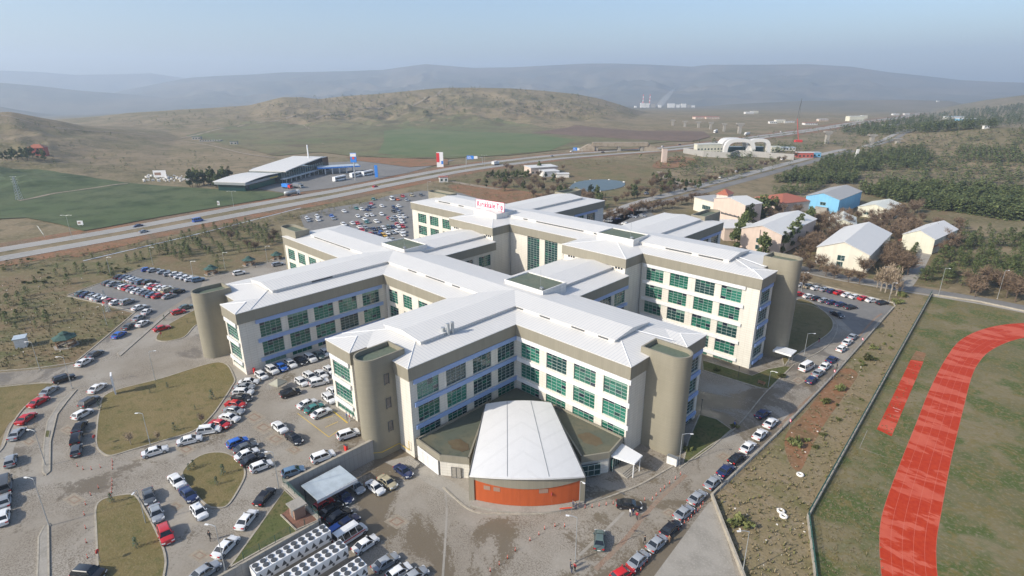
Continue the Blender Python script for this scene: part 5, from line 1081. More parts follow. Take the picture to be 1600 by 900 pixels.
# lorries, coaches
def lorry(name, x, y, dx, dy, L_, H_, mats, label, cat, cab=True, z=None, tanker=False, Wd=2.5):
    p = GT(x, y, .8); q = GT(x+dx, y+dy, .8); t = thing(name, (p[0], p[1], gz(p[0], p[1])+.25), label, cat, None, math.atan2(q[1]-p[1], q[0]-p[0]))
    w = Wd/2; h = L_/2
    if cab:
        mb = MB(); mb.hexa([(h-2.1, -w, .5), (h, -w, .5), (h, w, .5), (h-2.1, w, .5)], [(h-2.1, -w*.95, H_*.85), (h-.35, -w*.95, H_*.85), (h-.35, w*.95, H_*.85), (h-2.1, w*.95, H_*.85)]); mb.build('cab', mats[0], t)
        mb = MB(); mb.box(h-.24, -w*.85, 1.5, h-.06, w*.85, 2.3); mb.build('windscreen', 'car_glass', t)
        mb = MB()
        if tanker: mb.tube([(-h, 0, H_*.58), (h-2.4, 0, H_*.58)], w*.9, 12); mb.build('tank', mats[1], t, True)
        else: mb.box(-h, -w, .9, h-2.3, w, H_); mb.build('load_box', mats[1], t)
        mb = MB(); mb.box(-h, -w*.6, .45, h-2, w*.6, .85); mb.build('chassis', 'dark_metal', t)
    else:
        mb = MB(); mb.hexa([(-h, -w, .35), (h, -w, .35), (h, w, .35), (-h, w, .35)], [(-h+.1, -w*.96, H_), (h-.3, -w*.96, H_), (h-.3, w*.96, H_), (-h+.1, w*.96, H_)]); mb.build('body', mats[0], t)
        mb = MB(); mb.box(-h+.6, -w-.02, 1.5, h-.5, w+.02, 2.5); mb.box(h-.25, -w*.85, 1.2, h-.02, w*.85, 2.8); mb.build('windows', 'car_glass', t)
    for xx in ((h-1.4, -h+1.5, -h+2.7) if L_ > 7 else (h-1.2, -h+1.3)):
        for s in (-1, 1):
            mb = MB(); mb.tube([(xx, s*(w-.28), .5), (xx, s*(w+.02), .5)], .5, 12); mb.build('wheel', 'black_rubber', t)
    return t
lorry('coach', 530.5, 281, 9, -2, 12, 3.4, ['white_metal'], 'long white coach nearest the highway at the service station', 'coach', False)
lorry('coach', 556.5, 275, 9, -2, 12, 3.4, ['white_metal'], 'white coach in the middle of three parked coaches', 'coach', False)
lorry('coach', 574.5, 272.5, 9, -2, 12, 3.4, ['white_metal'], 'white coach at the right end of three parked coaches', 'coach', False)
lorry('tanker_lorry', 456.5, 303.5, 12, -2, 10, 3.2, ['white_metal', 'steel_pole'], 'white tanker lorry with grey tank at the forecourt edge', 'lorry', True, tanker=True)
lorry('fire_lorry', 449, 293, 9, 1, 8, 3.0, ['red_paint', 'sign_blue'], 'red lorry with blue load parked near the station', 'lorry')
lorry('delivery_lorry', 466, 292, 9, 1, 8, 3.0, ['grey_metal', 'grey_metal'], 'grey lorry parked right of the red lorry', 'lorry')
lorry('delivery_lorry', 774, 256.5, 8, -2, 9, 3.2, ['white_metal', 'white_panel'], 'white lorry on the highway beside the blue road sign', 'lorry')
lorry('road_lorry', 1118, 206.5, -9, 2, 14, 3.8, ['white_metal', 'white_panel'], 'distant white articulated lorry left of the tall bridge pier', 'lorry')
lorry('road_lorry', 1167, 210.5, -9, 1, 12, 3.8, ['white_metal', 'white_panel'], 'distant white lorry right of the tall bridge pier', 'lorry')
# ================================================================== WALLS, FENCES, YARD EQUIPMENT
def wallthing(name, P, h, th, mat, label, cat, cap=None, z0=None):
    t = thing(name, (P[0][0], P[0][1], P[0][2]), label, cat); mb = MB(); cb = MB()
    for a, b in zip(P[:-1], P[1:]):
        d = (b-a)[:2]; d = d/np.hypot(*d); n = np.array([-d[1], d[0]])*th/2
        zb_ = min(a[2], b[2]) if z0 is None else z0
        mb.prism([tuple(a[:2]+n), tuple(b[:2]+n), tuple(b[:2]-n), tuple(a[:2]-n)], zb_-.3, zb_+h)
        n2 = n*1.35; cb.prism([tuple(a[:2]+n2), tuple(b[:2]+n2), tuple(b[:2]-n2), tuple(a[:2]-n2)], zb_+h+.003, zb_+h+.10)
    part(mb, 'wall', mat, t)
    if cap: part(cb, 'coping', cap, t)
    return t
A_ = np.array
wallthing('retaining_wall', [A_([-87.0, 51.2, 0]), A_([-87.0, 31.9, 0]), A_([-74.5, 31.9, 0])], 4.45, .45, 'rough_concrete', 'grey streaked concrete retaining wall below the clinic forecourt with a yellow pipe', 'wall', 'kerb_stone')
wallthing('terrace_wall', [A_([-74.5, 31.7, 0]), A_([-74.5, -15, 0])], 4.12, .3, 'rough_concrete', 'low edged concrete wall between green corner lawn and chillers', 'wall', 'kerb_stone')
wallthing('boundary_wall', W([(1111, 776), (1119, 768), (1222, 671), (1300, 590), (1396, 481)], 0), .45, .35, 'kerb_stone', 'long low stone wall along the right road beside the rough ground', 'wall')
wallthing('boundary_wall', W([(1112, 778), (1162, 905), (1180, 960)], 0), .9, .35, 'kerb_stone', 'pale low wall running down to the bottom edge beside the concrete apron', 'wall')
wallthing('boundary_wall', W([(1398, 479), (1396, 474), (1245, 437)], 0), .4, .35, 'kerb_stone', 'low pale wall behind the back row of the right car park', 'wall')
wallthing('boundary_wall', W([(1457, 461), (1530, 472), (1600, 487), (1700, 505)], 0), .5, .35, 'kerb_stone', 'low pale wall between stadium field and side street', 'wall')
fp = W([(1455, 461), (1262, 809), (1274, 905), (1280, 960)], 0)
fw_ = wallthing('stadium_fence', fp, .7, .4, 'kerb_stone', 'long green mesh fence on a pale kerb wall beside the running track', 'fence')
mb = MB(); pb = MB()
for a, b in zip(fp[:-1], fp[1:]):
    L0 = np.hypot(*(b-a)[:2]); n = int(L0/2.6)
    for i in range(n+1): p = a+(b-a)*i/n; pb.box(p[0]-.04, p[1]-.04, .7, p[0]+.04, p[1]+.04, 1.8)
    for zz in (.95, 1.15, 1.35, 1.55, 1.75): mb.tube([(a[0], a[1], zz), (b[0], b[1], zz)], .022, 4)
part(mb, 'mesh_panel', 'green_mesh', fw_); part(pb, 'fence_posts', 'green_mesh', fw_)
def railing(P, h, label, mat='green_mesh', name='mesh_fence', cat='fence', sp=2.0, wires=5, zoff=0, kind=None):
    t = thing(name, P[0], label, cat); mb = MB(); pb = MB()
    for a, b in zip(P[:-1], P[1:]):
        L0 = np.hypot(*(b-a)[:2]); n = max(1, int(L0/sp))
        for i in range(n+1): p = a+(b-a)*i/n; pb.box(p[0]-.035, p[1]-.035, p[2]+zoff, p[0]+.035, p[1]+.035, p[2]+h+zoff)
        for k in range(wires): zz = h*(k+1)/wires+zoff; mb.tube([(a[0], a[1], a[2]+zz), (b[0], b[1], b[2]+zz)], .022, 4)
    part(mb, 'rails', mat, t); part(pb, 'fence_posts', mat, t); return t
railing([A_([-87, 31.9, 4.6]), A_([-74.5, 31.9, 4.6]), A_([-74.5, 20, 4.6])], 1.3, 'green mesh fence on the wall above the carport cars')
railing(W([(1125, 768), (1222, 674), (1300, 592), (1390, 487)], 0), 1.1, 'thin grey post and wire fence along the rough ground', 'grey_metal', sp=3, wires=3)
# chillers
def chiller(u0, v0, v1, nrow, label):
    t = thing('chiller', (u0+1.1, (v0+v1)/2, 0), label, 'chiller', 'white chillers in the service yard'); w = 2.2; mb = MB()
    mb.box(u0, v0, 1.95, u0+w, v1, 3.9); part(mb, 'casing', 'white_metal', t)
    mb = MB(); mb.box(u0+.2, v0+.1, .0, u0+w-.2, v1-.1, 1.95); part(mb, 'base_plinth', 'concrete', t)
    n = nrow; st = (v1-v0)/n
    for i in range(n):
        for k in (0, 1):
            x, y = u0+.6+k*1.0, v0+(i+.5)*st; mb = MB(); ring = 14
            mb.tube([(x, y, 3.9), (x, y, 4.02)], .43, ring, 0, True); part(mb, 'fan', 'dark_metal', t)
            if i % 3 == 2 and k: pass
    mb = MB()
    for i in range(n):
        y = v0+(i+.5)*st
        for s, x in ((1, u0+w+.01), (-1, u0-.01)): mb.poly([(x, y-.42, 2.6), (x, y+.42, 2.6), (x, y, 3.5)][::s])
        if i % 2: mb.box(u0+w, y+.2, 2.1, u0+w+.04, y+.55, 2.5)
    part(mb, 'side_vent', 'dark_metal', t)
    mb = MB(); mb.box(u0+.04, v0+st*2-.01, 3.90, u0+w-.04, v0+st*2+.03, 3.93); mb.box(u0-.02, v0-.02, 3.88, u0+w+.02, v0+.04, 3.93); part(mb, 'panel_joint', 'grey_metal', t)
chiller(-73.6, 20.3, 32.1, 10, 'white chiller with twin rows of round fans, nearest the green corner lawn')
chiller(-68.7, 20.4, 32.2, 10, 'middle white chiller of the three, with twin rows of black fans')
chiller(-63.6, 20.8, 32.3, 10, 'rightmost white chiller, cut by the bottom edge beside the parked silver cars')
# carport
t = thing('carport', (-82.5, 38, 0), 'grey blue sheet roofed carport against the concrete retaining wall', 'carport')
mb = MB(); mb.hexa([(-85.6, 34.3, 3.2), (-80.2, 34.5, 3.0), (-80.4, 42.2, 3.0), (-85.8, 42.0, 3.2)], [(-85.6, 34.3, 3.4), (-80.2, 34.5, 3.2), (-80.4, 42.2, 3.2), (-85.8, 42.0, 3.4)]); part(mb, 'roof', 'carport_roof', t)
mb = MB(); mb.box(-80.25, 34.4, 2.6, -80.15, 42.2, 3.18); part(mb, 'fascia', 'white_metal', t)
for x, y in ((-80.4, 34.7), (-80.5, 42), (-85.4, 34.7), (-85.5, 41.8), (-80.45, 38.3)): mb = MB(); mb.tube([(x, y, 0), (x, y, 3.05)], .07, 6); part(mb, 'post', 'dark_metal', t)
# transformer hut with its plot
c = G(466, 806, 4); t = thing('transformer_hut', (c[0], c[1], 4.16), 'small brown brick hut with flat grey roof on red gravel', 'hut'); t.rotation_euler.z = 0
mb = MB(); mb.box(-.9, -.9, 0, .9, .9, 2.1); mb.build('wall', 'brick_render', t); mb = MB(); mb.box(-1.2, -1.2, 2.1, 1.2, 1.2, 2.3); mb.build('roof', 'concrete', t); mb = MB(); mb.box(-.35, -.94, .1, .35, -.9, 1.8); mb.build('door', 'grey_metal', t)
wallthing('plot_kerb', W([(439, 806), (463, 830)], 4)+W([(463, 830), (497, 815)], 4)[1:], .35, .18, 'kerb_stone', 'low kerb round the red gravel plot of the brick hut', 'kerb')
# small tent
c = G(436, 608, 4); t = thing('tent', c, 'small pyramid canvas tent beside the black off-roader', 'tent', None, .3)
mb = MB(); a = 2.0; h = .35
for k in range(4):
    p, q = [(a*math.cos(x), a*math.sin(x)) for x in (k*math.pi/2+.78, (k+1)*math.pi/2+.78)]
    mb.poly([(*p, 1.7), (*q, 1.7), (0, 0, 2.7)]); mb.quad((*p, 1.45), (*q, 1.45), (*q, 1.7), (*p, 1.7))
mb.build('canopy', 'tent_canvas', t)
for k in range(4): x = k*math.pi/2+.78; mb = MB(); mb.tube([(1.95*math.cos(x), 1.95*math.sin(x), 0), (1.95*math.cos(x), 1.95*math.sin(x), 1.5)], .04, 5); mb.build('pole', 'grey_metal', t)
# white kiosk, gazebos
c = G(35, 541, 4); t = thing('kiosk', c, 'small white cabin with pale blue flat roof on the left grass', 'cabin', None, RAD(-15)); mb = MB(); mb.box(-1.5, -1.2, 0, 1.5, 1.2, 2.6); mb.build('wall', 'white_panel', t); mb = MB(); mb.box(-1.75, -1.45, 2.6, 1.75, 1.45, 2.78); mb.build('roof', 'carport_roof', t); mb = MB(); mb.box(-.5, -1.24, 0, .3, -1.2, 2.1); mb.build('door', 'grey_metal', t); mb = MB(); mb.box(.6, -1.24, 1.0, 1.2, -1.2, 1.8); mb.build('window', 'glass_dark', t)
def gazebo(x, y, s, label):
    c = GT(x, y); t = thing('gazebo', c, label, 'gazebo', 'green roofed gazebos'); R_ = 2.6*s
    H6 = lambda r, z: [(r*math.cos(k*math.pi/3), r*math.sin(k*math.pi/3), z) for k in range(6)]
    mb = MB(); lo, mid, up = H6(R_, 2.2*s), H6(R_*.35, 3.0*s), H6(R_*.42, 3.15*s)
    for k in range(6): mb.quad(lo[k], lo[(k+1) % 6], mid[(k+1) % 6], mid[k]); mb.poly([up[k], up[(k+1) % 6], (0, 0, 3.7*s)])
    for k in range(6): a, b = lo[k], lo[(k+1) % 6]; mb.quad((a[0], a[1], a[2]-.12), (b[0], b[1], b[2]-.12), b, a)
    mb.poly(H6(R_, 2.08*s)[::-1]); mb.build('roof', 'gazebo_roof', t)
    for p in H6(R_*.8, 0): mb = MB(); mb.tube([(p[0], p[1], 0), (p[0], p[1], 2.2*s)], .09, 5); mb.build('post', 'wood', t)
    mb = MB()
    L_ = H6(R_*.75, 0)
    for k in range(5): wa, wb = A_(L_[k][:2]), A_(L_[k+1][:2]); wallseg(mb, wa, wb, .35, .45, .45, .35); wallseg(mb, wa*1.04, wb*1.04, .55, .95, .95, .06)
    mb.build('bench', 'wood', t); mb = MB(); mb.prism([p[:2] for p in H6(R_*1.05, 0)], 0, .12); mb.build('floor', 'concrete', t)
gazebo(104, 540, 1.15, 'green roofed timber gazebo on the grass left of the approach road'); gazebo(331, 428, 1.0, 'green roofed gazebo right of the left car park by the road'); gazebo(390, 414, 1.0, 'green roofed gazebo near the planted pine rows'); gazebo(433, 405, .9, 'green roofed gazebo close to the rear end of the hospital')
# crescent totem sign
c = G(181, 616, 4); t = thing('totem_sign', c, 'white totem sign with a red crescent at the big lawn corner', 'sign', None, RAD(-12)); mb = MB(); mb.hexa([(-.45, -.12, 0), (.45, -.12, 0), (.45, .12, 0), (-.45, .12, 0)], [(-.65, -.12, 3.0), (.55, -.12, 3.0), (.55, .12, 3.0), (-.65, .12, 3.0)]); mb.build('pedestal', 'sign_white', t)
mb = MB(); mb.box(-1.3, -.15, 2.6, .95, .15, 5.0); mb.build('sign_board', 'sign_white', t)
mb = MB(); C1, C2 = [], []
for k in range(25): a = RAD(40+k*280/24); C1.append((.62*math.cos(a), .62*math.sin(a)))
for k in range(25): a = RAD(320-k*280/24); C2.append((.16+.48*math.cos(a), .48*math.sin(a)))
for k in range(24):
    p, q, r_, s_ = C1[k], C1[k+1], C2[23-k], C2[24-k]; mb.quad(*[(-.2+x[0], -.17, 3.9+x[1]) for x in (p, q, r_, s_)])
mb.build('crescent_emblem', 'sign_red', t); mb = MB(); mb.box(-.35, -.16, .6, .2, -.13, .9); mb.box(-.4, -.16, 1.2, .3, -.13, 1.35); mb.build('panel_marking', 'sign_blue', t)
# tyres, bench, hydrant, boxes
def torus(mb, R_, r_, z, n=20, m=8):
    i0 = len(mb.v)
    for i in range(n):
        for j in range(m): a, b = 2*math.pi*i/n, 2*math.pi*j/m; mb.v.append(((R_+r_*math.cos(b))*math.cos(a), (R_+r_*math.cos(b))*math.sin(a), z+r_*math.sin(b)))
    for i in range(n):
        for j in range(m): mb.f.append((i0+i*m+j, i0+((i+1) % n)*m+j, i0+((i+1) % n)*m+(j+1) % m, i0+i*m+(j+1) % m)); mb.m.append(0)
for x, y, l in ((1220, 800, 'upper white painted tyre of the pair lying on rough ground'), (1224, 808, 'lower white painted tyre of the pair lying on rough ground'), (1250, 743, 'single white painted tyre lying alone on rough ground')):
    mb = MB(); torus(mb, .48, .22, .22); o = mb.build('painted_tyre', 'stone_white', None, True, G(x, y, .03)); tag(o, l, 'tyre', 'painted tyres on the rough ground')
c = G(1050, 725, 0); t = thing('control_cabinet', c, 'white service cabinet beside the lamp post at the right stair tower', 'cabinet', None, .1); mb = MB(); mb.box(-1.0, -.4, 0, 1.0, .4, 1.7); mb.build('casing', 'white_panel', t); mb = MB(); mb.box(-1.05, -.45, 1.7, 1.05, .45, 1.78); mb.build('lid', 'grey_metal', t)
c = G(1189, 601, 0); t = thing('bench', c, 'pale bench on the grass strip in front of the rear wing', 'bench', None, 0); mb = MB(); mb.box(-.9, -.25, .42, .9, .25, .5); mb.build('seat', 'wood', t); mb = MB(); mb.box(-.9, .2, .5, .9, .28, .95); mb.build('backrest', 'wood', t)
for s in (-.7, .7): mb = MB(); mb.box(s-.05, -.2, 0, s+.05, .25, .42); mb.build('leg', 'concrete', t)
c = G(541, 704, 4); t = thing('hose_box', c, 'red fire hose box beside the top of the retaining wall', 'fire box'); mb = MB(); mb.box(-.4, -.2, 0, .4, .2, 1.2); mb.build('casing', 'red_paint', t); mb = MB(); mb.box(-.44, -.24, 1.2, .44, .24, 1.26); mb.build('lid', 'dark_metal', t)
c = G(398, 584, 4); t = thing('hose_box', c, 'red round topped box at the corner of the left wing', 'fire box'); mb = MB(); mb.box(-.35, -.2, .4, .35, .2, 1.5); mb.build('casing', 'red_paint', t); mb = MB(); mb.tube([(0, 0, 0), (0, 0, .4)], .06, 5); mb.build('leg', 'red_paint', t)
c = G(528, 826+12, 0)
# yard bollards
bol = thing('bollard', (0, 0, 0), 'red and white bollard', 'bollard'); mb = MB(); mb.tube([(0, 0, .05), (0, 0, .72)], .045, 7); mb.build('post', 'orange_plastic', bol); mb = MB(); mb.tube([(0, 0, 0), (0, 0, .06)], .12, 8); mb.build('base', 'black_rubber', bol); mb = MB(); mb.tube([(0, 0, .48), (0, 0, .58)], .05, 7, 0, False); mb.build('white_band', 'sign_white', bol)
BP = Pool(bol)
def bollards(pts, z, label, group):
    for x, y in pts: o = BP.put(G(x, y, z+.016), random.uniform(0, 3), label, None, group); o['category'] = 'bollard'
bollards([(766, 893), (780, 883), (793, 873), (805, 861), (828, 845), (842, 836), (851, 827), (867, 823), (882, 823)], 0, 'orange bollard in the curved line across the front yard', 'bollards curving across the front yard')
bollards([(914, 794), (925, 793), (936, 791), (947, 789.5), (958, 788), (1007, 782), (1019, 781), (1025, 775), (1032, 768), (1038, 763), (1046, 756), (1055, 749), (1063, 742)], 0, 'orange bollard in the line from the hall corner to the right stair tower', 'bollards from the hall to the stair tower')
bollards([(1001, 892), (1006, 885), (1011, 879), (1017, 871), (1024, 863), (1036, 851), (1060, 829), (1064.5, 824), (1069, 818), (1075, 814), (1080, 809), (1085, 803), (1090, 799), (1094, 794), (1098, 789)], 0, 'orange bollard in the row between parked cars and concrete apron', 'bollards along the concrete apron')
bollards([(176, 722), (176, 727), (176, 733), (175.5, 752), (175.5, 758), (175, 764), (174.5, 770), (173, 775)], 4, 'orange bollard in the short row crossing the road between two lawns', 'bollards between the two left lawns')
bollards([(121, 729), (130, 734), (143, 734), (157, 731), (154, 763), (142, 774), (134, 789), (132, 805), (134, 826), (135, 848), (137, 872)], 4, 'orange bollard scattered on the left road junction', 'bollards on the left road junction')
# lamp posts
def lamp(x, y, hgt, z, label, arm=(1.6, 0), double=False, top=None, rz=0.0):
    c = G(x, y, z) if z is not None else GT(x, y); t = thing('street_lamp', c, label, 'street lamp', 'grey street lamps', rz)
    mb = MB(); mb.tube([(0, 0, 0), (0, 0, hgt)], [.08, .045], 8); mb.build('pole', 'steel_pole', t); mb = MB(); mb.box(-.22, -.22, 0, .22, .22, .12); mb.build('base', 'concrete', t)
    for s in ((1, -1) if double else (1,)):
        mb = MB(); mb.tube([(0, 0, hgt-.05), (s*arm[0]*.5, s*arm[1]*.5, hgt+.12), (s*arm[0], s*arm[1], hgt+.15)], .05, 6); mb.build('arm', 'steel_pole', t)
        mb = MB(); d = Vector((arm[0], arm[1], 0)).normalized()*s; p = Vector((s*arm[0], s*arm[1], hgt+.13)); q = p+d*.55; n = Vector((-d.y, d.x, 0))*.12
        mb.hexa([tuple(p-n-Vector((0, 0, .1))), tuple(q-n-Vector((0, 0, .1))), tuple(q+n-Vector((0, 0, .1))), tuple(p+n-Vector((0, 0, .1)))], [tuple(p-n), tuple(q-n), tuple(q+n), tuple(p+n)]); mb.build('lamp_head', 'white_metal', t)
    return t
lamp(1061, 727, 7.0, 0, 'tall street lamp beside the white cabinet at the right stair tower', (1.1, 1.0)); lamp(1256, 556, 6.5, 0, 'street lamp beside the round topped lawn below the rear stair tower', (1.1, 1.0)); lamp(1200, 606, 4.5, 0, 'street lamp at the tip of the rear grass strip', (1, .2))
lamp(1160, 897, 8, 0, 'street lamp behind the pale wall at the bottom edge', (-.9, -.9)); lamp(899, 878, 8.5, 0, 'white street lamp standing among the front yard bollards', (-1, -.6)); lamp(905, 793, 5.5, 0, 'thin white post in front of the orange hall front', (.5, 0))
lamp(62.5, 578, 7.5, 4, 'street lamp on the grass beside the small white cabin', (-.8, -.8)); lamp(113, 607, 8, 4, 'street lamp at the upper tip of the curved planting strip', (-.8, -.8)); lamp(243, 595, 7.5, 4, 'street lamp on the upper edge of the big lawn', (.4, .9)); lamp(77, 822, 9, 4, 'street lamp at the head of the lower planting strip', (-.9, -.6)); lamp(72, 728, 7.5, 4, 'street lamp at the foot of the curved planting strip', (-.9, -.6))
lamp(236, 699, 7.5, 4, 'street lamp on the lower edge of the big lawn', (-.6, -.6)); lamp(436, 764, 7.5, 4, 'street lamp at the corner where retaining wall meets green lawn', (-.6, -.6)); lamp(352, 892, 8, 4, 'street lamp at the bottom tip of the green corner lawn', (-.9, -.6)); lamp(228, 818, 6.5, 4, 'street lamp on the right edge of the long lawn', (.5, -.5)); lamp(167, 508, 6.5, 4, 'street lamp on the grass below the left car park', (1, 0))
lamp(173, 431, 7, 4, 'street lamp behind the left end of the left car park', (.9, .9)); lamp(239, 414, 7, 4, 'street lamp behind the back row of the left car park', (.9, .9)); lamp(303, 438, 7, 4, 'street lamp at the right end of the left car park', (.9, .9)); lamp(352, 421, 6.5, 4, 'street lamp between the two gazebos by the road', (.9, .9)); lamp(418, 410, 6.5, 4, 'street lamp on the road near the rear stair tower', (.9, .9))
lamp(113, 374, 11, None, 'double armed highway lamp on the left median', (1.4, 1.4), True); lamp(366, 327, 10, None, 'double armed highway lamp above the planted pines', (1.4, 1.4), True); lamp(1558, 467, 10, 0, 'plain tall pole on the side street verge at right', (.6, .6)); lamp(1466, 463, 10, 0, 'tall street lamp where the stadium fence meets the side street', (.9, .4))
for x, y, n in ((1252, 455, 'left end'), (1310, 431, 'left part'), (1376, 446, 'middle'), (1388, 473, 'right corner')): lamp(x, y, 7, 0, 'thin street lamp behind the right car park at its '+n, (.8, .3))
lamp(669, 307, 9, None, 'street lamp beside the service road left of the roof sign', (1, 1)); lamp(757, 262, 10, None, 'double armed lamp right of the blue road sign', (1.4, 1.4), True); lamp(728, 266, 10, None, 'lamp just left of the blue road sign', (1.4, 1.4))
def minilamp(x, y, z, label):
    t = thing('garden_lamp', G(x, y, z), label, 'lamp', 'short black garden lamps'); mb = MB(); mb.tube([(0, 0, 0), (0, 0, 3.2)], .05, 6); mb.build('pole', 'dark_metal', t); mb = MB(); mb.tube([(0, 0, 3.2), (0, 0, 3.35), (0, 0, 3.55)], [.1, .22, .05], 8); mb.build('lantern', 'dark_metal', t)
minilamp(1153, 592, 0, 'short black lamp against the cream wall of the rear wing'); minilamp(1095, 645, 0, 'short black lamp beside the blue banded end wall'); 
# traffic signs
def rsign(x, y, z, label, mat='sign_magenta', h=2.4, r=.35):
    t = thing('traffic_sign', G(x, y, z), label, 'traffic sign', None, RAD(-45)); mb = MB(); mb.tube([(0, 0, 0), (0, 0, h)], .04, 6); mb.build('post', 'grey_metal', t)
    mb = MB(); mb.tube([(0, -.03, h-.2), (0, -.07, h-.2)], r, 14); mb.build('sign_disc', mat, t); mb = MB(); mb.tube([(0, -.075, h-.2), (0, -.08, h-.2)], r*.62, 14); mb.build('sign_face', 'sign_blue' if mat == 'sign_red' else 'sign_white', t)
rsign(1233, 671, 0, 'round red sign on the rough ground beside the right wall'); rsign(1302, 592, 0, 'round red sign behind the parked line on the right road'); rsign(1346, 541, 0, 'round red sign near the top of the right wall'); rsign(151, 697, 4, 'round sign at the left edge of the big lawn', 'sign_red'); rsign(158, 880, 4, 'round sign on the left edge of the long lawn', 'sign_red'); rsign(253, 528, 4, 'round red sign on the tip of the small tower lawn', 'sign_red', 1.6); rsign(862, 792, 0, 'round sign in front of the orange hall panel', 'sign_red', 3.0)
# poles and barrier frames by the hall corner
t = thing('crowd_barrier', G(884, 800, 0), 'low orange and white barrier frame near the hall corner', 'barrier', None, .9); mb = MB()
for x in (-1, 1): mb.tube([(x, -.3, 0), (x, 0, .9), (x, .3, 0)], .03, 5)
mb.build('legs', 'grey_metal', t); mb = MB(); mb.box(-1.1, -.03, .7, 1.1, .03, .95); mb.build('plank', 'orange_plastic', t)
# ================================================================== PEOPLE
def person(x, y, z, rz, shirt, trousers, label, pose='stand', sc=1.0):
    """one continuous skinned body; legs, arms, head grown from a joint skeleton"""
    st = .13 if pose == 'stand' else .34
    J = {'pel': (0, 0, .96, .155), 'waist': (0, 0, 1.10, .135), 'chest': (.01, 0, 1.32, .165), 'neck': (0, 0, 1.50, .06), 'head': (.03, 0, 1.62, .10), 'top': (.02, 0, 1.72, .085)}
    E_ = [('pel', 'waist'), ('waist', 'chest'), ('chest', 'neck'), ('neck', 'head'), ('head', 'top')]
    for s, nm in ((1, 'l'), (-1, 'r')):
        f_ = s*st*.5 if pose == 'walk' else .02*s
        J.update({'hip'+nm: (0, s*.10, .90, .10), 'knee'+nm: (f_*.7+.03, s*.11, .50, .065), 'ank'+nm: (f_, s*.115, .09, .045), 'toe'+nm: (f_+.18, s*.13, .04, .04),
                  'sh'+nm: (0, s*.19, 1.42, .065), 'el'+nm: (-f_*.5, s*.25, 1.14, .045), 'wr'+nm: (-f_*.6+.12, s*.24, .90, .033), 'ha'+nm: (-f_*.6+.17, s*.235, .81, .038)})
        E_ += [('pel', 'hip'+nm), ('hip'+nm, 'knee'+nm), ('knee'+nm, 'ank'+nm), ('ank'+nm, 'toe'+nm), ('chest', 'sh'+nm), ('sh'+nm, 'el'+nm), ('el'+nm, 'wr'+nm), ('wr'+nm, 'ha'+nm)]
    ks = list(J); me = bpy.data.meshes.new('body'); me.from_pydata([J[k][:3] for k in ks], [(ks.index(a), ks.index(b)) for a, b in E_], [])
    o = bpy.data.objects.new('tmp', me); COL.objects.link(o); md = o.modifiers.new('s', 'SKIN')
    for i, k in enumerate(ks): me.skin_vertices[0].data[i].radius = (J[k][3]*.8, J[k][3]); me.skin_vertices[0].data[i].use_root = (k == 'pel')
    sb = o.modifiers.new('b', 'SUBSURF'); sb.levels = sb.render_levels = 1
    bpy.context.view_layer.update(); m2 = bpy.data.meshes.new_from_object(o.evaluated_get(bpy.context.evaluated_depsgraph_get())); bpy.data.objects.remove(o)
    m2.materials.clear()
    for q in ('skin', shirt, trousers, 'black_rubber'): m2.materials.append(M(q))
    for p in m2.polygons:
        c = p.center; p.use_smooth = True
        p.material_index = 3 if c.z < .09 else 2 if c.z < .98 and abs(c.y) < .215 else 0 if (c.z > 1.5 or c.z < .90) else 1
    b = bpy.data.objects.new('person', m2); COL.objects.link(b); b.location = G(x, y, z+.02); b.rotation_euler.z = rz; b.scale = (sc,)*3
    h = MB()
    n_ = 8
    for j in range(3):
        for k in range(n_):
            a, b_ = 2*math.pi*k/n_, 2*math.pi*(k+1)/n_; R0, R1 = (.105, .10, .07)[j], (.10, .07, .0)[j]; z0_, z1_ = (1.66, 1.74, 1.79)[j], (1.74, 1.79, 1.81)[j]
            h.quad((.0+R0*math.cos(a), R0*math.sin(a), z0_), (.0+R0*math.cos(b_), R0*math.sin(b_), z0_), (.0+R1*math.cos(b_), R1*math.sin(b_), z1_), (.0+R1*math.cos(a), R1*math.sin(a), z1_))
    h.build('hair', 'hair_dark', b, True)
    return tag(b, label, 'person')
person(329, 845, 4, 2.0, 'black_cloth', 'black_cloth', 'person in black walking beside the white sedan at the corner lawn', 'walk', 1.1)
person(984, 807, 0, 1.0, 'white_cloth', 'navy_cloth', 'leftmost of three people at the black sedan, in white top'); person(989, 806, 0, 2.5, 'navy_cloth', 'navy_cloth', 'middle one of three people at the black sedan, in dark top'); person(995, 812, 0, 2.0, 'red_cloth', 'black_cloth', 'person in a red top behind the black sedan', 'walk')
person(893, 896, 0, 1.2, 'black_cloth', 'navy_cloth', 'person in dark clothes at the bottom edge near the curved kerb'); person(898, 893, 0, 1.6, 'red_cloth', 'black_cloth', 'person in dark red top at the bottom edge near the curved kerb'); person(891, 888, 0, .6, 'grey_cloth', 'navy_cloth', 'person in grey top standing behind two others at the bottom edge')
person(1007, 850, 0, 0, 'black_cloth', 'black_cloth', 'person in black beside the second silver car of the line', 'walk'); person(1045, 849, 0, 2, 'brown_cloth', 'brown_cloth', 'person in brown clothes behind the black sedan in the line')
person(1126, 758, 0, 1, 'black_cloth', 'grey_cloth', 'person in black by the wall corner beside the silver sedan'); person(895, 794, 0, 1, 'navy_cloth', 'black_cloth', 'person in navy clothes beside the white post at the hall corner'); person(899, 796, 0, 2, 'grey_cloth', 'navy_cloth', 'person in grey top beside the white post at the hall corner')
person(1147, 668, 0, .6, 'blue_cloth', 'navy_cloth', 'person in bright blue trousers and dark top at the shaded kerb', 'walk'); person(1185, 575+96, 0, 1, 'black_cloth', 'black_cloth', 'person in black at the kerb left of the white sedans') if False else None
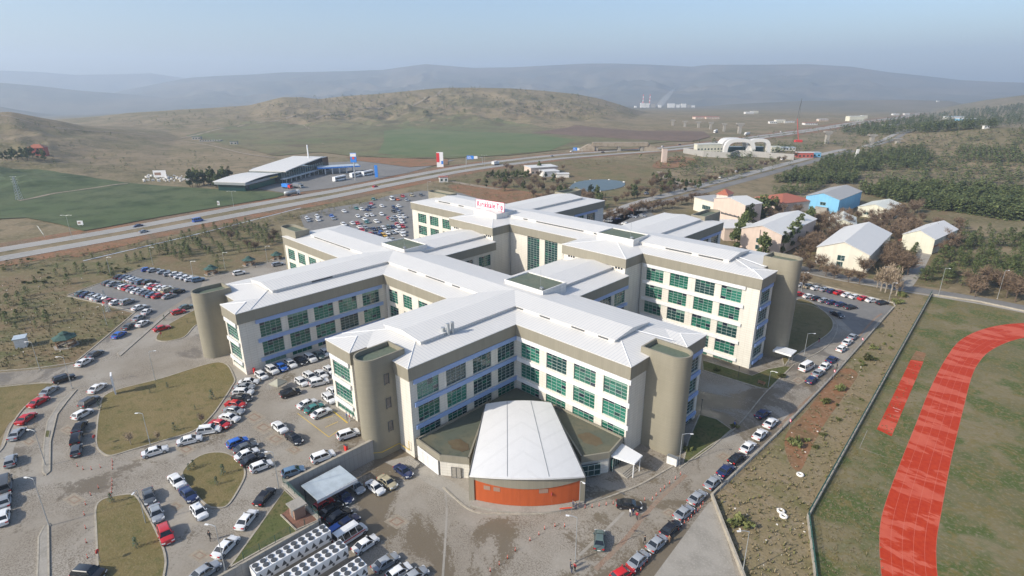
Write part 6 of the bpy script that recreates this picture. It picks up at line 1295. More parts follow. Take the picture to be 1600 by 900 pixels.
person(1279, 535, 0, .6, 'black_cloth', 'red_cloth', 'person in black and red walking on the pavement by the round lawn', 'walk'); person(1307, 576, 0, .6, 'black_cloth', 'black_cloth', 'person in black at the wall behind the parked line')
person(542, 655, 4, 1, 'blue_cloth', 'grey_cloth', 'person in a blue top at the side door of the front wing'); person(547, 658, 4, 1, 'red_cloth', 'white_cloth', 'person in red and white at the side door of the front wing'); person(399, 418, 4, 1, 'black_cloth', 'black_cloth', 'person in black on the road near the gazebo')
# ================================================================== TREES AND SHRUBS
def leafcloud(mb, c, r, n, size, rnd, m=(0,), squash=.8, shell=.55):
    for _ in range(n):
        d = Vector((rnd.gauss(0, 1), rnd.gauss(0, 1), rnd.gauss(0, 1))).normalized()*(r*rnd.uniform(shell, 1)); p = Vector(c)+Vector((d.x, d.y, d.z*squash))
        a = Vector((rnd.gauss(0, 1), rnd.gauss(0, 1), rnd.gauss(0, 1))).normalized()*size*rnd.uniform(.6, 1.3); b = a.orthogonal().normalized()*size*rnd.uniform(.5, 1.1)
        mb.quad(p-a-b, p+a-b*.6, p+a*.7+b, p-a*.8+b, rnd.choice(m))
def pine_mb(seed, h, n, leaf=.28, wide=.30):
    rnd = random.Random(seed); mb = MB(); R_ = h*wide
    for _ in range(n):
        t = rnd.random()**.8; z = h*(.10+.90*t); rr = R_*(1-t)**.75*(.75+.35*math.sin(t*23+rnd.random()))+.05; a = rnd.uniform(0, 6.283); q = rr*rnd.uniform(.45, 1.08)
        p = Vector((q*math.cos(a), q*math.sin(a), z-.12*q)); d = Vector((math.cos(a), math.sin(a), -.25+rnd.uniform(-.3, .3)))*leaf*rnd.uniform(.7, 1.4)*(h/4)**.5; s = d.cross(Vector((0, 0, 1))).normalized()*leaf*.55*rnd.uniform(.6, 1.2)*(h/4)**.5
        mb.quad(p-s, p+d-s*.3+Vector((0, 0, rnd.uniform(-.06, .06))), p+d*.9+s*.5, p+s, 0 if rnd.random() < .6 else 1)
    return mb
def trunk_mb(h, r, lean=0.0):
    mb = MB(); mb.tube([(0, 0, -.1), (lean*.3, 0, h*.5), (lean, .0, h)], [r, r*.7, r*.2], 6); return mb
def bare_mb(seed, h, twigs=260, spread=.42, up=.5):
    rnd = random.Random(seed); tm = MB(); tw = MB()
    th = h*.30; tm.tube([(0, 0, -.1), (.05*h*rnd.uniform(-1, 1)*.3, 0, th)], [h*.028, h*.020], 6)
    ends = []
    for k in range(7):
        a = k*.9+rnd.uniform(-.3, .3); e = Vector((math.cos(a)*h*spread*rnd.uniform(.4, .8), math.sin(a)*h*spread*rnd.uniform(.4, .8), h*rnd.uniform(.58, .82))); m_ = Vector((e.x*.4, e.y*.4, th+(e.z-th)*.5))
        tm.tube([(0, 0, th*.9), tuple(m_), tuple(e)], [h*.014, h*.009, h*.004], 4, 0, False); ends += [(m_, .6), (e, .8)]
    for _ in range(twigs):
        b, q = rnd.choice(ends); d = Vector((rnd.gauss(0, 1), rnd.gauss(0, 1), rnd.gauss(up, .7))).normalized()*h*rnd.uniform(.10, .24); p = b+Vector((rnd.gauss(0, 1), rnd.gauss(0, 1), rnd.gauss(0, .8)))*h*.07
        s = d.cross(Vector((rnd.random(), rnd.random(), rnd.random()))).normalized()*h*.0075*rnd.uniform(.9, 2.0); tw.quad(p-s, p+s, p+d+s*.4, p+d-s*.4)
    return tm, tw
def mk(name, trunk, crown, tm, cm, cname='crown'):
    t = thing(name, (0, 0, 0), 'tree', 'tree'); trunk.build('trunk', tm, t); crown.build(cname, cm, t); return t
PINES = [Pool(mk('pine_tree', trunk_mb(3.0, .09), pine_mb(i, 4.0, 260, .30, .40), 'bark', ['pine_leaf', 'pine_leaf_light'])) for i in range(3)]
SPRUCE = [Pool(mk('spruce_sapling', trunk_mb(1.4, .05), pine_mb(20+i, 2.2, 130, .22, .26), 'bark', ['spruce_leaf', 'pine_leaf'])) for i in range(2)]
def bigcon(seed):
    mb = MB(); rnd = random.Random(seed)
    for k in range(11): a = rnd.uniform(0, 6.3); z = rnd.uniform(2.2, 8.2); r = 2.3*(1-abs(z-4)/6.5); leafcloud(mb, (math.cos(a)*r*.6, math.sin(a)*r*.6, z), 1.35, 75, .30, rnd, (0, 0, 1), .7, .5)
    leafcloud(mb, (0, 0, 9), .8, 40, .25, rnd, (0, 1)); return mb
BIGC = [Pool(mk('conifer_tree', trunk_mb(7, .22), bigcon(40+i), 'bark', ['pine_leaf', 'pine_leaf_light'])) for i in range(3)]
_b = [bare_mb(60+i, 7.0, 620) for i in range(4)]; BARE = [Pool(mk('bare_tree', a, b, 'bark', 'twig')) for a, b in _b]
_b = [bare_mb(70+i, 7.0, 300, .22, 1.6) for i in range(2)]; POPLAR = [Pool(mk('poplar_tree', a, b, 'pale_bark', 'twig_pale')) for a, b in _b]
def shrubmb(seed):
    rnd = random.Random(seed); mb = MB()
    for k in range(4): leafcloud(mb, (rnd.uniform(-.5, .5), rnd.uniform(-.5, .5), .45), .5, 45, .14, rnd, (0, 1), .8, .4)
    return mb
SHRUB = [Pool(mk('shrub', trunk_mb(.5, .04), shrubmb(80+i), 'bark', ['shrub_leaf', 'pine_leaf_light'], 'foliage')) for i in range(3)]
def plant(pools, x, y, s, label, group, z=None, cat='tree'):
    c = G(x, y, z) if z is not None else GT(x, y); o = random.choice(pools).put((c[0], c[1], c[2]-.02), random.uniform(0, 6.28), label, s, group); o['category'] = cat
    if group is None and 'group' in o: del o['group']
    return o
# planted rows beyond the left car park
def inpoly(x, y, P):
    r = False; j = len(P)-1
    for i in range(len(P)):
        if (P[i][1] > y) != (P[j][1] > y) and x < (P[j][0]-P[i][0])*(y-P[i][1])/(P[j][1]-P[i][1])+P[i][0]: r = not r
        j = i
    return r
lab = 'young pine in the planted rows beyond the gazebos'; grp = 'young pines in planted rows'
for r0, r1, n in (((268, 384), (300, 402), 6), ((283, 374), (328, 396), 8), ((300, 372), (338, 407), 8), ((318, 365), (352, 400), 9), ((334, 358), (372, 396), 10), ((352, 356), (392, 392), 10), ((368, 352), (415, 384), 11), ((384, 350), (426, 380), 9), ((255, 392), (285, 408), 4), ((405, 356), (440, 376), 6)):
    for i in range(n):
        t = (i+random.uniform(-.3, .3))/max(1, n-1); plant(PINES, r0[0]+(r1[0]-r0[0])*t+random.uniform(-2, 2), r0[1]+(r1[1]-r0[1])*t+random.uniform(-1.2, 1.2), random.uniform(.65, 1.15), lab, grp, 4)
lab = 'small dark pine scattered on the rough grass left of the car park'; grp = 'small pines left of the car park'
for x, y, s in [(15, 478, 1.1), (30, 470, .9), (12, 505, 1.0), (40, 482, 1.0), (42, 463, .9), (60, 495, .8), (75, 505, 1.1), (104, 430, .8), (120, 425, 1.0), (133, 428, 1.1), (158, 428, 1.2), (170, 425, 1.0), (177, 433, 1.0), (200, 412, 1.0), (213, 408, .9), (222, 405, .9), (236, 400, 1.0), (250, 398, 1.2), (262, 396, 1.2), (272, 400, 1.1), (240, 390, .8), (115, 475, .6), (57, 512, .6), (28, 500, .9), (3, 500, 1.0), (107, 444, 1.0), (88, 432, .8), (90, 420, .6), (55, 440, .5), (70, 450, .5), (108, 490, .5), (296, 398, 1.2), (290, 392, 1.2), (340, 420, .9), (26, 515, .6), (186, 420, .5), (145, 405, .6)]: plant(PINES, x, y, s, lab, grp, 4)
for i in range(26): plant(SHRUB, random.uniform(0, 230), random.uniform(405, 445), random.uniform(.5, 1.2), 'low shrub on the rough grass above the left car park', 'low shrubs above the left car park', 4, 'shrub')
for x, y in ((388, 388), (400, 392), (362, 375), (425, 380), (430, 372)): plant(BARE, x, y, .65, 'dark bare tree among the planted pines', 'bare trees among the planted pines', 4)
# lawn saplings
for x, y, s, l in [(332, 624, 1.2, 'blue green spruce sapling at the right end of the big lawn'), (273, 673, .9, 'spruce sapling near the lower edge of the big lawn'), (262, 606, .7, 'small spruce near the upper edge of the big lawn'), (296, 735, .7, 'left one of two close saplings on the round lawn'), (303, 731, .8, 'right one of two close saplings on the round lawn'), (349, 741, 1.0, 'spruce sapling at the right of the round lawn'), (339, 757, .8, 'dark bushy sapling low on the round lawn'), (175, 785, .9, 'sapling at the top tip of the long lawn'), (213, 855, .9, 'sapling low on the long lawn'), (257, 500, .8, 'sapling on the small tower lawn'), (293, 505, .5, 'tiny sapling on the small tower lawn'), (157, 640, 1.0, 'bushy sapling at the left edge of the big lawn'), (305, 640, .5, 'tiny sapling in the middle of the big lawn'), (235, 614, .5, 'tiny sapling at the upper left of the big lawn')]:
    plant(SPRUCE, x, y, s*1.0, l, None, 4.14, 'sapling')
for x, y, s, l in [(205, 695, .42, 'thin bare sapling on the lower left of the big lawn'), (248, 690, .35, 'bare sapling beside the lamp on the big lawn'), (316, 662, .35, 'bare sapling by the lower right edge of the big lawn')]: plant(POPLAR, x, y, s, l, None, 4.14, 'sapling')
for x, y, s, l in [(57, 597, 1.3, 'round green bush at the left road corner'), (1075, 705, 1.1, 'green bush beside the street lamp at the right stair tower'), (1148, 668, 1, 'low bush at the shaded kerb'), (1244, 695, 1.8, 'round green bush on rough ground beside the right wall'), (1156, 823, 2.0, 'round green bush on rough ground near the bottom'), (1290, 630, 1.6, 'green clump on the rough ground middle'), (1313, 610, 1.7, 'largest green clump on the rough ground'), (1355, 562, 1.8, 'green clump beside the orange soil'), (1365, 545, 1.3, 'green clump right of the orange soil'), (1410, 464, 2.2, 'green bush at the corner beyond the right car park'), (1402, 474, 1.8, 'second green bush beyond the right car park corner'), (1222, 590, 1.4, 'bush behind the small canopy at the rear tower'), (1120, 580, 1.0, 'low hedge bush at the foot of the rear wing')]: plant(SHRUB, x, y, s, l, None, 0, 'shrub')
for i in range(18):
    t = random.random(); x = 1235+150*t+random.gauss(0, 10); y = 715-200*t+random.gauss(0, 9); plant(SHRUB, x+22, y, random.uniform(.4, .9), 'low green weed clump on the rough ground by the stadium fence', 'weed clumps on the rough ground', 0, 'shrub')
# campus trees
G1 = 'bare brown trees among the campus halls'; L1 = 'bare brown tree among the campus halls'
spots = []
for poly, n in (([(1225, 395), (1265, 372), (1330, 350), (1320, 380), (1280, 388), (1240, 420)], 16), ([(1340, 350), (1395, 335), (1430, 350), (1410, 395), (1385, 380), (1360, 360)], 20), ([(1240, 345), (1262, 320), (1280, 340), (1345, 325), (1345, 345), (1290, 365), (1250, 365)], 20), ([(1460, 350), (1500, 340), (1490, 400), (1465, 390)], 10), ([(1380, 398), (1415, 392), (1420, 425), (1370, 420)], 12), ([(1480, 425), (1570, 440), (1600, 455), (1600, 470), (1500, 452)], 12), ([(1395, 325), (1440, 320), (1450, 340), (1400, 345)], 8), ([(1195, 335), (1250, 320), (1250, 335), (1210, 350)], 8)):
    k = 0
    while k < n:
        x, y = random.uniform(1180, 1600), random.uniform(310, 480)
        if inpoly(x, y, poly): spots.append((x, y)); k += 1
for x, y in spots: plant(BARE, x, y+8, random.uniform(.8, 1.3), L1, G1, 0)
for x, y, s in [(1290, 432, .7), (1303, 436, .7), (1325, 441, .7), (1342, 444, .7), (1265, 425, .6), (1253, 452, .9), (1280, 424, .9), (1348, 430, .9)]: plant(BARE, x, y, s*1.15, 'bare street tree along the side street in front of the white hall', 'street trees before the white hall', 0)
for x, y, s in [(1376, 455, 1.3), (1383, 457, 1.2), (1392, 459, 1.35), (1400, 462, 1.0), (1370, 450, .9), (1386, 448, 1.2)]: plant(POPLAR, x, y, s, 'pale bare poplar clump at the corner of the right car park', 'pale poplars at the car park corner', 0)
for x, y, s in [(1190, 405, .9), (1195, 400, .7), (1163, 370, 1.0), (1170, 363, 1.1), (1177, 354, 1.15), (1185, 347, 1.1), (1193, 341, 1.0), (1203, 340, .9), (1210, 336, .8), (1152, 383, 1.0), (1146, 392, .8), (1231, 391, .9), (1240, 385, 1.0), (1222, 398, .8), (1247, 377, 1.0), (1257, 366, .9), (1262, 358, .9)]: plant(BIGC, x, y, s*1.35, 'dark green conifer in the belt beside the pink hall', 'dark conifers beside the pink hall', 0)
# pine plantation at right
L2 = 'green pine in the plantation right of the campus path'; G2 = 'pines in the plantation right of the path'
k = 0
while k < 120:
    x, y = random.uniform(1425, 1600), random.uniform(360, 462)
    if inpoly(x, y, [(1425, 440), (1478, 400), (1500, 362), (1600, 368), (1600, 462), (1540, 450)]): plant(PINES, x, y, random.uniform(1.0, 1.7), L2, G2, 0); k += 1
for i in range(14): t = i/13; plant(PINES, 1402+30*t, 432-42*t, 1.1, 'pine in the row left of the campus path', 'pines lining the campus path', 0)
# garden behind
L3 = 'tree in the park garden around the pond'; G3 = 'trees in the park garden'
k = 0
while k < 135:
    x, y = random.uniform(720, 1080), random.uniform(252, 335)
    if inpoly(x, y, [(735, 290), (790, 262), (880, 262), (885, 290), (900, 303), (960, 303), (985, 290), (1060, 272), (1075, 300), (990, 318), (930, 335), (850, 318)]):
        q = random.choice([0, 0, 0, 1, 2]); plant((BARE, PINES, BIGC)[q], x, y, random.uniform(.45, .95), ('bare brown tree', 'small green pine', 'dark rounded conifer')[q]+' in the park garden around the pond', G3); k += 1
for i in range(16): plant(BIGC, 762+i*4.2, 279+random.uniform(-2, 2), random.uniform(.45, .7), 'dark conifer in the hedge line near the white restaurant', 'conifer line near the restaurant')
for i in range(12): plant(BIGC, 1020+i*6.5, 283+random.uniform(-3, 4)+i*.8, random.uniform(.5, .75), 'dark conifer in the row right of the pond', 'conifer row right of the pond')
for i in range(22): plant(BARE, 945+i*7.5, 346-i*1.6+random.uniform(-3, 3), random.uniform(.6, 1.0), 'bare roadside tree at the campus entrance road', 'bare trees at the campus entrance')
for i in range(24): plant(BARE, 1045+i*9, 303-i*2.6+random.uniform(-1.5, 1.5), random.uniform(.5, .8), 'small bare tree lining the boulevard', 'bare trees along the boulevard')
for i in range(18): plant(BIGC, 298+i*3.8+random.uniform(-2, 2), 290+random.uniform(-3, 4), random.uniform(.9, 1.4), 'dark tree in the clump left of the service station', 'dark trees left of the service station')
for i in range(12): plant(BIGC, 5+i*6+random.uniform(-2, 2), 249+random.uniform(-3, 3), random.uniform(.7, 1.1), 'dark tree around the red house on the hill foot', 'dark trees around the red house')
# ------------------------------------------------ woods too dense to count, merged
def merged(name, protos, pts, label, cat, mats, smin, smax):
    """one object with very many small trees: everything merged into one mesh"""
    V = []; Fq = []; MI = []; off = 0
    for i, p in enumerate(pts):
        v, f, m = protos[i % len(protos)]; a = random.uniform(0, 6.28); s = random.uniform(smin, smax); c, s_ = math.cos(a)*s, math.sin(a)*s
        V.append(np.stack([v[:, 0]*c-v[:, 1]*s_+p[0], v[:, 0]*s_+v[:, 1]*c+p[1], v[:, 2]*s+p[2]], -1)); Fq.append(f+off); MI.append(m); off += len(v)
    V = np.concatenate(V); Fq = np.concatenate(Fq); MI = np.concatenate(MI); me = bpy.data.meshes.new(name); me.vertices.add(len(V)); me.vertices.foreach_set('co', V.ravel()); me.loops.add(Fq.size); me.loops.foreach_set('vertex_index', Fq.ravel().astype(np.int32))
    me.polygons.add(len(Fq)); me.polygons.foreach_set('loop_start', np.arange(0, Fq.size, 4, dtype=np.int32)); me.polygons.foreach_set('loop_total', np.full(len(Fq), 4, np.int32))
    for q in mats: me.materials.append(M(q))
    me.polygons.foreach_set('material_index', MI.astype(np.int32)); me.update(calc_edges=True); o = bpy.data.objects.new(name, me); COL.objects.link(o); return tag(o, label, cat, kind='stuff')
def arr(mb): return (np.array(mb.v, float), np.array([f for f in mb.f if len(f) == 4]), np.array([m for f, m in zip(mb.f, mb.m) if len(f) == 4]))
PL = [arr(pine_mb(90+i, 4.0, 60, .62, .34)) for i in range(5)]; PS = [arr(pine_mb(97+i, 3.0, 16, .8, .45)) for i in range(4)]
def scat(poly, n, rows=None):
    xs = [p[0] for p in poly]; ys = [p[1] for p in poly]; out = []; tries = 0
    while len(out) < n and tries < n*30:
        tries += 1; x, y = random.uniform(min(xs), max(xs)), random.uniform(min(ys), max(ys))
        # thin far pixels so density is even on the ground
        if inpoly(x, y, poly): out.append(GT(x, y))
    return out
PMAT = ['pine_leaf', 'pine_leaf_light']
merged('pine_wood', PL, scat([(1340, 298), (1400, 290), (1500, 296), (1600, 306), (1600, 348), (1520, 336), (1440, 326), (1400, 314), (1350, 304)], 1000), 'dense band of green pines behind the campus halls', 'wood', PMAT, 1.0, 2.0)
merged('pine_wood', PL, scat([(1210, 285), (1240, 270), (1330, 272), (1345, 278), (1335, 288), (1250, 288)], 260), 'dense pine block above the blue hall', 'wood', PMAT, 1.1, 1.7)
merged('pine_wood', PL, scat([(1265, 265), (1300, 245), (1440, 232), (1460, 248), (1430, 266), (1340, 268), (1280, 270)], 520), 'pine wood below the striped orchard hill', 'wood', PMAT, 1.1, 1.7)
merged('pine_wood', PL, scat([(1200, 305), (1230, 292), (1290, 290), (1280, 300), (1220, 312)], 60), 'loose pines beside the red tiled roof', 'wood', PMAT, .8, 1.3)
pts = []
for r in range(13):
    x0, y0, x1, y1 = 1502+r*7, 231+r*.2, 1488+r*9.5, 254
    for i in range(16): t = i/15; pts.append(GT(x0+(x1-x0)*t, y0+(y1-y0)*t))
merged('orchard_rows', PS, pts, 'striped rows of young pines on the right hillside', 'plantation', PMAT, 1.4, 1.9)
merged('scattered_pines', PS, scat([(1330, 262), (1460, 258), (1600, 262), (1600, 292), (1400, 288), (1350, 282)], 300)+scat([(1300, 225), (1600, 200), (1600, 262), (1450, 262), (1330, 245)], 420)+scat([(1130, 250), (1260, 238), (1300, 225), (1200, 228)], 120)+scat([(1000, 250), (1200, 245), (1240, 260), (1100, 290), (1030, 262)], 150), 'scattered small pines on the dry slopes at right', 'shrubland', PMAT, 1.1, 2.2)
merged('distant_wood', PL, scat([(1310, 205), (1400, 190), (1460, 178), (1600, 165), (1600, 196), (1480, 206), (1340, 214)], 1100), 'dark distant pine wood on the right horizon slope', 'wood', PMAT, 1.6, 2.6)
merged('hillside_shrubs', PS, scat([(400, 168), (470, 155), (600, 148), (700, 139), (800, 140), (900, 150), (1000, 178), (900, 190), (760, 178), (600, 185), (480, 190)], 620)+scat([(160, 190), (300, 175), (450, 160), (450, 188), (300, 205)], 60), 'dark shrubs dotted over the brown hill', 'shrubs', PMAT, 1.3, 3.2)
merged('hillside_shrubs', PS, scat([(0, 215), (200, 225), (400, 245), (360, 262), (200, 275), (0, 262)], 130)+scat([(0, 182), (100, 200), (220, 215), (100, 212), (0, 200)], 50), 'sparse shrubs on the left hill slope', 'shrubs', PMAT, .6, 1.5)
merged('roadside_shrubs', PS, scat([(0, 415), (120, 398), (400, 345), (640, 300), (650, 306), (420, 356), (200, 392), (0, 430)], 260)+scat([(660, 285), (800, 262), (980, 245), (980, 252), (830, 275), (700, 300)], 160)+scat([(720, 300), (900, 308), (880, 320), (760, 318)], 40), 'low scrub along the highway embankment', 'scrub', ['shrub_leaf', 'twig'], .35, .9)
merged('plain_shrubs', PS, scat([(1080, 225), (1300, 200), (1440, 205), (1320, 225), (1150, 240)], 140), 'scrub on the far plain along the highway', 'scrub', PMAT, 1.0, 2.2)
tuft = []
for i in range(4):
    rnd = random.Random(120+i); mb = MB()
    for _ in range(7): a = rnd.uniform(0, 6.28); d = Vector((math.cos(a)*.16, math.sin(a)*.16, rnd.uniform(.12, .3))); s = Vector((-math.sin(a), math.cos(a), 0))*.05; mb.quad(-s, s, d+s*.5, d-s*.5, rnd.choice((0, 1)))
    tuft.append(arr(mb))
def flat(poly, n, z): return [G(x, y, z) for x, y in [(p[0], p[1]) for p in scatpx(poly, n)]]
def scatpx(poly, n):
    xs = [p[0] for p in poly]; ys = [p[1] for p in poly]; out = []
    while len(out) < n:
        x, y = random.uniform(min(xs), max(xs)), random.uniform(min(ys), max(ys))
        if inpoly(x, y, poly): out.append((x, y))
    return out
ground('dry_tuft', [(.26, .21, .13)]); ground('green_tuft', [(.15, .145, .06)])
merged('grass_tufts', tuft, flat([(1160, 900), (1118, 778), (1225, 678), (1300, 594), (1400, 480), (1452, 466), (1262, 805), (1270, 900)], 800, .03), 'dry grass tufts on the rough ground by the stadium fence', 'grass', ['dry_tuft', 'green_tuft'], .7, 2.0)
merged('grass_tufts', tuft, flat([(0, 560), (0, 440), (110, 420), (105, 465), (205, 492), (110, 566), (0, 578)], 900, 4.01), 'dry grass tufts on the left meadow', 'grass', ['dry_tuft', 'green_tuft'], .8, 2.2)
merged('grass_tufts', tuft, flat([(1290, 900), (1270, 815), (1456, 466), (1600, 490), (1600, 500), (1500, 520), (1440, 620), (1390, 740), (1372, 810), (1380, 900)], 1500, .035), 'short dry tufts on the stadium field', 'grass', ['dry_tuft', 'green_tuft'], .4, 1.0)
rub = MB(); 
for x, y in scatpx([(1160, 880), (1130, 780), (1225, 682), (1300, 600), (1380, 500), (1340, 620), (1255, 780), (1260, 890)], 28)+scatpx([(0, 560), (0, 440), (110, 420), (200, 490), (110, 560)], 60):
    u_, v_ = G(x, y, 0 if x > 700 else 4)[:2]; z0 = 0 if x > 700 else 4; r_ = random.uniform(.06, .2); a = random.uniform(0, 3); rub.prism([(u_+r_*math.cos(a+t), v_+r_*.7*math.sin(a+t)) for t in (0, 1.3, 2.6, 4.2, 5.3)], z0, z0+r_*.8+.03)
tag(rub.build('rubble_stones', 'stone_white'), 'pale stones and scraps lying on the rough ground', 'stones', kind='stuff')
# ================================================================== CAMPUS HALLS AND HOUSES
def hall(name, L_, R_, B_, h, rise, wm, rm, label, cat, z=0.0, ridge='side', windows=(), fac_h=None, overhang=.35, doors=()):
    """gabled hall from its eave corners in the picture: front left, front right, back right.
    ridge 'side' runs away from the front gable, 'front' runs along the front"""
    a, b, c = G(*L_, z+h), G(*R_, z+h), G(*B_, z+h); X = (b-a)[:2]; w = np.hypot(*X); X = X/w; Y = np.array([-X[1], X[0]]); d = float(np.dot((c-b)[:2], Y))
    if d < 0: Y = -Y; d = -d
    t = thing(name, (a[0], a[1], z), label, cat, None, math.atan2(X[1], X[0])); s = 1 if Y[0]*-X[1]+Y[1]*X[0] > 0 else -1
    mb = MB(); mb.prism([(0, 0), (w, 0), (w, s*d), (0, s*d)], -.5, h)
    if ridge == 'side':
        for y in (0, s*d): mb.poly([(0, y, h), (w, y, h), (w/2, y, h+rise)])
    elif ridge == 'front':
        for x in (0, w): mb.poly([(x, 0, h), (x, s*d, h), (x, s*d/2, h+rise)])
    mb.build('wall', wm, t)
    mb = MB(); o = overhang; k = rise/(w/2 if ridge == 'side' else d/2)
    if ridge == 'side':
        for x0, x1, z0, z1 in ((-o, w/2, h-o*k+.06, h+rise+.06), (w+o, w/2, h-o*k+.06, h+rise+.06)): mb.hexa([(x0, -s*o, z0), (x1, -s*o, z1), (x1, s*(d+o), z1), (x0, s*(d+o), z0)], [(x0, -s*o, z0+.15), (x1, -s*o, z1+.15), (x1, s*(d+o), z1+.15), (x0, s*(d+o), z0+.15)])
    elif ridge == 'front':
        for y0, y1, z0, z1 in ((-o, d/2, h-o*k+.06, h+rise+.06), (d+o, d/2, h-o*k+.06, h+rise+.06)): mb.hexa([(-o, s*y0, z0), (w+o, s*y0, z0), (w+o, s*y1, z1), (-o, s*y1, z1)], [(-o, s*y0, z0+.15), (w+o, s*y0, z0+.15), (w+o, s*y1, z1+.15), (-o, s*y1, z1+.15)])
    elif ridge == 'hip':
        P4 = [(-o, -s*o), (w+o, -s*o), (w+o, s*(d+o)), (-o, s*(d+o))]; q = min(w, d)/2
        R0, R1 = ((q, s*d/2), (w-q, s*d/2)) if w >= d else ((w/2, s*q), (w/2, s*(d-q)))
        z0, z1 = h+.05, h+rise; p = [(*x, z0) for x in P4]; r0, r1 = (*R0, z1), (*R1, z1)
        if w >= d: mb.quad(p[0], p[1], r1, r0); mb.quad(p[2], p[3], r0, r1); mb.poly([p[1], p[2], r1]); mb.poly([p[3], p[0], r0])
        else: mb.quad(p[1], p[2], r1, r0); mb.quad(p[3], p[0], r0, r1); mb.poly([p[0], p[1], r0]); mb.poly([p[2], p[3], r1])
        mb.prism(P4, h-.1, h+.04)
    else: mb.box(-o, -s*o, h+.01, w+o, s*(d+o), h+.3)
    mb.build('roof', rm, t)
    for fx0, fx1, z0, z1 in windows:
        mb = MB(); mb.box(w*fx0, -s*.03, z0, w*fx1, -s*.08, z1); q = mb.build('window', 'glass_dark', t)
        mb = MB(); n = max(1, int(w*(fx1-fx0)/1.2))
        for i in range(n+1): xx = w*fx0+(w*(fx1-fx0))*i/n; mb.box(xx-.05, -s*.08, z0, xx+.05, -s*.13, z1)
        mb.box(w*fx0, -s*.08, z1, w*fx1, -s*.13, z1+.1); mb.box(w*fx0, -s*.08, z0-.1, w*fx1, -s*.16, z0); mb.build('window_frame', 'mullion', q)
    for fx0, fx1, z1 in doors: mb = MB(); mb.box(w*fx0, -s*.03, 0, w*fx1, -s*.1, z1); mb.build('door', 'grey_metal', t)
    # side wall windows
    return t, w, d, s
pk, w_, d_, s_ = hall('gym_hall', (1159, 357), (1222, 367.5), (1268, 341), 9, 2.6, 'pink_render', 'white_roof', 'tall pink rendered hall with white pitched roof behind the rear wing', 'hall', windows=[(.40, .50, 4.2, 6.0), (.40, .50, 1.2, 3.0)])
mb = MB(); mb.box(w_*.47, -s_*.02, 0, w_*.485, -s_*.12, 9.8); mb.build('downpipe', 'dark_metal', pk)
bh, w_, d_, s_ = hall('sports_hall', (1277, 386), (1359, 399), (1386, 364), 7, 3.6, 'ivory_render', 'white_roof', 'large ivory hall with pale grey pitched roof facing the side street', 'hall', windows=[(.42, .56, 3.2, 5.2), (.42, .54, .6, 2.6)])
mb = MB(); mb.box(w_*.40, -s_*.03, 0, w_*.55, -s_*.35, .9); mb.build('porch_step', 'concrete', bh)
hall('sports_hall', (1411, 366), (1461, 374.5), (1476, 355), 6.5, 2.8, 'yellow_render', 'white_roof', 'pale yellow hall with white roof at the end of the campus path', 'hall')
hall('entrance_block', (1404, 376), (1458, 386), (1465, 380), 3.2, .1, 'ivory_render', 'tile_roof', 'low ivory entrance block with red edge in front of the pale yellow hall', 'building', ridge='flat', windows=[(.15, .6, 1.2, 2.4)])
bl, w_, d_, s_ = hall('sports_hall', (1260, 306), (1312, 312.5), (1338, 298), 8.5, 2.6, 'blue_render', 'grey_roof', 'sky blue hall with grey and white pitched roof before the pine wood', 'hall', windows=[(.45, .62, 4.6, 6.2), (.42, .66, .8, 3.2)])
mb = MB(); mb.box(w_*.36, -s_*2.5, 0, w_*.72, -s_*.1, 3.6); mb.build('porch', 'concrete', bl)
hall('small_hall', (1341, 323), (1392, 330), (1397, 319), 5, 2.4, 'yellow_render', 'cream_roof', 'yellow walled hall with cream roof behind the bare trees, the farther of two', 'hall', windows=[(.2, .4, 1.5, 3)])
hall('small_hall', (1295, 349), (1338, 353), (1344, 340), 4.5, 2.4, 'yellow_render', 'cream_roof', 'small yellow hall with cream roof half hidden behind bare trees, the nearer of two', 'hall', windows=[(.2, .4, 1.5, 3)])
hall('campus_block', (1114, 344), (1133, 357), (1161, 342), 7, .1, 'pink_render', 'white_roof', 'low flat white roofed block between rear wing and pink building', 'building', ridge='flat')
hall('campus_block', (1085, 308), (1116, 316), (1128, 308), 10, .1, 'ivory_render', 'grey_roof', 'ivory left block of the pink campus building with stepped parapet', 'building', ridge='flat', windows=[(.45, .85, 5.0, 7.2), (.45, .85, 1.5, 3.4)])
t, w_, d_, s_ = hall('campus_building', (1116, 310), (1165, 321), (1179, 315), 13, 2.0, 'pink_render', 'white_roof', 'pink campus building with white pitched roof and a row of dark letters', 'building', windows=[])
mb = MB()
for i in range(13): mb.box(w_*(.28+i*.045), -s_*.05, 6.2, w_*(.28+i*.045)+.75, -s_*.14, 7.2-.15*(i % 3))
mb.build('wall_lettering', 'dark_metal', t)
hall('roof_pavilion', (1120, 303), (1137, 305), (1140, 301), 15, 2.4, 'pink_render', 'tile_roof', 'small square tower with red tiled pyramid roof on the pink building', 'tower', ridge='hip', z=0)
hall('tiled_house', (1180, 308), (1222, 318), (1239, 306), 6, 3.2, 'pink_render', 'tile_roof', 'broad orange red tiled roof house left of the blue hall', 'house', ridge='hip')
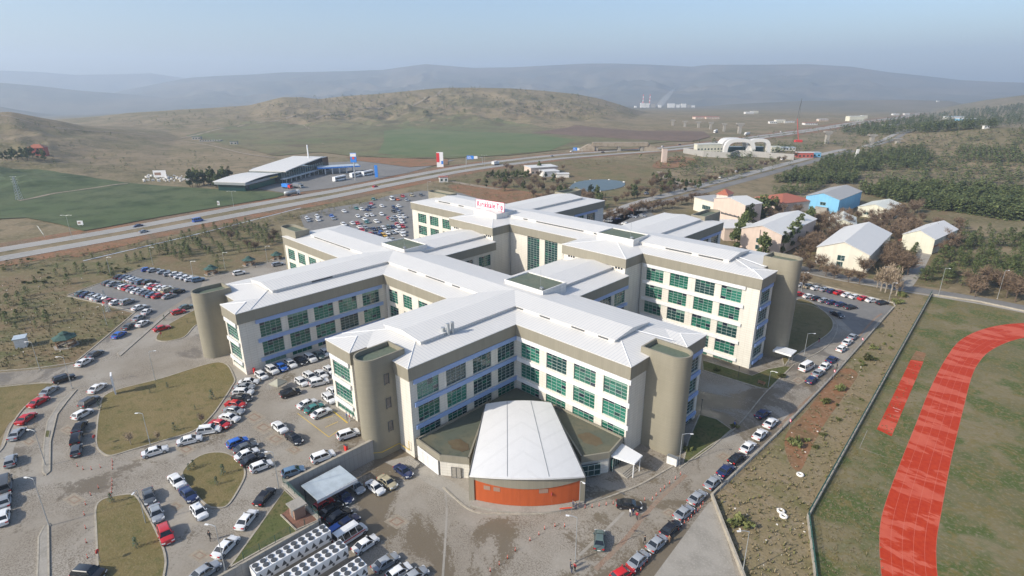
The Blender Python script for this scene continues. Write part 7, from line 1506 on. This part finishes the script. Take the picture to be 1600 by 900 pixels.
def simplebox(name, x, y, w, d, h, mat, roofmat, label, cat, rz=0, z=None, win=0, flat=True, rise=1.5):
    c = GT(x, y) if z is None else G(x, y, z); t = thing(name, c, label, cat, None, rz); mb = MB(); mb.box(-w/2, -d/2, -1, w/2, d/2, h); mb.build('wall', mat, t); mb = MB()
    if flat: mb.box(-w/2-.3, -d/2-.3, h, w/2+.3, d/2+.3, h+.3)
    else: hiproof(mb, -w/2-.4, -d/2-.4, w/2+.4, d/2+.4, h+.05, rise/(min(w, d)/2), 'x' if w > d else 'y')
    mb.build('roof', roofmat, t)
    if win:
        for j in range(win):
            mb = MB(); n = max(2, int(w/3))
            for i in range(n): x0 = -w/2+w*(i+.3)/n; mb.box(x0, -d/2-.06, 1+j*3, x0+w/n*.45, -d/2-.01, 2.4+j*3)
            mb.build('window_row', 'glass_dark', t)
    return t
FZ = HEAD*-1
VR = math.atan2(R3[1], R3[0])       # heading that faces the camera squarely
# filling station and service building
A1, A2 = GT(441, 287), GT(509, 268); dv = (A2-A1)[:2]; Ls = float(np.hypot(*dv)); rz = math.atan2(dv[1], dv[0]); zz = A1[2]
t = thing('service_station_building', A1, 'long glass fronted service building with swooping white roof beside the highway', 'building', None, rz)
mb = MB(); mb.box(0, .5, -1, Ls, 26, 7.5); mb.build('wall', 'glass_dark', t); mb = MB(); mb.box(.5, .3, 3.6, Ls-.5, .52, 7.7); mb.box(.5, .25, .2, Ls-.5, .45, 3.0); mb.build('glass_front', 'glass_dark', t)
mb = MB()
for k in range(int(Ls/3)): mb.box(k*3+.9, .1, .2, k*3+1.0, .3, 7.7)
mb.build('mullions', 'mullion', t)
mb = MB(); mb.box(-1, -3.2, 3.1, Ls, .3, 3.4)
for k in range(int(Ls/6)): mb.box(k*6+1, -3.0, 0, k*6+1.25, -2.75, 3.1)
mb.build('awning', 'white_metal', t); mb = MB(); n = 12
for k in range(n):
    f0, f1 = k/n, (k+1)/n; z0, z1 = 7.6+3.4*f0**.8, 7.6+3.4*f1**.8; x0, x1 = Ls*(.05+.95*f0), Ls*(.05+.95*f1); mb.hexa([(x0, -2+3*f0, z0), (x1, -2+3*f1, z1), (x1, 27, z1), (x0, 27, z0)], [(x0, -2+3*f0, z0+.6), (x1, -2+3*f1, z1+.6), (x1, 27, z1+.6), (x0, 27, z0+.6)])
mb.build('roof', 'white_roof', t)
mb = MB(); mb.box(-34, 4, -1, 1, 24, 4.6); mb.build('side_wing', 'glass_dark', t); mb = MB(); mb.box(-30, 3.9, .8, -2, 3.99, 3.6); mb.build('side_windows', 'glass_green', t); mb = MB(); mb.box(-36, 2, 4.6, 2, 25, 6.0); mb.build('side_fascia', 'grey_metal', t)
mb = MB()
for k in range(8): f0, f1 = k/8, (k+1)/8; z0, z1 = 6.4+1.3*math.sin(f0*2.6), 6.4+1.3*math.sin(f1*2.6); x0, x1 = -36+38*f0, -36+38*f1; mb.hexa([(x0, 1.8, z0-.3), (x1, 1.8, z1-.3), (x1, 26, z1-.3), (x0, 26, z0-.3)], [(x0, 1.8, z0), (x1, 1.8, z1), (x1, 26, z1), (x0, 26, z0)])
mb.build('side_roof', 'white_roof', t); mb = MB(); mb.box(-10, 1.85, 4.9, -1, 1.99, 5.8); mb.build('sign_strip', 'yellow_paint', t)
mb = MB(); mb.box(Ls, 2, -1, Ls+9, 18, 10.5); mb.build('stair_block', 'car_glass', t); mb = MB(); mb.tube([(Ls-6, 10, 10), (Ls-6, 10, 21)], .5, 8); mb.build('mast', 'white_metal', t)
A1, A2 = GT(500, 274), GT(551, 271); dv = (A2-A1)[:2]; Ls = float(np.hypot(*dv)); t = thing('filling_station_canopy', A1, 'flat white filling station canopy with blue edge on columns', 'canopy', None, math.atan2(dv[1], dv[0]))
mb = MB(); mb.box(-1, -1, 5.0, Ls+6, 13, 5.6); mb.build('roof', 'carport_roof', t); mb = MB(); mb.box(-1.1, -1.15, 4.9, Ls+6.1, -1.0, 5.9); mb.box(-1.25, -1.1, 4.9, -1.1, 13, 5.9); mb.build('fascia', 'sign_blue', t)
for k in range(5):
    for y in (2, 10): mb = MB(); mb.box(4+k*Ls/4.6, y, 0, 4.7+k*Ls/4.6, y+.7, 5); mb.build('column', 'white_metal', t)
def totem(x, y, w, h, zb, mats, label, z=None, face=None):
    c = GT(x, y); t = thing('totem_sign', c, label, 'sign', None, VR if face is None else face); mb = MB()
    if zb > .3: mb.tube([(0, 0, 0), (0, 0, zb)], w*.10, 8); mb.build('post', 'steel_pole', t); mb = MB()
    mb.box(-w/2, -.4, zb, w/2, .4, h); mb.build('sign_board', mats[0], t)
    if len(mats) > 1: mb = MB(); mb.box(-w*.5, -.46, zb+(h-zb)*.62, w*.5, -.41, zb+(h-zb)*.95); mb.build('sign_face', mats[1], t)
    return t
tt = totem(555.5, 282.5, 4.2, 19.5, 13, ['sign_blue', 'sign_white'], 'tall blue and white totem sign on a pole at the filling station'); mb = MB(); mb.tube([(0, -.48, 16), (0, -.52, 16)], .9, 14); mb.build('round_emblem', 'orange_plastic', tt)
totem(588.5, 277.5, 2.2, 9, 0, ['sign_blue'], 'narrow blue totem at the exit of the filling station')
tt = totem(688, 261, 5.4, 12, 0, ['sign_white'], 'red and white double totem sign beside the highway'); mb = MB(); mb.box(-2.8, -.5, 4, -.4, -.42, 11.5); mb.build('red_face', 'sign_red', tt); mb = MB(); mb.box(1.0, -.5, 2.4, 2.5, -.42, 5.0); mb.build('blue_face', 'sign_blue', tt)
def gantry(x, y, w, h, label):
    c = GT(x, y); t = thing('road_sign', c, label, 'road sign', None, VR); mb = MB(); mb.tube([(-w*.55, 0, 0), (-w*.55, 0, h)], .16, 6); mb.tube([(w*.95, 0, 0), (w*.95, 0, h)], .16, 6); mb.tube([(-w*.55, 0, h), (w*.95, 0, h)], .14, 6); mb.build('gantry', 'steel_pole', t)
    mb = MB(); mb.box(-w*.5, -.3, h-1.6, w*.15, -.2, h+1.4); mb.build('sign_panel', 'sign_blue', t); mb = MB(); mb.box(w*.17, -.3, h-1.2, w*.5, -.2, h+1.0); mb.build('side_panel', 'sign_white', t); mb = MB()
    for k in range(3): mb.box(-w*.45, -.33, h-1.1+k*.8, -w*.05-k*.4, -.31, h-.85+k*.8)
    mb.build('sign_lines', 'sign_white', t)
gantry(738, 257, 9, 6, 'blue direction sign gantry over the highway edge'); gantry(900, 241, 6, 5, 'small blue direction sign farther along the highway')
def board(x, y, w, h, zb, mat, label): c = GT(x, y); t = thing('billboard', c, label, 'billboard', None, VR+.1); mb = MB(); mb.tube([(-w*.3, 0, 0), (-w*.3, 0, zb+.2)], .1, 6); mb.tube([(w*.3, 0, 0), (w*.3, 0, zb+.2)], .1, 6); mb.build('post', 'grey_metal', t); mb = MB(); mb.box(-w/2, -.1, zb, w/2, .1, zb+h); mb.build('sign_board', mat, t); mb = MB(); mb.box(-w*.4, -.13, zb+h*.3, w*.1, -.11, zb+h*.7); mb.build('printed_patch', 'brick_render' if mat == 'sign_white' else 'sign_white', t)
board(127, 355, 2.6, 2.0, 1.2, 'sign_white', 'small white sign board between green field and highway'); board(342, 322, 1.2, 2.4, .5, 'sign_white', 'narrow white sign on the field edge beside the highway'); board(251, 279, 9, 5, 1, 'sign_white', 'big white billboard on the rubbish strewn field edge')
c = GT(70, 371); t = thing('feather_flag', c, 'leaning pale feather flag on the grass beside the highway', 'flag', None, VR); mb = MB(); mb.tube([(0, 0, 0), (-1.6, 0, 5.2)], .06, 5); mb.build('pole', 'grey_metal', t); mb = MB(); mb.hexa([(-.6, -.03, 1.6), (-.1, -.03, 1.4), (-.1, .03, 1.4), (-.6, .03, 1.6)], [(-2.2, -.03, 5.6), (-1.5, -.03, 5.2), (-1.5, .03, 5.2), (-2.2, .03, 5.6)]); mb.build('flag_cloth', 'cream_roof', t)
# lattice mast left field
def lattice(x, y, h, w, mat, label, cat='mast'):
    c = GT(x, y); t = thing('lattice_mast', c, label, cat, None, VR); mb = MB(); n = 9
    for sx in (-1, 1):
        for sy in (-1, 1): mb.tube([(sx*w/2, sy*w/2, 0), (sx*w*.12, sy*w*.12, h)], h*.006+.03, 4)
    for k in range(n):
        z0, z1 = h*k/n, h*(k+1)/n; a, b = w/2*(1-.76*k/n), w/2*(1-.76*(k+1)/n)
        for s in (-1, 1): mb.tube([(-a, s*a, z0), (b, s*b, z1)], .05, 4); mb.tube([(a, s*a, z0), (-b, s*b, z1)], .05, 4); mb.tube([(s*a, -a, z0), (s*b, b, z1)], .05, 4)
    mb.build('lattice', mat, t); return t
t = lattice(31, 313, 14, 2.6, 'steel_pole', 'grey lattice power mast standing in the dark green field', 'power mast'); mb = MB()
for z in (11, 12.5, 14): mb.tube([(-2.0, 0, z), (2.0, 0, z)], .07, 4)
mb.build('cross_arms', 'steel_pole', t)
t = lattice(169, 487, 7, 1.0, 'steel_pole', 'short grey mast with dishes on the grass below the left car park'); mb = MB(); mb.hexa([(-.9, -.5, 4.2), (.7, -.5, 4.8), (.7, -.42, 4.8), (-.9, -.42, 4.2)], [(-.9, .3, 4.8), (.7, .3, 5.4), (.7, .36, 5.4), (-.9, .36, 4.8)]); mb.build('solar_panel', 'white_metal', t)
# houses and outbuildings
simplebox('red_house', 61, 242, 12, 8, 6.0, 'red_render', 'tile_roof', 'red house with tiled roof among dark trees on the left hill foot', 'house', VR+.3, win=2, flat=False, rise=2.5)
simplebox('restaurant', 845, 270, 22, 14, 5, 'pink_render', 'white_roof', 'white roofed restaurant building beside the pond garden', 'building', VR+.35, win=1); simplebox('restaurant_annex', 858, 275, 12, 10, 4, 'white_panel', 'white_roof', 'smaller white roofed annex in front of the restaurant', 'building', VR+.35); simplebox('garden_shelter', 879, 276.5, 9, 6, 2.5, 'white_panel', 'white_roof', 'low white shelter right of the restaurant', 'shelter', VR)
simplebox('guard_hut', 693, 284, 6, 5, 3.5, 'white_panel', 'tile_roof', 'small white hut with red roof line below the highway', 'hut', VR+.2, win=1); simplebox('field_shed', 396, 291.5, 14, 7, 2.6, 'white_panel', 'carport_roof', 'low shed with pale roof at the field edge before the station', 'shed', VR+.2)
simplebox('road_kiosk', 1193, 243, 12, 6, 4, 'red_render', 'white_roof', 'pink and white roadside shop right of the arched hall', 'building', VR+.2, win=1) if False else None
for x, y, w, h, mt, rf, l in [(1256, 246, 14, 4.5, 'red_render', 'white_roof', 'red walled roadside shop right of the arched hall'), (1273, 245, 8, 4, 'blue_render', 'carport_roof', 'small blue roadside shop next to the red one'), (1210, 237, 9, 5, 'yellow_render', 'cream_roof', 'ochre hut at the right end of the arched hall'), (1228, 235, 16, 3, 'white_panel', 'carport_roof', 'long pale shed behind the ochre hut')]: simplebox('roadside_shop', x, y, w, 6, h, mt, rf, l, 'shop', VR, win=1)
for x, y, w, h, mt, rf, l in [(1335, 189, 46, 13, 'yellow_render', 'cream_roof', 'long cream building block beside the distant highway'), (1349, 186, 20, 11, 'ivory_render', 'cream_roof', 'short ivory block right of the long cream building'), (1218, 192, 28, 8, 'ivory_render', 'white_roof', 'yellowish block on the far plain left of the crane'), (1207, 193, 22, 5, 'white_panel', 'white_roof', 'white low block left of the yellowish block'), (1232, 192, 30, 4, 'white_panel', 'white_roof', 'white low sheds right of the yellowish block'), (1399, 180, 30, 6, 'white_panel', 'white_roof', 'left white shed of the pair beyond the highway'), (1416, 179.5, 26, 6, 'white_panel', 'white_roof', 'right white shed of the pair beyond the highway'), (1490, 187, 60, 10, 'white_panel', 'carport_roof', 'long pale blue roofed factory in the dark pine wood'), (1512, 188.5, 70, 6, 'blue_render', 'white_roof', 'low blue factory hall right of the long pale one'), (1390, 199, 34, 6, 'pink_render', 'white_roof', 'reddish low hall beside the distant highway'), (1465, 159, 20, 7, 'white_panel', 'white_roof', 'tiny white building on the distant brown ridge'), (1540, 200.5, 10, 4, 'white_panel', 'white_roof', 'small white hut on top of the right mound'), (1170, 178, 40, 8, 'white_panel', 'white_roof', 'left faint white building group on the hazy plain'), (1178, 177, 34, 9, 'ivory_render', 'white_roof', 'right faint white building group on the hazy plain'), (1098, 185.5, 60, 6, 'pink_render', 'tile_roof', 'row of small reddish houses left on the far plain'), (1112, 185.5, 46, 6, 'pink_render', 'tile_roof', 'row of small reddish houses right on the far plain'), (1285, 189, 30, 5, 'pink_render', 'white_roof', 'low red roofed buildings along the distant highway'), (1265, 195, 36, 5, 'white_panel', 'tile_roof', 'cluster of low roofs below the crane'), (308, 218, 18, 6, 'rough_concrete', 'green_deck', 'grey farm building on the hill road, left one'), (366, 226, 14, 6, 'rough_concrete', 'green_deck', 'green farm shed on the hill road, right one'), (330, 221, 40, 2, 'rough_concrete', 'concrete', 'long low white wall along the hill road'), (662, 139, 14, 5, 'yellow_render', 'cream_roof', 'tiny yellow building on the brown hill crest')]:
    simplebox('distant_building', x, y, w*.6, w*.26, h*.62, mt, rf, l, 'building', VR+.1, win=1)
for x, y, w, h, l in [(502, 295, 10, 6, '')]: pass
# arched hall: two white vault frames on a stone wall
c0, c1 = GT(1130, 243), GT(1205, 243); L0 = float(np.hypot(*(c1-c0)[:2])); rz = math.atan2(*(c1-c0)[:2][::-1])
t = thing('arched_hall', c0, 'white double arched hall shell standing on a pale stone wall', 'hall', None, rz)
def archstrip(x0, x1, y, wd, H_, R0, name):
    mb = MB(); n = 18; P = []
    for k in range(n+1):
        a = math.pi*k/n; ca, sa = math.cos(a), math.sin(a); ca = math.copysign(abs(ca)**.55, ca); sa = abs(sa)**.55; P.append(((x0+x1)/2-(x1-x0)/2*ca, H_*sa))
    for k in range(n):
        (a, z0), (b, z1) = P[k], P[k+1]; cx = (x0+x1)/2; sc = 1-R0/((x1-x0)/2); q = lambda X, Z: (cx+(X-cx)*sc, Z*(1-R0/H_*.8))
        (ai, zi), (bi, zj) = q(a, z0), q(b, z1); mb.hexa([(ai, y, zi), (bi, y, zj), (bi, y+wd, zj), (ai, y+wd, zi)], [(a, y, z0), (b, y, z1), (b, y+wd, z1), (a, y+wd, z0)])
    return mb.build(name, 'white_roof', t)
archstrip(0, L0*.66, 0, 5, 15, 3.5, 'vault'); archstrip(L0*.50, L0, 3, 5, 15, 3.5, 'vault'); archstrip(L0*.02, L0*.62, 14, 16, 14, 1.0, 'vault_back'); mb = MB(); mb.box(L0*.1, 9, 0, L0*.9, 14, 7); mb.build('inner_hall', 'glass_dark', t); mb = MB(); mb.box(-4, -6, -.5, L0+6, -5, 2.2); mb.build('front_wall', 'white_panel', t)
wallthing('stone_wall', W([(1068, 239), (1100, 245), (1141, 247), (1152, 243), (1205, 247), (1240, 250)]), 5, 1.0, 'rough_concrete', 'grey stone retaining wall below the arched hall', 'wall')
simplebox('gate_building', 1106, 240, 26, 8, 9, 'yellow_render', 'cream_roof', 'ochre building with a row of dark openings left of the arched hall', 'building', VR+.1, win=2)
simplebox('concrete_silo', 1037, 254, 4, 4, 12, 'pink_render', 'concrete', 'tall narrow concrete pier at the earthworks left of the arched hall', 'pier', VR)
# overpass
c0, c1 = GT(932, 236), GT(1003, 236); L0 = float(np.hypot(*(c1-c0)[:2])); t = thing('overpass_bridge', c0, 'beige concrete overpass crossing above the highway', 'bridge', None, math.atan2(*(c1-c0)[:2][::-1]))
mb = MB(); mb.box(-4, -1, 4.6, L0+6, 9, 8.2); mb.build('deck', 'dirt_track', t)
for k in range(3): mb = MB(); mb.box(k*L0/2-1.5, 0, -3, k*L0/2+1.5, 8, 4.6); mb.build('pier', 'concrete', t)
mb = MB(); mb.hexa([(-22, -2, -1), (-2, -2, -1), (-2, 10, -1), (-22, 10, -1)], [(-8, 0, 6.4), (-2, 0, 6.4), (-2, 9, 6.4), (-8, 9, 6.4)]); mb.hexa([(L0+2, -2, -1), (L0+22, -2, -1), (L0+22, 10, -1), (L0+2, 10, -1)], [(L0+2, 0, 6.4), (L0+8, 0, 6.4), (L0+8, 9, 6.4), (L0+2, 9, 6.4)]); mb.build('abutment', 'dirt_track', t)
# bridge piers of the unfinished viaduct
for x, yb, yt, l in [(1051, 196, 188, 'first from the left'), (1070, 198, 190, 'second from the left'), (1091, 199.5, 191, 'third from the left'), (1110, 202, 192, 'fourth from the left'), (1131, 205.5, 194, 'fifth from the left'), (1155, 208.5, 194.5, 'sixth and widest of the left line'), (1291, 225, 208, 'large one left of the pale mound'), (1361, 225, 213, 'broad one in the middle of the slope'), (1402, 224, 218, 'low one at the right')]:
    c = GT(x, yb); D = math.hypot(c[0], c[1]); h = (yb-yt)/930*D*1.02; w = (4.5 if x not in (1155, 1291, 1361, 1402) else 7)/930*D*1.0; t = thing('viaduct_pier', c, 'pale concrete T shaped viaduct pier, '+l, 'bridge pier', 'unfinished viaduct piers', VR)
    mb = MB(); mb.box(-w*.32, -w*.32, -2, w*.32, w*.32, h*.8); mb.build('shaft', 'concrete', t); mb = MB(); mb.hexa([(-w*.34, -w*.35, h*.72), (w*.34, -w*.35, h*.72), (w*.34, w*.35, h*.72), (-w*.34, w*.35, h*.72)], [(-w*.8, -w*.4, h*.9), (w*.8, -w*.4, h*.9), (w*.8, w*.4, h*.9), (-w*.8, w*.4, h*.9)]); mb.box(-w*.8, -w*.4, h*.9+.01, w*.8, w*.4, h); mb.build('pier_head', 'concrete', t)
# aerial lift: white leaning mast near the boulevard
c = GT(1336, 249); t = thing('leaning_mast', c, 'white slightly leaning billboard column beside the boulevard', 'column', None, VR); mb = MB(); mb.hexa([(-1, -.6, 0), (1, -.6, 0), (1, .6, 0), (-1, .6, 0)], [(.2, -.6, 9), (2.4, -.6, 9), (2.4, .6, 9), (.2, .6, 9)]); mb.build('column', 'white_panel', t)
# crane
c = GT(1247, 222); t = thing('tower_crane', c, 'tall lattice mobile crane with red lower boom on the plain', 'crane', None, VR)
D = math.hypot(c[0], c[1]); k = D/935
mb = MB(); mb.tube([(0, 0, 2), (-6*k, 0, 32*k)], .3, 4); mb.build('lower_boom', 'red_paint', t); mb = MB(); mb.tube([(-6*k, 0, 32*k), (-4*k, 0, 59*k)], .25, 4); mb.build('upper_boom', 'dark_metal', t); mb = MB(); mb.box(-4, -2, 0, 4, 2, 2.5); mb.build('carrier', 'red_paint', t); mb = MB(); mb.tube([(-4*k, 0, 59*k), (-8*k, 0, 25*k)], .15, 4); mb.tube([(-4*k, 0, 59*k), (-3*k, 0, 4*k)], .15, 4); mb.build('hoist_cable', 'dark_metal', t)
# power plant
def far(x, y): c = GT(x, y); return c, math.hypot(c[0], c[1])/930
c, k = far(1012, 168); t = thing('power_station', c, 'distant power station with two striped chimneys and pale blocks in the haze', 'power station', None, VR)
for xo in (-7.5, 2.5):
    for j in range(6): mb = MB(); mb.tube([(xo*k, 0, (4+j*2.4)*k), (xo*k, 0, (4+(j+1)*2.4)*k)], .55*k, 8); mb.build('chimney_band', 'sign_red' if j % 2 else 'sign_white', t)
for x0, w, h in ((-11, 6.5, 6.5), (-4, 6, 6), (4, 7, 5), (16, 4, 3.5), (30, 10, 5.5), (42, 6, 4), (50, 7, 5), (58, 6, 3.5), (-20, 3, 2.5), (65, 5, 2.5)): mb = MB(); mb.box(x0*k, -2*k, -2*k, (x0+w)*k, 3*k, h*k); mb.build('hall_block', random.choice(['white_panel', 'concrete', 'white_panel']), t)
# steam plume of the power station: a small real volume
m = bpy.data.materials.new('steam'); m.use_nodes = True; m.node_tree.nodes.clear(); o_ = m.node_tree.nodes.new('ShaderNodeOutputMaterial'); v_ = m.node_tree.nodes.new('ShaderNodeVolumePrincipled'); v_.inputs['Color'].default_value = (1, 1, 1, 1); v_.inputs['Density'].default_value = .010; m.node_tree.links.new(v_.outputs[0], o_.inputs['Volume']); MATS['steam'] = m
c, k = far(1028, 168); mb = MB(); mb.tube([(0, 0, 0), (5*k, 0, 7*k), (11*k, 0, 14*k), (17*k, 0, 20*k), (23*k, 0, 27*k)], [5*k, 5*k, 4.6*k, 3.4*k, 1.2*k], 10); o = mb.build('steam_plume', 'steam', None, True, tuple(c)); o.rotation_euler.z = VR; tag(o, 'white steam plume drifting up right of the striped chimneys', 'steam', kind='stuff')
# rubbish and parked machinery heaps near the billboard
mb = MB()
for i in range(70):
    c = GT(random.uniform(225, 300), random.uniform(274, 284)); r_ = random.uniform(.4, 1.3); a = random.uniform(0, 3); mb.prism([(c[0]+r_*math.cos(a+q), c[1]+r_*math.sin(a+q)) for q in (0, 1.3, 2.6, 4.2)], c[2], c[2]+r_)
tag(mb.build('scrap_heap', 'stone_white'), 'scattered pale scrap and rubbish beside the big billboard', 'scrap', kind='stuff')

# ================================================================== AIR
m = bpy.data.materials.new('haze'); m.use_nodes = True; m.node_tree.nodes.clear(); o_ = m.node_tree.nodes.new('ShaderNodeOutputMaterial'); v_ = m.node_tree.nodes.new('ShaderNodeVolumePrincipled')
v_.inputs['Color'].default_value = (.70, .83, 1, 1); v_.inputs['Density'].default_value = HAZE; v_.inputs['Anisotropy'].default_value = .25; m.node_tree.links.new(v_.outputs[0], o_.inputs['Volume']); MATS['haze'] = m
mb = MB(); mb.box(-10800, -10800, -125, 10800, 10800, 460); o = mb.build('haze', 'haze'); tag(o, kind='stuff')
for ob in SC.objects:
    if 'drop_me' in ob: pass
